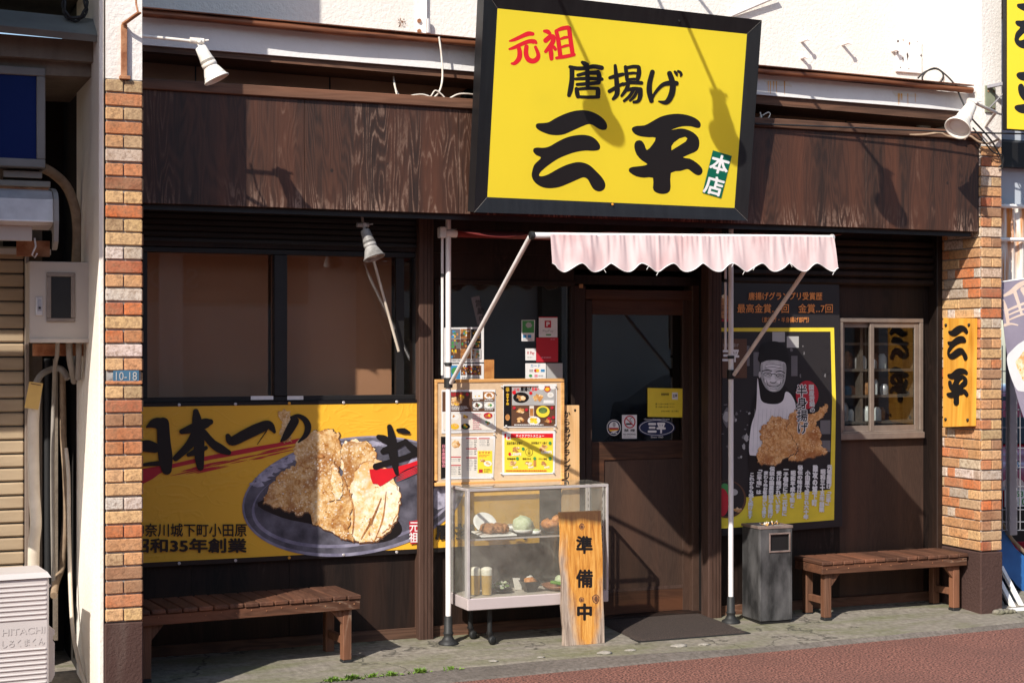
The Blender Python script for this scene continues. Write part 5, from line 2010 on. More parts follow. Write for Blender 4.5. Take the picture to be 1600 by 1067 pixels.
def menuD(p):      # yellow take-out menu
    p.rect(788, 681, 864, 738, 'y2')
    p.rect(788, 677, 864, 684, 'r')
    p.text("テイクアウトメニュー", 806, 678.5, 850, 683, 'w', .03)
    p.rect(791, 677.6, 798, 687, 'w')
    p.disc(794.5, 684, 2, 2, 'r')
    p.text("国産若鶏半身揚げ", 792, 690, 816, 695, 'k', .02)
    p.text("特製鶏皮アツ揚げ", 830, 690, 855, 694, 'k', .02)
    dish(p, 806, 703, 8, None, ('crust_mid', 'crust_deep', 'gold'))
    dish(p, 848, 701, 9, None, ('crust_mid', 'crust_pale', 'gold'))
    p.text("1,250円", 798, 707, 814, 712, 'w', .05)
    p.text("1,480円", 846, 704, 862, 709, 'w', .05)
    p.disc(826.5, 706, 5.8, 6.4, 'k', 24)
    p.disc(826.5, 706, 5.2, 5.8, 'y2', 24)
    p.vtext("三平", 826.5, 701, 711, 5.5, 'k', .03)
    for i, x in enumerate((801, 825, 850)):
        dish(p, x, 724, 7, None, ('crust_mid', 'crust_pale', 'gold'))
        p.text(("若鶏唐揚", "唐揚げ弁当", "チキン南蛮")[i], x - 9, 715, x + 4, 718, 'k', .02)
        p.text(("600円", "880円", "550円")[i], x, 728, x + 8, 731.5, 'w', .04)
    for x, y in ((817, 701), (859, 692), (808, 716), (835, 716), (859, 716)):
        p.disc(x, y, 2.4, 2.6, 'pgreen', 14)
    p.disc(796, 709, 2.2, 2.4, 'r', 14)
    p.rect(833, 719, 837, 728, 'gold')
    p.lines(790, 733, 860, 737, 1, 'r', 4, .4)


def pinned(name, label, quad, draw):
    q = MB()
    pm = wallplane(YM - .0035)
    P = [pm(*c) for c in quad]
    q.slab(P, (0, .0015, 0), 'pw')
    draw(Print(q, pm, .0006, .00005))
    o = q.build(name, None, label, "menu", MEN)
    for c in (quad[1], quad[2]) if quad[0][0] < 760 else quad:
        q = MB()
        a = pm(c[0] + (-3 if c[0] > 740 and c[0] != 787 else 3), c[1] + (3 if c[1] < 690 and c[1] < 640 else -3))
        q.lathe([(.0015, .0), (.0045, .003), (.003, .012), (.005, .014)], a, 'white_paint', 8, Matrix.Rotation(math.pi / 2, 3, 'X'))
        q.build("push_pin", o)
    return o


pinned("menu_sheet", "brown and grey side-dish menu at the pinboard's upper left", [(690, 609), (774, 608.5), (775, 675), (690, 677)], menuA)
pinned("menu_sheet", "grey price list at the pinboard's lower left", [(690, 682), (774, 681), (771, 747), (690, 748.5)], menuB)
pinned("menu_sheet", "brown picture menu of dishes at the pinboard's upper right", [(786, 600.5), (870, 599.5), (869.5, 667), (787, 668)], menuC)
pinned("menu_sheet", "yellow take-out menu with red header at the pinboard's lower right", [(784.5, 674), (868, 673), (866.5, 740), (785, 742)], menuD)
paper("narrow_menu", "narrow black menu strip hanging at the pinboard's left edge behind the pole", "menu", [(689, 682), (697, 682), (696, 747), (689, 748)], YM - .004, 'k',
      lambda p: p.vtext("日本唐揚協会", 693, 694, 730, 6, 'ppink', .02))
# tall pine award board behind
q = MB()
YA = .445
q.slab([at(879, 633, YA), at(905, 633, YA), at(906, 880, YA), at(879, 880, YA)], (0, .02, 0), 'pine')
pm = wallplane(YA)
p = Print(q, pm, .0006, .00005)
p.vtext("からあげグランプリ", 885.5, 641, 749, 12, 'k', .03)
p.rect(897, 639, 900, 643, 'k')
q.build("award_board", None, "tall pine plank with black vertical kana behind the pinboard's right edge", "sign board")

# ------------------------------------------------------------------ wooden name plate on the right pillar's inner face
t = thing("name_plate", "varnished orange wooden plate with carved black characters on right brick pillar", "sign", (6.93, .2, 1.15))
PX = 6.955 - .058
pmx = PM((PX, 0, 0), (-1, 0, 0))
q = MB()
c4 = [pmx(1474, 496.5), pmx(1517.5, 497.5), pmx(1515.5, 665.5), pmx(1473.5, 667)]
q.slab(c4, (.050, 0, 0), 'plate_wood')
q.build("plate_board", t)
q = MB()
p = Print(q, pmx, .0006, .00005)
# the same brush characters as on the big sign, carved deep
S3 = lambda pts: [(1481 + (x - 510) / 662 * 32.0, 508 + (y - 70) / 712 * 55) for x, y in pts]
S4 = lambda pts: [(1480 + (x - 125) / 648 * 33.5, 575 + (y - 102) / 701 * 58) for x, y in pts]
for L in (SAN_A, SAN_B):
    l3 = [p.q(a) for a in smoothloop(S3(L), 3)]
    q.slab(l3, (-.006, 0, 0), 'k', back=True)
    p.up()
h_ = [p.q(a) for a in smoothloop(S4(HEI), 2)]
hh = [p.q(a) for a in S4(HEI_H)]
off = Vector((-.006, 0, 0))
q.poly([[v + off for v in h_], [v + off for v in hh]], 'k')
n_ = len(h_)
q.add(h_ + [v + off for v in h_], [(i, (i + 1) % n_, n_ + (i + 1) % n_, n_ + i) for i in range(n_)], 'k')
q.build("carved_lettering", t)
for (x, y) in ((1478.5, 508), (1514.5, 507.5), (1478, 655), (1512.5, 656)):
    q = MB()
    c = pmx(x, y, .0)
    q.lathe([(.011, 0), (.011, .006), (.006, .011)], c, 'black', 8, Matrix.Rotation(-math.pi / 2, 3, 'Y'))
    q.build("bolt_head", t)
# ------------------------------------------------------------------ display case
YC0, YC1 = .10, .40
cx0, cx1 = X(730.7, YC0), X(951, YC0)
ct, cb, cbt = .940, .231, .300
dc = thing("display_case", "glass display case with plastic food samples on castors by the entrance", "display case", ((cx0 + cx1) / 2, .25, 0))
q = MB()
q.box(cx0, cx1, YC0, YC1, cb, cbt, 'casebase', .004)
q.box(cx0 + .012, cx1 - .012, YC0 + .012, YC1 - .012, cbt + .0005, cbt + .004, 'cream')
q.build("case_base", dc)
q = MB()
t = .016
for (x, y) in ((cx0, YC0), (cx1 - t, YC0), (cx0, YC1 - t), (cx1 - t, YC1 - t)):
    q.box(x, x + t, y, y + t, cbt + .0005, ct - t, 'steel', .002)
for y in (YC0, YC1 - t):
    q.box(cx0, cx1, y, y + t, ct - t, ct, 'steel', .002)
for x in (cx0, cx1 - t):
    q.box(x, x + t, YC0 + t, YC1 - t, ct - t, ct, 'steel', .002)
for y in (YC0 + .05, YC1 - .05):
    for x in (cx0 + .006, cx1 - .014):
        q.box(x, x + .008, y, y + .014, cbt + .001, ct - t, 'steel')
        for k in range(14):
            zz = cbt + .06 + k * .038
            q.box(x + .0082 if x < 4 else x - .001, x + .009 if x < 4 else x - .0002, y + .004, y + .010, zz, zz + .018, 'black')
q.build("case_frame", dc)
g = .004
for (a, b_, c, d_, e, f) in ((cx0 + t, cx1 - t, YC0 + .005, YC0 + .005 + g, cbt + .001, ct - t), (cx0 + t, cx1 - t, YC1 - .011, YC1 - .011 + g, cbt + .001, ct - t),
                             (cx0 + .0005, cx0 + .0045, YC0 + t, YC1 - t, cbt + .001, ct - t), (cx1 - .0045, cx1 - .0005, YC0 + t, YC1 - t, cbt + .001, ct - t),
                             (cx0 + .004, cx1 - .004, YC0 + .004, YC1 - .004, ct + .0005, ct + .0055)):
    q = MB()
    q.box(a, b_, c, d_, e, f, 'clear_glass')
    q.build("glass_pane", dc)
zs = .640
q = MB()
q.box(cx0 + .02, cx1 - .02, YC0 + .05, YC1 - .03, zs - .006, zs, 'clear_glass')
q.box(cx0 + .02, cx1 - .02, YC0 + .044, YC0 + .0495, zs - .008, zs + .002, 'steel')
q.build("glass_shelf", dc)
for (px, Y) in ((765, .19), (735, .36), (925, .19), (900, .36)):
    x = X(px, Y)
    z0 = gz(Y)
    q = MB()
    q.tube([(x, Y, cb), (x, Y, z0 + .07)], .015, 'rubber', 12)
    q.tube([(x, Y, z0 + .075), (x, Y, z0 + .062)], .02, 'black', 12)
    q.bar((x, Y - .004, z0 + .07), (x + .012, Y - .004, z0 + .026), .022, .03, 'black', .004)
    L = q.build("castor", dc)
    q = MB()
    q.lathe([(.006, -.012), (.022, -.012), (.025, -.008), (.025, .008), (.022, .012), (.006, .012)], (x + .012, Y - .012, z0 + .026), 'rubber', 18, Matrix.Rotation(math.pi / 2, 3, 'X') @ Matrix.Rotation(.4, 3, 'Y'))
    q.lathe([(.0, -.014), (.01, -.013), (.012, -.0125)], (x + .012, Y - .012, z0 + .026), 'steel', 12, Matrix.Rotation(math.pi / 2, 3, 'X') @ Matrix.Rotation(.4, 3, 'Y'))
    q.build("wheel", L)

SAMP = "food samples in the display case"


def cpos(px, Y, z):
    return Vector((X(px, Y), Y, z))


t = thing("cutlet_tray", "black tray with a square white plate of breaded cutlet on upper shelf", "food sample", cpos(775, .24, zs), SAMP)
q = MB()
c = cpos(790, .24, zs)
q.box(c.x - .21, c.x + .20, .16, .345, zs + .001, zs + .012, 'blackware', .004)
q.build("tray", t)
q = MB()
c = cpos(772, .235, zs)
Rz = Matrix.Translation((c.x, .235, zs + .018)) @ Matrix.Rotation(.08, 4, 'X')
q.obox(Rz, (.23, .17, .01), 'ceramic', .004)
q.build("square_plate", t)
q = MB()
for i in range(4):
    q.blob((c.x - .04 + i * .03, .235 + .008 * (i % 2), zs + .048), (.040, .07, .030), 'food_brown', i, .35, 2.4, 3)
q.build("cutlet", t)
t = thing("cabbage_bowl", "mound of shredded cabbage in a small bowl on the black tray", "food sample", cpos(817, .22, zs + .013), SAMP)
q = MB()
c = cpos(817, .215, zs + .013)
q.lathe([(.03, 0), (.05, .006), (.062, .024), (.060, .026), (.045, .012)], c, 'ceramic', 24)
q.build("bowl", t)
q = MB()
q.blob(c + Vector((0, 0, .05)), (.064, .060, .056), 'cabbage', 3, .18, 3, 3)
for i in range(60):
    a, b_ = rng.uniform(0, 6.28), rng.uniform(.1, 1)
    P0 = c + Vector((.05 * math.cos(a) * b_, .05 * math.sin(a) * b_, .05 + .045 * math.sqrt(max(0, 1 - b_ * b_))))
    q.tube([P0, P0 + Vector((rng.uniform(-.018, .018), rng.uniform(-.018, .018), rng.uniform(-.004, .012)))], .0018, 'cabbage', 4, False)
q.build("cabbage", t)
q = MB()
c = cpos(757, .325, zs + .013)
Rx = Matrix.Rotation(.9, 3, 'X')
q.lathe([(.0, .004), (.050, .004), (.072, .014), (.074, .012), (.054, 0), (0, 0)], c + Vector((0, 0, .055)), 'ceramic', 28, Rx)
q.build("round_plate", None, "white round plate propped up behind cutlet in the case", "food sample", SAMP)
q = MB()
c = cpos(800, .315, zs + .013)
q.lathe([(.025, 0), (.05, .02), (.055, .038), (.052, .038), (.04, .022), (0, .02)], c, 'ceramic', 24)
q.blob(c + Vector((0, 0, .034)), (.045, .045, .014), 'rice', 5, .2, 3, 2)
q.build("rice_bowl", None, "white rice bowl at the back of the black tray", "food sample", SAMP)
t = thing("karaage_plate", "pile of golden fried chicken on the shelf's right side", "food sample", cpos(862, .25, zs), SAMP)
q = MB()
c = cpos(866, .24, zs)
q.lathe([(.04, .001), (.08, .008), (.088, .02), (.085, .021), (.06, .012), (0, .01)], c, 'blackware', 24)
q.build("dish", t)
q = MB()
for i in range(9):
    a = i * 2.4
    q.blob(c + Vector((.045 * math.cos(a), .035 * math.sin(a), .035 + .025 * (i % 3))), (.040, .034, .030), 'food_karaage', i, .4, 2.2, 2)
q.build("fried_chicken", t)
q = MB()
c = cpos(836, .2, zs)
q.lathe([(.02, .001), (.035, .012), (.038, .03), (.035, .03), (.0, .012)], c, 'ceramic', 20)
q.blob(c + Vector((0, 0, .028)), (.03, .03, .012), 'cabbage', 7, .2, 3, 2)
q.build("sauce_dish", None, "tiny pale side dish between the cabbage and the fried chicken", "food sample", SAMP)
for px, Y, lb in ((742, .20, "glass of beer with a foam head at the case's left corner, left of the pair"), (760.5, .17, "glass of beer with foam head, right and nearer of the pair")):
    c = cpos(px, Y, cbt + .005)
    t = thing("beer_glass", lb, "food sample", c, "beer glasses in the case")
    q = MB()
    q.lathe([(.030, 0), (.031, .002), (.0355, .150), (.0345, .152)], c, 'clear_glass', 24)
    q.build("tumbler", t)
    q = MB()
    q.lathe([(.028, .004), (.0325, .118)], c, 'beer', 24)
    q.build("beer", t)
    q = MB()
    q.lathe([(.0325, .1185), (.034, .15), (.030, .160), (.015, .166), (.0, .167)], c, 'foam', 24)
    q.build("foam_head", t)
q = MB()
c = cpos(782, .24, cbt + .005)
q.lathe([(.03, 0), (.07, .012), (.075, .02), (.07, .02), (0, .008)], c, 'blackware', 24)
for i in range(26):
    a, r = rng.uniform(0, 6.28), rng.uniform(0, .05)
    q.blob(c + Vector((r * math.cos(a), r * math.sin(a), .03 + .03 * rng.random())), (.016, .016, .008), rng.choice(['leafy', 'leafy', 'cabbage', 'rice']), i, .5, 3, 1)
q.build("salad_plate", None, "green salad on a dark plate beside the beer", "food sample", SAMP)
t = thing("snack_bowl", "black square bowl heaped with pinkish snack on the case floor", "food sample", cpos(828, .22, cbt), SAMP)
c = cpos(828, .2, cbt + .005)
q = MB()
R4 = Matrix.Rotation(.785, 3, 'Z')
q.lathe([(.038, 0), (.075, .065), (.070, .065), (.034, .01), (0, .01)], c, 'blackware', 4, R4, False)
q.build("bowl", t)
q = MB()
q.blob(c + Vector((0, 0, .062)), (.04, .04, .028), 'food_karaage', 2, .3, 3, 2, (1.1, 1.0, 1.0))
q.blob(c + Vector((0, 0, .082)), (.022, .022, .014), 'rice', 4, .4, 3, 2)
q.build("snack", t)
q = MB()
c = cpos(813, .30, cbt + .005)
q.obox(Matrix.Translation(c + Vector((-.02, 0, .035))) @ Matrix.Rotation(-.5, 4, 'X') @ Matrix.Rotation(.2, 4, 'Z'), (.05, .002, .075), 'pc')
q.build("price_card", None, "small blank beige card standing between salad and black bowl", "price card")
t = thing("cucumber_basket", "brown round basket with sticks of cucumber at the case's lower right", "food sample", cpos(872, .22, cbt), SAMP)
c = cpos(873, .2, cbt + .005)
q = MB()
q.lathe([(.05, 0), (.095, .018), (.105, .034), (.100, .034), (.085, .018), (0, .010)], c, 'clay', 28)
q.build("basket", t)
q = MB()
for i in range(6):
    P0 = c + Vector((-.07 + .012 * i, -.035 + .016 * i, .055 - .003 * i))
    q.tube([P0, P0 + Vector((.115, -.045, -.022))], .0105, 'cucumber', 8)
q.build("cucumber", t)
q = MB()
q.blob(c + Vector((.03, .03, .055)), (.04, .035, .03), 'cabbage', 8, .3, 2, 2)
q.build("radish", t)

# ------------------------------------------------------------------ the standing notice board
t = thing("notice_board", "scorched wooden board with three black characters leaning on the display case", "sign board", (X(912, .03), .03, 0))
q = MB()
ya, yb = .012, .058
x0, x1 = X(880.5, .02), X(943.5, .02)
z0, z1 = gz(.02) + .0, .785
n_ = 24
front = []
rs = random.Random(9)
nl = [(x0 + .004 * math.sin(k * .7) + rs.uniform(-.001, .001), k / n_) for k in range(n_ + 1)]
nr = [(x1 + .002 * math.sin(k * .5), k / n_) for k in range(n_ + 1)]
loop = [(x, ya + (yb - ya) * v, z0 + (z1 - z0) * v) for x, v in nl] + [(x, ya + (yb - ya) * v, z0 + (z1 - z0) * v) for x, v in nr[::-1]]
q.slab(loop, (0, .035, 0), 'notice_wood')
q.build("board", t)
nv = Vector((0, -(z1 - z0), (yb - ya))).normalized()
NPm = PM((x0, ya, z0), nv)
for (x, y, rx, ry) in ((909, 822.5, 4.8, 6), (908.5, 936.5, 4.5, 5), (931, 935, 6.5, 8.5)):
    q = MB()
    p = Print(q, NPm, .0006, .0003)
    p.lump(x, y, rx, ry, 'pbrown', int(x), 16, .25)
    p.lump(x, y, rx * .78, ry * .8, 'food_brown', int(x) + 1, 16, .25)
    p.lump(x, y + .5, rx * .5, ry * .55, 'pbrown', int(x) + 2, 12, .3)
    q.build("knot", t)
for ch_, u0, v0, u1, v1, bd in (("準", 900, 836.5, 926, 865, .036), ("備", 900, 889, 926.5, 918, .036), ("中", 901.5, 942, 925, 969, .045)):
    q = MB()
    Print(q, NPm, .0008, .00005).text(ch_, u0, v0, u1, v1, 'k', bd)
    q.build("lettering", t)

# ------------------------------------------------------------------ benches


def bench(label, T, L, dep, H):
    o = T @ Vector((L / 2, dep / 2, 0))
    t = thing("wooden_bench", label, "bench", o, "slatted benches in front of the shop")
    n = max(6, int(round(L / .083)))
    w = L / n
    q = MB(T)
    for i in range(n):
        k = rng.uniform(.75, 1.15)
        dz = rng.uniform(-.001, .001)
        q.box(i * w + .003, (i + 1) * w - .003, rng.uniform(-.004, .003), dep + rng.uniform(-.003, .004), H - .024 + dz, H + dz, 'bench_top', .005, (k, k, k))
    q.build("seat", t)
    q = MB(T)
    for y in (.010, dep - .036):
        q.box(.006, L - .006, y, y + .026, H - .082, H - .026, 'bench_rail', .003)
        for k in range(n):
            if y < .1:
                q.lathe([(.004, 0), (.003, .002)], (k * w + w / 2, y - .0012, H - .05 + .01 * (k % 2)), 'rust', 6, Matrix.Rotation(math.pi / 2, 3, 'X'))
    for x in (.008, L - .034):
        q.box(x, x + .026, .0365, dep - .0365, H - .082, H - .026, 'bench_rail', .003)
    q.build("apron", t)
    lg = .052
    for x in (.045, L - .045 - lg):
        for y in (.037, dep - .037 - lg):
            q = MB(T)
            q.box(x, x + lg, y, y + lg, .018, H - .0265, 'bench_leg', .004)
            a = q.build("leg", t)
            q = MB(T)
            q.box(x - .002, x + lg + .002, y - .002, y + lg + .002, -.004, .0178, 'rubber', .004)
            q.build("rubber_foot", a)
        q = MB(T)
        q.box(x + .012, x + lg - .012, .037 + lg + .0005, dep - .037 - lg - .0005, .10, .145, 'bench_leg', .003)
        q.build("stretcher", t)
        s = 1 if x < L / 2 else -1
        xe = x + lg + .0005 if s > 0 else x - .0005
        q = MB(T)
        tri = [(xe, .042, H - .083), (xe + s * .07, .042, H - .083), (xe, .042, H - .165)]
        q.slab(tri, (0, .022, 0), 'bench_leg')
        q.build("corner_brace", t)
    return t


sl_ = Matrix.Rotation(math.radians(1.2), 4, 'X')
ang = math.radians(4.6)
TL = Matrix.Translation((1.400, -.105, -.004)) @ Matrix.Rotation(ang, 4, 'Z')
bench("dark slatted bench half in shade under the chicken banner", TL, 1.275, .40, .385)
TR = Matrix.Translation((5.775, .095, .006))
bench("reddish slatted bench in the sun beside the ash bin and right brick pillar", TR, 1.155, .34, .385)

# ------------------------------------------------------------------ ash bin
bx, by = 5.352, .155
w_, dp, hh = .238, .225, .622
t = thing("ash_bin", "weathered dark grey litter bin with an ashtray top of cigarette butts", "bin", (bx + w_ / 2, by + dp / 2, gz(.2)))
z0 = gz(.16)
q = MB()
o_ = (bx + .075, bx + .212, z0 + hh - .158, z0 + hh - .055)
q.box(bx, bx + w_, by + .012, by + dp, z0 + .02, z0 + hh - .018, 'tin', .006)
# front skin round the mouth
q.box(bx, o_[0], by, by + .0115, z0 + .02, z0 + hh - .018, 'tin', .003)
q.box(o_[1], bx + w_, by, by + .0115, z0 + .02, z0 + hh - .018, 'tin', .003)
q.box(o_[0] + .0003, o_[1] - .0003, by + .0006, by + .0115, z0 + .02, o_[2], 'tin', .001)
q.box(o_[0] + .0003, o_[1] - .0003, by + .0006, by + .0115, o_[3], z0 + hh - .018, 'tin', .001)
q.box(o_[0] + .0006, o_[1] - .0006, by + .010, by + .0118, o_[2], o_[3], 'black')  # black sheet stands in for the unlit inside of the mouth
q.build("bin_body", t)
q = MB()
q.box(bx + .008, bx + w_ - .008, by + .008, by + dp - .008, z0, z0 + .0195, 'black', .003)
q.build("bin_foot", t)
q = MB()
e = .011
q.box(o_[0] - e, o_[1] + e, by - .006, by - .0004, o_[3], o_[3] + e, 'tin_rim', .002)
q.box(o_[0] - e, o_[1] + e, by - .006, by - .0004, o_[2] - e, o_[2], 'tin_rim', .002)
q.box(o_[0] - e, o_[0], by - .006, by - .0004, o_[2] + .0003, o_[3] - .0003, 'tin_rim', .002)
q.box(o_[1], o_[1] + e, by - .006, by - .0004, o_[2] + .0003, o_[3] - .0003, 'tin_rim', .002)
q.build("mouth_rim", t)
q = MB()
zt_ = z0 + hh
for (a, b_, c, d_) in ((bx - .004, bx + w_ + .004, by - .004, by + .014), (bx - .004, bx + w_ + .004, by + dp - .014, by + dp + .004),
                       (bx - .004, bx + .014, by + .0143, by + dp - .0143), (bx + w_ - .014, bx + w_ + .004, by + .0143, by + dp - .0143)):
    q.box(a, b_, c, d_, zt_ - .018, zt_, 'tin_rim', .002)
q.box(bx + .014, bx + w_ - .014, by + .014, by + dp - .014, zt_ - .0175, zt_ - .008, 'ash')
q.build("ashtray", t)
rs = random.Random(31)
for i in range(9):
    c = Vector((bx + rs.uniform(.06, .2), by + rs.uniform(.03, .12), zt_ + .001))
    a = rs.uniform(0, 3.1)
    dv = Vector((math.cos(a), math.sin(a), rs.uniform(.1, .9))).normalized()
    q = MB()
    q.tube([c, c + dv * .016], .0042, 'filter', 8)
    q.tube([c + dv * .0161, c + dv * .028], .0041, 'paper_stub', 8)
    q.build("cigarette_butt", None, "cigarette butt among others in the bin's ashtray", "cigarette butt", "cigarette butts in the ashtray")

# ------------------------------------------------------------------ doormat
q = MB()
mx0, mx1 = X(998, -.03), X(1170, -.03)
nx_, ny_ = 40, 24
vs = []
for i in range(nx_ + 1):
    for j in range(ny_ + 1):
        u, v = i / nx_, j / ny_
        y = -.035 + .60 * v
        x = mx0 + (mx1 - mx0) * u
        edge_ = min(u, 1 - u, v, 1 - v)
        vs.append((x, y, gz(y) + .014 * min(1, edge_ * 18 + .15) + .003 * noise.noise(Vector((x * 4, y * 4, 0)))))
fs = [(i * (ny_ + 1) + j, (i + 1) * (ny_ + 1) + j, (i + 1) * (ny_ + 1) + j + 1, i * (ny_ + 1) + j + 1) for i in range(nx_) for j in range(ny_)]
q.add(vs, fs, 'mat_dark', True)
q.box(mx0 - .006, mx1 + .006, -.041, .566, gz(0) - .01, gz(0) + .0035, 'rubber')
q.build("door_mat", None, "dark brown bristle doormat in front of the sliding door", "doormat")

# ------------------------------------------------------------------ cords and cables
CR = "cords and cables over the fascia"


def cable(name, label, pts, r, mat):
    q = MB()
    q.tube(smoothline([tuple(p_) for p_ in pts], 8), r, mat, 7)
    return q.build(name, None, label, "cable", CR)


Yw = .02
cable("white_cord", "white cord dropping from the stucco bracket over the copper gutter", [at(686, 58, .03), at(690, 90, .03), at(691, 125, .02), at(684, 147, .0), at(668, 156, .0), at(650, 151, .02), at(636, 153, .03), at(622, 148, .10), at(616, 130, .2), at(615, 112, .3)], .006, 'cord_white')
cable("white_cord", "pale cord lying looped on the fascia trim toward the yellow sign", [at(618, 140, .1), at(625, 152, .0), at(660, 148, -.01), at(690, 158, -.01), at(715, 148, .0), at(730, 147, .0), at(745, 149, .02)], .005, 'cord_white')
cable("white_cord", "short white cord bent in a peak on the fascia trim", [at(660, 155, -.01), at(672, 152, -.01), at(680, 142, -.01), at(690, 148, -.01), at(700, 158, -.01), at(712, 160, -.01)], .0045, 'cord_white')
cable("twisted_wire", "little twist of white wire sticking out beside the yellow sign", [at(1178, 192, .1), at(1190, 182, .05), at(1200, 176, .05), at(1203, 180, .05), at(1196, 190, .05), at(1190, 184, .03), at(1188, 176, .05)], .004, 'cord_white')
cable("black_wire", "taut black wire crossing along fascia top to the right sign", [at(1180, 194, -.03), at(1290, 198, -.05), at(1400, 203, -.07), at(1500, 207, -.10), at(1575, 209, -.14), at(1640, 210, -.16)], .0055, 'cord_black')
cable("black_wire", "black wire coiled in a ring on the wall above the copper gutter", [at(1434, 123, .42), at(1445, 113, .40), at(1462, 108, .38), at(1473, 115, .38), at(1472, 126, .38), at(1462, 131, .38), at(1446, 130, .38), at(1441, 122, .38), at(1448, 112, .38), at(1462, 107, .36), at(1476, 116, .3), at(1492, 133, .15), at(1502, 155, .02), at(1516, 182, -.03), at(1545, 215, -.04), at(1558, 235, -.04), at(1566, 252, -.04), at(1566, 265, -.03)], .006, 'cord_black')
cable("black_wire", "thin black wire sagging off the brick pillar's top right corner", [at(1520, 200, -.06), at(1535, 218, -.06), at(1552, 238, -.05), at(1566, 243, -.04), at(1567, 255, -.03), at(1560, 262, -.02)], .005, 'cord_black')
cable("tan_cord", "bundle of tan cords along the right end of the fascia top", [at(1405, 210, -.01), at(1440, 211, -.02), at(1468, 208, -.02), at(1480, 213, -.02), at(1500, 216, -.03), at(1515, 213, -.03), at(1530, 222, -.04), at(1545, 224, -.04), at(1560, 218, -.03)], .008, 'cord_tan')
cable("tan_cord", "short tan cord kinked under the cream lamp", [at(1470, 204, -.0), at(1488, 214, -.02), at(1495, 210, -.03), at(1508, 218, -.03)], .007, 'cord_tan')
q = MB()
q.lathe([(.0, -.02), (.05, -.02), (.055, .01), (.03, .02)], at(1443, 195, .44), 'cream', 18, Matrix.Rotation(math.pi / 2, 3, 'X'))
q.build("vent_cap", None, "round beige cap dim in the recess near the cream lamp", "vent cap")
q = MB()
q.lathe([(.0, -.03), (.045, -.03), (.05, .0), (.03, .02)], at(733, 152, .36), 'black', 18, Matrix.Rotation(math.pi / 2, 3, 'X'))
q.build("vent_cap", None, "round dark cap in the recess at yellow sign's left edge", "vent cap")
q = MB()
q.tube([at(1140, 26, .46), at(1215, -6, .44)], .012, 'white_paint', 8)
q.build("wall_rod", None, "white slanting rod on the stucco above the yellow sign's corner", "rod")
# rusted bracket on the left pillar
t = thing("pillar_bracket", "rusty iron bracket streaking the white plaster over left brick pillar", "bracket", (1.26, -.58, 3.1))
q = MB()
Yb = -.60
q.box(X(190, Yb), X(199, Yb), Yb, -.5745, Z(119, 195, Yb), Z(38, 195, Yb), 'rust', .002)
q.bar(at(193, 38, Yb - .005), at(218, 20, Yb - .12), .022, .008, 'rust')
q.box(X(187, Yb), X(204, Yb), Yb - .004, -.5745, Z(124, 195, Yb), Z(118.5, 195, Yb), 'rust', .002)
q.build("iron_strap", t)
q = MB()
q.tube([at(216, 21, Yb - .11), at(213, 8, Yb - .06), at(211, -20, Yb - .03)], .005, 'rust', 6)
q.build("tie_rod", t)
q = MB()
q.box(X(1541, -.02), X(1556, -.02), -.016, -.0025, Z(176, 1548, -.02), Z(134, 1548, -.02), 'green_plate', .002)
for x, y in ((1544, 143), (1553, 143), (1544, 170), (1553, 170)):
    q.lathe([(.006, 0), (.005, .004)], at(x, y, -.017), 'rust', 6, Matrix.Rotation(math.pi / 2, 3, 'X'))
VS = thing("vertical_sign", "yellow vertical sign with black brush characters at the photo's right edge", "sign", (7.4, -.15, 2.9))
q.build("mounting_plate", VS)
q = MB()
q.bar(at(1544, 136, -.02), at(1574, 130, -.14), .03, .02, 'gal')
q.bar(at(1547, 168, -.02), at(1575, 139, -.14), .008, .008, 'gal')
q.bar(at(1563, 180, .1), at(1572, 150, -.12), .006, .006, 'gal')
q.build("mounting_arm", VS)
YV = -.17
q = MB()
fb(q, 1572, -60, 1672, 206, YV, YV + .035, 'black')
q.build("sign_box", VS)
q = MB()
fb(q, 1574, -58, 1670, 204.5, YV - .004, YV - .0005, 'sign_yellow_small')
q.build("sign_face", VS)
q = MB()
p = Print(q, wallplane(YV - .004), .0006, .00005)
S5 = lambda pts: [(1585 + (x - 510) / 662 * 72, -8 + (y - 70) / 712 * 88) for x, y in pts]
S6 = lambda pts: [(1585 + (x - 125) / 648 * 72, 98 + (y - 102) / 701 * 100) for x, y in pts]
for L in (SAN_A, SAN_B):
    p.poly(S5(L), 'k', smooth=3)
q.poly([[p.q(a) for a in smoothloop(S6(HEI), 2)], [p.q(a) for a in S6(HEI_H)]], 'k')
q.build("lettering", VS)

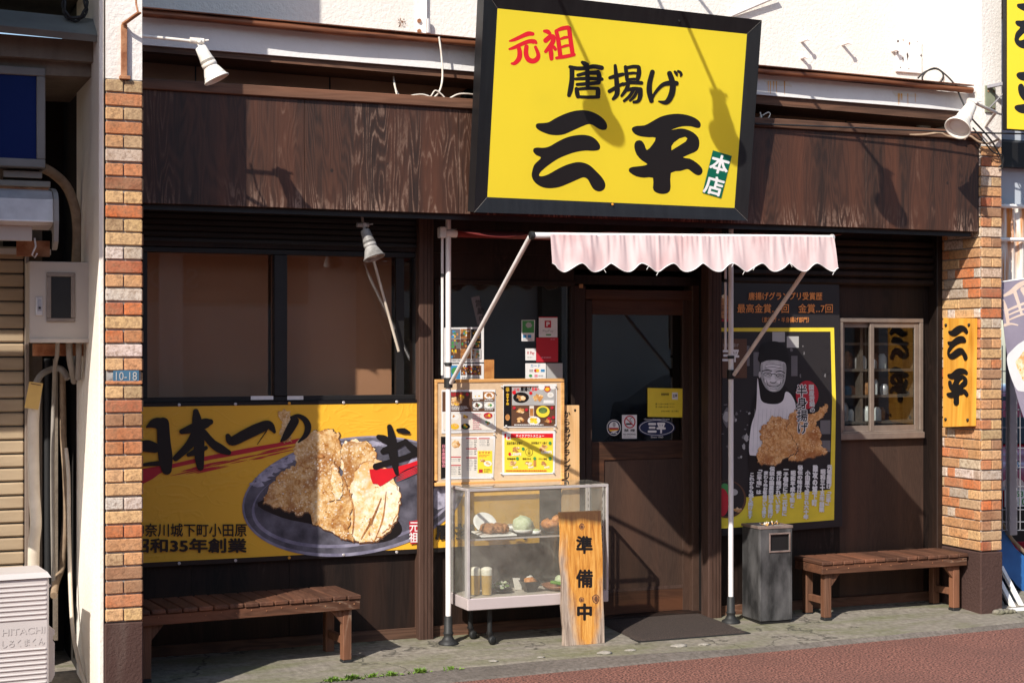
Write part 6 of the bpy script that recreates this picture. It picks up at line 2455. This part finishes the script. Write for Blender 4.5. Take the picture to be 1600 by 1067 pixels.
# ------------------------------------------------------------------ weeds along the pavement edge
for i, (px, py, sc_, lb) in enumerate(((520, 1062, .9, "patch of bright weeds at the leftmost end of the pavement crack"), (548, 1057, 1.2, "tallest weed tuft sprouting from the pavement crack"),
                                      (580, 1055, .7, "low weeds between two taller tufts on the pavement crack"), (612, 1053, .8, "thin weed patch along the pavement crack before the bench leg"),
                                      (655, 1049, 1.0, "weed tuft at the right end of the row by the red asphalt"), (702, 1041, .35, "tiny lone weed in the crack below the white pole"))):
    Yg = eY(X(px, -.4)) + .20
    c = Vector((X(px, Yg), Yg, gz(Yg)))
    q = MB()
    rs = random.Random(i)
    for k in range(int(90 * sc_)):
        a = rs.uniform(0, 6.28)
        r = abs(rs.gauss(0, .5))
        b0 = c + Vector((r * math.cos(a) * .07, r * math.sin(a) * .02, 0))
        h_ = rs.uniform(.008, .032) * (1.0 if r < .6 else .6) * (.7 + sc_ * .4)
        tip = b0 + Vector((rs.uniform(-.03, .03), rs.uniform(-.03, .015), h_))
        w = rs.uniform(.003, .008)
        s_ = Vector((math.cos(a + 1.3), math.sin(a + 1.3), .3)) * w
        m_ = b0.lerp(tip, .55) + Vector((0, 0, .004))
        k_ = rs.uniform(.7, 1.4)
        q.add([b0, m_ - s_, tip, m_ + s_], [(0, 1, 2, 3)], 'leaf')
    q.build("weed", None, lb, "weed", "weeds in the pavement crack")

for i, (px, py, r, lb) in enumerate(((944, 1017, .030, "pale concrete chip on the crack below the doormat's left corner"), (985, 1013, .022, "small pale chip right of a larger one below the doormat"),
                                    (1060, 1006, .034, "flat whitish concrete chip below the doormat's right half"), (1100, 1004, .024, "rounded whitish chip near the doormat's right corner"),
                                    (770, 1030, .02, "small grey chip on the pavement crack below the display case"), (845, 1024, .016, "tiny grey chip between display case and red asphalt"))):
    q = MB()
    Yg = (at(px, py, 0).y)
    k_ = 1.76 / ((py - HZ) / 2500.0)
    g_ = EYE + ray(px, py) * k_
    q.blob((g_.x, g_.y, gz(g_.y) + .002), (r * 1.6, r, r * .35), 'chip', i + 3, .5, 2, 2)
    q.build("concrete_chip", None, lb, "stone", "concrete chips along the pavement edge")

# ------------------------------------------------------------------ building on the left
nb = thing("neighbour_building", "dirty concrete shopfront with a beige shutter at the photo's left edge", "building", (.0, .4, 0))
q = MB()
q.box(-5, 1.149, .80, .95, -.06, 3.4, 'inside')  # near-black colour stands in for the shade at the back of the gap
q.box(-5, .80, .60, .7995, -.06, 3.2, 'dirty_concrete')
q.build("back_wall", nb)
q = MB()
q.box(-5, 1.149, -.30, .9, 3.62, 6.6, 'dirty_concrete')
q.build("upper_wall", nb)
q = MB()
beam(q, -400, 20, 60, 156, 66, 98, -.37, .6, 'dirty_concrete')
q.build("concrete_beam", nb)
q = MB()
a, b_, c, d_ = at(-400, -26, -.36), at(157, 31, -.36), at(157, 56, -.52), at(-400, 0, -.52)
e = Vector((0, .02, -.03))
q.add([a, b_, c, d_, a + e, b_ + e, c + e, d_ + e], [(0, 1, 2, 3), (7, 6, 5, 4), (3, 2, 6, 7), (1, 5, 6, 2)], 'green_metal')
q.build("flashing", nb)
q = MB()
beam(q, -400, 60.3, 98, 152, 98.3, 121, -.30, .6, 'dirty_concrete')
q.build("beam_soffit", nb)
# unseen slab, added and shaped to shade the left pillar's side
q = MB()
q.slab([(.27, -1.30, 3.10), (.27, -.92, 2.45), (.27, -.52, 1.40), (.27, -.42, 1.36), (.27, -.42, 6.4), (.27, -1.30, 6.4)], (.06, 0, 0), 'dirty_concrete')
q.box(-5, .27, -1.28, -.305, 4.4, 4.6, 'dirty_concrete')
q.build("shade_slab", nb)
# roller shutter
q = MB()
Ys = .36
sx1 = X(38, Ys)
zz = Z(868, 20, Ys) - .5
zt2 = Z(398, 20, Ys)
k = 0
while zz < zt2:
    q.box(-2.2, sx1, Ys + .002 * (k % 3 == 1), Ys + .03, zz + .006, zz + .0725, 'shutter', .008)
    zz += .0745
    k += 1
q.box(-2.2, sx1, Ys + .012, Ys + .035, -.05, zt2, 'black')
q.build("roller_shutter", nb)
q = MB()
q.box(sx1 + .001, X(45, Ys), Ys - .03, Ys + .06, -.05, zt2 + .1, 'alu', .003)
q.box(X(45, Ys) + .001, X(66, .40), .40, .44, -.05, zt2 + .2, 'dirty_concrete')
q.box(-2.2, X(78, Ys), Ys - .05, Ys + .06, zt2, zt2 + .03, 'cream')
q.build("shutter_frame", nb)
# awning cassette
t = thing("awning_cassette", "silver retracted awning housing with rounded end, below the blue sign", "awning housing", (.4, -.3, 2.3))
Yc = -.50
xe = X(83, Yc)
zA, zB, zC_ = Z(298, 80, Yc), Z(312, 80, Yc), Z(346, 80, Yc)
prof = [(-.30, zA + .02), (-.44, zA), (-.50, zB), (-.505, zC_), (-.46, zC_ - .02), (-.30, zC_ - .03)]
q = MB()
vs = [(x, y, z) for x in (-2.2, xe) for y, z in prof]
n_ = len(prof)
q.add(vs, [(i, (i + 1) % n_, n_ + (i + 1) % n_, n_ + i) for i in range(n_)] + [list(range(n_)), list(range(n_, 2 * n_))], 'steel')
q.build("housing", t)
q = MB()
arc = [(-.30, zA + .03), (-.42, zA + .015), (-.50, zA - .01), (-.53, zB), (-.54, zC_), (-.52, zC_ - .10), (-.48, Z(388, 86, Yc)), (-.44, Z(390, 86, Yc)), (-.45, zC_ - .06), (-.40, zC_ - .03), (-.30, zC_ - .03)]
q.slab([(xe + .001, y, z) for y, z in arc], (.022, 0, 0), 'sign_grey')
q.build("end_cap", t)
q = MB()
fb(q, -300, 348, 50, 372, -.44, -.40, 'cream')
q.box(-2.2, xe, -.502 - .006, -.5055, zC_ - .004, zC_ + .004, 'white_paint')
q.build("front_profile", t)
q = MB()
fb(q, 26, 376, 78, 401, -.10, -.08, 'rust', .002)
q.build("rusty_plate", t)
q = MB()
q.tube([at(54, 372, -.42), at(56, 385, -.42), at(50, 398, -.42), at(54, 403, -.42), at(58, 396, -.42)], .005, 'steel', 6)
q.build("crank_hook", t)
# blue sign box
t = thing("blue_sign", "blank deep blue sign in a grey metal frame at the upper left edge", "sign", (.4, -.3, 2.75))
Yq = -.32
q = MB()
sx1 = X(71, Yq)
z0, z1 = Z(262, 60, Yq), Z(106, 60, Yq)
f = .042
q.box(-1.0, sx1, Yq, Yq + .14, z0, z0 + f, 'sign_grey', .004)
q.box(-1.0, sx1, Yq, Yq + .14, z1 - f, z1, 'sign_grey', .004)
q.box(sx1 - f, sx1, Yq + .001, Yq + .139, z0 + f + .0005, z1 - f - .0005, 'sign_grey', .004)
q.build("sign_frame", t)
q = MB()
q.box(-1.0, sx1 - f, Yq + .014, Yq + .12, z0 + f, z1 - f, 'blue_face')
q.build("sign_face", t)
q = MB()
fb(q, 5, 267, 66, 278, -.25, -.2, 'alu', .002)
fb(q, -100, 280, 79, 290, -.25, -.1, 'alu', .003)
fb(q, -100, 290.5, 76, 296, -.24, -.12, 'rust')
q.build("sign_bracket", t)
# meter box
t = thing("meter_box", "cream steel meter box with a dark glazed window", "meter box", (.95, -.1, 1.78))
Ym = -.20
q = MB()
fb(q, 46, 409, 142.5, 535, Ym, Ym + .20, 'cream', .004)
q.box(X(46, Ym), X(142.5, Ym), Ym - .012, Ym - .0005, Z(535.5, 94, Ym), Z(529, 94, Ym), 'cream', .002)
q.build("box_body", t)
q = MB()
for (a, b_, c, d_) in ((73, 426, 117.5, 432), (73, 497, 117.5, 503), (73, 432.2, 80, 496.8), (111, 432.2, 117.5, 496.8)):
    fb(q, a, b_, c, d_, Ym - .010, Ym - .0005, 'alu', .002)
WN = q.build("window_frame", t)
q = MB()
fb(q, 80, 432, 111, 497, Ym - .004, Ym - .001, 'black')
q.build("window_glass", WN)
q = MB()
fb(q, 56, 464, 67, 493, Ym - .008, Ym - .0005, 'steel', .003)
fb(q, 59, 468, 65, 486, Ym - .011, Ym - .0082, 'gal', .002)
q.lathe([(.006, 0), (.006, .003)], at(62, 481, Ym - .0112), 'black', 8, Matrix.Rotation(math.pi / 2, 3, 'X'))
q.build("latch", t)
q = MB()
fb(q, 52, 537, 140, 556, -.02, .03, 'rust', .002)
q.build("timber_block", t)
PG = "pipes in the gap beside the left brick pillar"


def pipe(name, label, pts, r, mat, n=12):
    q = MB()
    q.tube(smoothline([tuple(p_) for p_ in pts], 8), r, mat, n)
    return q.build(name, None, label, "pipe", PG)


pipe("duct_pipe", "dirty beige pipe curving down from behind the blue sign", [at(66, 262, -.05), at(84, 272, .0), at(104, 292, .05), at(117, 325, .08), at(121, 365, .1), at(119, 412, .1)], .026, 'pvc_tan')
pipe("drain_pipe", "thick cream pipe running down to the outdoor unit, under the yellow tag", [at(56, 610, .1), at(52, 660, .1), at(53, 760, .1), at(56, 815, .1), at(53, 850, .1), at(52, 900, .12)], .030, 'pvc', 16)
pipe("conduit", "grey hose arching from yellow tag toward the meter box", [at(56, 600, .15), at(64, 586, .16), at(80, 577, .18), at(96, 577, .15), at(106, 592, .12)], .017, 'pvc_grey')
pipe("conduit", "thin grey conduit straight down from meter box, nearest the shutter", [at(90, 534, -.10), at(89, 556, -.06), at(86, 572, .02), at(84, 620, .24), at(82, 700, .24), at(82, 800, .24), at(84, 930, .24)], .011, 'pvc_grey')
pipe("conduit", "short thick grey conduit bending out of the meter box's bottom middle", [at(108, 534, -.10), at(109, 560, -.08), at(113, 580, -.03), at(116, 596, .06)], .017, 'pvc_grey')
pipe("conduit", "short grey conduit at the meter box's bottom right", [at(123, 534, -.12), at(123, 560, -.10), at(122, 592, -.04)], .015, 'pvc_grey')
pipe("taped_pipe", "tan taped pipe winding down behind the outdoor unit", [at(97, 580, .32), at(98, 640, .32), at(99, 690, .32), at(103, 740, .32), at(103, 800, .34), at(98, 865, .34), at(96, 888, .34), at(88, 908, .25), at(84, 930, .1)], .019, 'pvc_tan')
pipe("drain_hose", "thin pale hose swinging down to the ground by the white pillar side", [at(103, 700, .25), at(107, 745, .22), at(108, 830, .2), at(110, 920, .15), at(114, 985, .05), at(122, 1030, -.03), at(132, 1062, -.12), at(140, 1080, -.2)], .0105, 'pvc')
pipe("black_pipe", "straight black pipe between cream pipe and grey conduit", [at(74, 560, .42), at(74, 700, .42), at(75, 930, .42)], .024, 'cord_black')
q = MB()
fb(q, 84.5, 560, 90.5, 1000, .30, .36, 'dirty_concrete')
q.build("timber_batten", None, "rough narrow batten standing behind the thin grey conduit", "batten")
q = MB()
q.slab([at(46, 596, .05), at(67.5, 599, .05), at(60, 640, .05), at(38, 637, .05)], (0, .002, 0), 'tag_yellow')
p = Print(q, wallplane(.05), .0006)
p.line(48, 599, 64, 602, 1.4, 'pbrown')
q.build("yellow_tag", None, "faded yellow plastic tag tied on the cream pipe", "tag")
q = MB()
ring = []
for k in range(60):
    a = k / 60 * 6.28 * 2.5
    r = 21 + 3 * math.sin(k * .9)
    ring.append(at(117 + r * math.cos(a) * .85, 10 + r * math.sin(a), -.42 - .003 * (k % 7)))
q.tube(ring, .007, 'cord_black', 6)
q.build("cable_coil", None, "coil of black cable hanging on dirty concrete in the top left corner", "cable")

# ------------------------------------------------------------------ outdoor unit
Ta = Matrix.Translation((X(77, -.45), -.45, 0)) @ Matrix.Rotation(math.radians(4), 4, 'Z')
t = thing("air_conditioner", "pale grey outdoor unit with embossed writing in front of shutter", "air conditioner", Ta @ Vector((-.4, .14, 0)))
q = MB(Ta)
q.box(-.80, 0, 0, .28, .06, .632, 'ac_grey', .012, seg=2)
q.build("casing", t)
q = MB(Ta)
vs = [(-.81, -.012, .634), (.008, -.012, .634), (.008, .29, .634), (-.81, .29, .634), (-.79, .004, .660), (-.008, .004, .660), (-.008, .276, .660), (-.79, .276, .660)]
q.add(vs, [(3, 2, 1, 0), (4, 5, 6, 7), (0, 1, 5, 4), (1, 2, 6, 5), (2, 3, 7, 6), (3, 0, 4, 7)], 'ac_grey')
q.build("top_cover", t)
q = MB(Ta)
for i in range(8):
    z = .600 - i * .0235
    q.tube([(-.26, -.0005, z), (-.018, -.0005, z)], .0055, 'ac_grey', 8)
q.build("louvre", t)
q = MB(Ta)
for i in range(9):
    z = .285 - i * .0235
    q.tube([(-.26, -.0005, z), (-.018, -.0005, z)], .0055, 'ac_grey', 8)
q.build("louvre", t)
q = MB(Ta)
pa = lambda u, v, o=0: Ta @ Vector((u, -.001 - o, v))


class LocalPM:
    def __call__(s, a, b_, off=0.0):
        return Vector((a, -.0004 - off, b_))


for body, u0, u1, v0, v1 in (("HITACHI", -.225, -.022, .395, .362), ("しろくまくん", -.225, -.022, .340, .303)):
    q = MB(Ta)
    for o_, mt, dx in ((.0004, 'ac_dark', .0016), (.0016, 'ac_grey', 0)):  # dark offset copy paints the shade beside the embossed letters
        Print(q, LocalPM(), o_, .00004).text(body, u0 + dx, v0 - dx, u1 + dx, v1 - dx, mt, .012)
    q.build("lettering", t)
q = MB(Ta)
q.slab([(.001, .05, .60), (.02, .05, .585), (.001, .05, .565)], (0, .02, 0), 'ac_grey')
q.slab([(.0005, .10, .39), (.045, .10, .355), (.045, .10, .335), (.036, .10, .325), (.036, .10, .305), (.045, .10, .29), (.045, .10, .13), (.030, .10, .10), (.0005, .10, .09)], (0, .13, 0), 'ac_grey')
q.build("valve_cover", t)
q = MB(Ta)
q.lathe([(.235, -.004), (.235, .0005)], (-.475, -.001, .345), 'ac_dark', 40, Matrix.Rotation(math.pi / 2, 3, 'X'))
for r in (.05, .09, .13, .17, .21):
    q.tube([(-.475 + r * math.cos(a * .2094), -.008, .345 + r * math.sin(a * .2094)) for a in range(31)], .003, 'ac_grey', 5, False)
q.build("fan_grille", t)
q = MB(Ta)
for x in (-.7, -.12):
    q.box(x, x + .08, -.02, .30, -.02, .0595, 'ac_dark', .004)
q.build("unit_foot", t)

# ------------------------------------------------------------------ right-hand background
hs = thing("neighbour_house", "pale blue clad house wall with dark eave beyond the right pillar", "house", (9, .4, 0))
q = MB()
q.box(7.14, 16, .36, .45, 2.3, 6.5, 'pale_blue_wall')
q.build("clad_wall", hs)
q = MB()
z = Z(262, 1585, .30)
vs = [(7.14, .28, z), (16, .28, z), (16, .359, z), (7.14, .359, z), (7.14, .28, z + .17), (16, .28, z + .17), (16, .359, z + .2), (7.14, .359, z + .2)]
q.add(vs, [(3, 2, 1, 0), (4, 5, 6, 7), (0, 1, 5, 4), (1, 2, 6, 5), (2, 3, 7, 6), (3, 0, 4, 7)], 'black')
q.build("eave", hs)
q = MB()
fb(q, 1562, 0, 1574, 28, .33, .359, 'trim')
q.build("vent_louvre", hs)
cf = thing("corrugated_fence", "rust-streaked white corrugated sheet fence beyond the right pillar", "fence", (9, .28, 0))
q = MB()
xa, xb = 7.14, 12.0
za, zb = Z(500, 1580, .28), Z(319, 1580, .28)
vs = []
n_ = 300
for i in range(n_ + 1):
    x = xa + (xb - xa) * i / n_
    y = .28 + .012 * math.sin(i * 1.25)
    vs += [(x, y, za), (x, y, zb)]
q.add(vs, [(2 * i, 2 * i + 2, 2 * i + 3, 2 * i + 1) for i in range(n_)], 'rusty_sheet', True)
q.build("sheet", cf)
for y0 in (319, 371):
    q = MB()
    zz = Z(y0 + 4, 1580, .24)
    q.tube([(xa, .24, zz), (xb, .24, zz + .05)], .014, 'white_paint', 8)
    q.build("rail", cf)
mf = thing("mesh_fence", "grey wire mesh fence panel with flat posts beside the right brick pillar", "fence", (7.8, .42, 0))
Yf = .42
for px in (1584,):
    q = MB()
    fb(q, px - 6, 470, px + 6, 836, Yf, Yf + .05, 'gal', .004)
    q.build("post", mf)
q = MB()
for px in (1566, 1572, 1594, 1602, 1611):
    q.tube([at(px, 540, Yf + .02), at(px, 828, Yf + .02)], .0035, 'gal', 5, False)
for py in (580, 612, 640, 668, 700, 730, 760, 796, 815, 828):
    q.tube([at(1560, py, Yf + .025), at(1640, py, Yf + .025)], .0035, 'gal', 5, False)
q.build("wire_mesh", mf)
fl = thing("banner_flag", "grey-purple advertising flag with pale print hanging by the right pillar", "flag", (7.5, .06, 1.6))
Yn = .06
q = MB()
pts = [(1566, 442), (1590, 438), (1650, 430), (1650, 760), (1620, 700), (1601, 655), (1584, 600), (1573, 548), (1567, 498)]
L3 = [at(x, y, Yn) for x, y in smoothline([(a, b_, 0) for a, b_ in [pts[i] for i in (8, 7, 6, 5, 4, 3)]], 4) for _ in (0,)] if False else None
outl = [(1566, 442), (1590, 438), (1650, 430), (1650, 760)] + [(a, b_) for a, b_, _ in smoothline([(1632, 722, 0), (1601, 655, 0), (1584, 600, 0), (1573, 548, 0), (1567, 498, 0)], 4)]
q.slab([at(x, y, Yn) for x, y in outl], (0, .003, 0), 'flag')
q.build("flag_cloth", fl)
q = MB()
p = Print(q, wallplane(Yn), .0008, .00005)
for L in ([(1569, 462, 4), (1580, 456, 7), (1592, 446, 8), (1604, 440, 6)], [(1568, 470, 3), (1572, 485, 6), (1575, 505, 5)], [(1570, 508, 5), (1580, 506, 3), (1590, 508, 2)],
          [(1572, 486, 3), (1590, 478, 4), (1606, 472, 4)], [(1574, 493, 2.4), (1590, 486, 3), (1606, 481, 3)], [(1576, 500, 2.4), (1590, 494, 3), (1606, 489, 3)], [(1585, 455, 6), (1590, 470, 5), (1596, 490, 4)],
          [(1598, 452, 8), (1606, 470, 8), (1604, 500, 6)]):
    p.stroke(L, 'flag_print')
p.poly(smoothloop([(1573, 560), (1580, 548), (1600, 532), (1640, 520), (1640, 620), (1600, 612), (1588, 608), (1578, 585)], 3), 'pw')
p.poly(rough([(1586, 560), (1600, 545), (1630, 536), (1640, 590), (1610, 600), (1592, 592)], .8, 3), 'crust_pale')
p.disc(1594, 578, 1.4, 1.6, 'or')
p.disc(1598, 590, 1.2, 1.4, 'or')
q.build("flag_print", fl)
q = MB()
q.tube([at(1642, 425, Yn + .02), at(1642, 905, Yn + .02)], .012, 'white_paint', 8)
q.tube([at(1562, 441, Yn + .01), at(1650, 429, Yn + .01)], .006, 'white_paint', 6)
q.build("flag_pole", fl)
# red car behind the mesh
def make_car(label, Tc, loc, paint):
    cr = thing("parked_car", label, "car", loc, "parked cars")
    W = 1.66
    prof = [(0, .30), (-.02, .55), (.04, .72), (.30, .84), (.95, .95), (1.55, 1.38), (2.3, 1.46), (3.2, 1.36), (3.8, .98), (4.05, .9), (4.1, .4), (4.0, .25), (.1, .22)]
    q = MB(Tc)
    pl3 = smoothloop(prof, 3)
    n_ = len(pl3)
    ring_ = []
    for k, (ins, x) in enumerate(((.06, 0), (.0, .08), (.0, W - .08), (.06, W))):
        for (a, z) in pl3:
            sc2 = .94 if ins else 1.0
            tuck = .16 * max(0, (z - .95) / .5)
            xx = x + (tuck if x < W / 2 else -tuck)
            ring_.append((xx, 2.05 + (a - 2.05) * sc2, .3 + (z - .3) * sc2))
    fs = [(k * n_ + i, k * n_ + (i + 1) % n_, (k + 1) * n_ + (i + 1) % n_, (k + 1) * n_ + i) for k in range(3) for i in range(n_)] + [list(range(n_))[::-1], list(range(3 * n_, 4 * n_))]
    q.add(ring_, fs, paint, True)
    q.build("car_body", cr)
    q = MB(Tc)
    q.box(.10, W - .10, -.035, .03, .26, .56, 'black', .02)
    q.build("bumper_grille", cr)
    q = MB(Tc)
    q.slab([(.22, .98, .98), (W - .22, .98, .98), (W - .32, 1.50, 1.35), (.32, 1.50, 1.35)], (0, .01, .01), 'blackware')
    q.build("windscreen", cr)
    for x in (.10, W - .34):
        q = MB(Tc)
        q.lathe([(.0, -.02), (.11, -.01), (.12, .02)], (x + .12, .03, .66), 'steel', 20, Matrix.Rotation(math.pi / 2, 3, 'X'))
        q.build("headlight", cr)
    for x in (.06, W - .06):
        for y in (.75, 3.3):
            q = MB(Tc)
            q.lathe([(.10, -.09), (.30, -.09), (.31, 0), (.30, .09), (.10, .09)], (x, y, .31), 'rubber', 24, Matrix.Rotation(math.pi / 2, 3, 'Y'))
            q.build("wheel", cr)
    return cr


Tc = Matrix.Translation((8.15, 1.42, -.02)) @ Matrix.Rotation(math.radians(-18), 4, 'Z')
cr = make_car("red car parked nose-out behind the wire mesh fence", Tc, (9.6, 3.4, 0), 'red_car')
M['dark_car'] = plain("dark_blue_car_paint", (.02, .03, .05), (.018, .026, .045), 2, .2, coat=.6, spec=.5)
make_car("dark blue car parked across the street, mirrored in the door glass", Matrix.Translation((15.4, -13.2, -.04)) @ Matrix.Rotation(math.radians(90), 4, 'Z'), (13.4, -12.4, -.04), 'dark_car')
for (dx_, nm) in ((.0, "number_plate"),):
    q = MB()
    pmn = PM(Tc @ Vector((.3, -.045, .4)), Tc.to_3x3() @ Vector((0, -1, 0)))
    q.slab([pmn(1570, 765), pmn(1606, 764), pmn(1606, 791), pmn(1570, 792)], Tc.to_3x3() @ Vector((0, .004, 0)), 'pw')
    p = Print(q, pmn, .0008, .00005)
    p.text("53", 1588, 767, 1599, 776, 'pgreen', .02)
    p.text("01-10", 1573, 778, 1603, 789, 'pgreen', .03)
    q.build(nm, cr)
q = MB()
pmn = PM(Tc @ Vector((.3, -.01, .7)), Tc.to_3x3() @ Vector((0, -1, .25)))
p = Print(q, pmn, .02, .0008)
p.disc(1589, 727, 4.6, 7, 'k', 26)
p.disc(1589, 727, 3.4, 5.2, 'w', 26)
for k in (0, 2):
    p.poly([(1589, 727)] + [(1589 + 3.4 * math.cos(k * math.pi / 2 + j * math.pi / 12), 727 + 5.2 * math.sin(k * math.pi / 2 + j * math.pi / 12)) for j in range(7)], 'pblue')
q.build("bonnet_emblem", cr)
# blue tarpaulin, white stand, cloth, rubble
t = thing("covered_boat", "blue tarpaulin-covered heap with a brown top edge behind the right pillar", "tarpaulin", (8.0, .7, 0))
Yt = .55
q = MB()
f_ = [(1556, 800), (1566, 818), (1580, 846), (1600, 868), (1660, 905), (1660, 960), (1600, 925), (1582, 905), (1566, 895), (1556, 890)]
q.slab([at(x, y, Yt) for x, y in smoothloop(f_, 2)], (.1, .5, 0), 'blue_tarp')
q.build("tarpaulin", t)
q = MB()
q.tube([at(1557, 796, Yt - .01), at(1567, 820, Yt - .01), at(1581, 842, Yt - .01), at(1600, 862, Yt - .01), at(1660, 898, Yt - .01)], .014, 'pvc_tan', 8)
q.build("top_edge", t)
t = thing("fallen_stand", "white metal stand lying tilted on the ground at the right edge", "stand", (7.5, .2, 0))
q = MB()
q.bar(at(1564, 885, .32), at(1601, 955, .12), .03, .02, 'white_paint')
q.bar(at(1562, 908, .26), at(1588, 958, .10), .035, .02, 'white_paint')
q.bar(at(1563, 925, .27), at(1584, 964, .11), .014, .02, 'black')
q.build("stand_leg", t)
q = MB()
c0_ = at(1585, 978, .02)
q.box(c0_.x, c0_.x + .35, .0, .16, -.02, Z(953, 1592, .0), 'white_paint', .008)
q.build("stand_base", t)
q = MB()
q.blob(at(1580, 955, .2), (.06, .07, .03), 'pink_cloth', 3, .5, 2.5, 3)
q.build("pink_cloth", None, "crumpled pink cloth caught under the white stand", "cloth")
for i, (px, py, r) in enumerate(((1560, 963, .035), (1568, 968, .028), (1575, 972, .03), (1582, 970, .022), (1566, 975, .02))):
    q = MB()
    a = at(px, py, -.03)
    a.z = r * .35 + gz(-.03)
    q.blob(a, (r * 1.3, r, r * .6), 'pavement', i, .5, 2, 2)
    q.build("rubble_stone", None, "broken piece of concrete at the foot of the right pillar", "stone", "rubble at the right pillar's foot")

# ------------------------------------------------------------------ across the street (mirrored in the glass)
ob = thing("opposite_building", "pale building across the street mirrored in the shop's dark glass", "building", (6, -15, 0))
q = MB()
q.box(-14, 30, -16, -14.5, -.1, 5.6, 'asphalt_far')
q.build("street_wall", ob)
q = MB()
for x in (-9, -3, 2.2, 20.5, 25):
    q.box(x, x + 1.6, -14.5, -14.44, .1, 2.3, 'blackware')
for k in range(10):
    x = -12 + k * 4.1
    q.box(x + .3, x + 1.6, -14.5, -14.44, 3.7, 4.9, 'blackware')
q.build("shop_opening", ob)
q = MB()
q.box(-14, 30, -14.9, -13.6, 3.25, 3.42, 'white_paint')
q.build("street_awning", ob)
q = MB()
q.box(2.4, 6.6, -14.49, -14.40, 2.45, 3.15, 'soffit')
q.build("street_sign", ob)
q = MB()
vs, fs = glyphs("SLOT", .02)
q.add([(4.9 - a * .42, -14.395, 2.66 + b_ * .42) for a, b_, _ in vs], fs, 'pw')
q.build("lettering", ob)
for k in range(6):
    q = MB()
    x = 1.2 + k * 3.1
    q.box(x, x + .35, -14.49, -14.3, -.1, 3.24, ('dirty_concrete', 'white_paint', 'soffit')[k % 3])
    q.build("pilaster", ob)
for x0_, x1_, m_ in ((7.4, 8.8, 'shutter'), (14.8, 16.6, 'gal')):
    q = MB()
    for k in range(22):
        q.box(x0_, x1_, -14.49, -14.44 + .012 * (k % 2), .05 + k * .1, .145 + k * .1, m_)
    q.build("roller_shutter", ob)
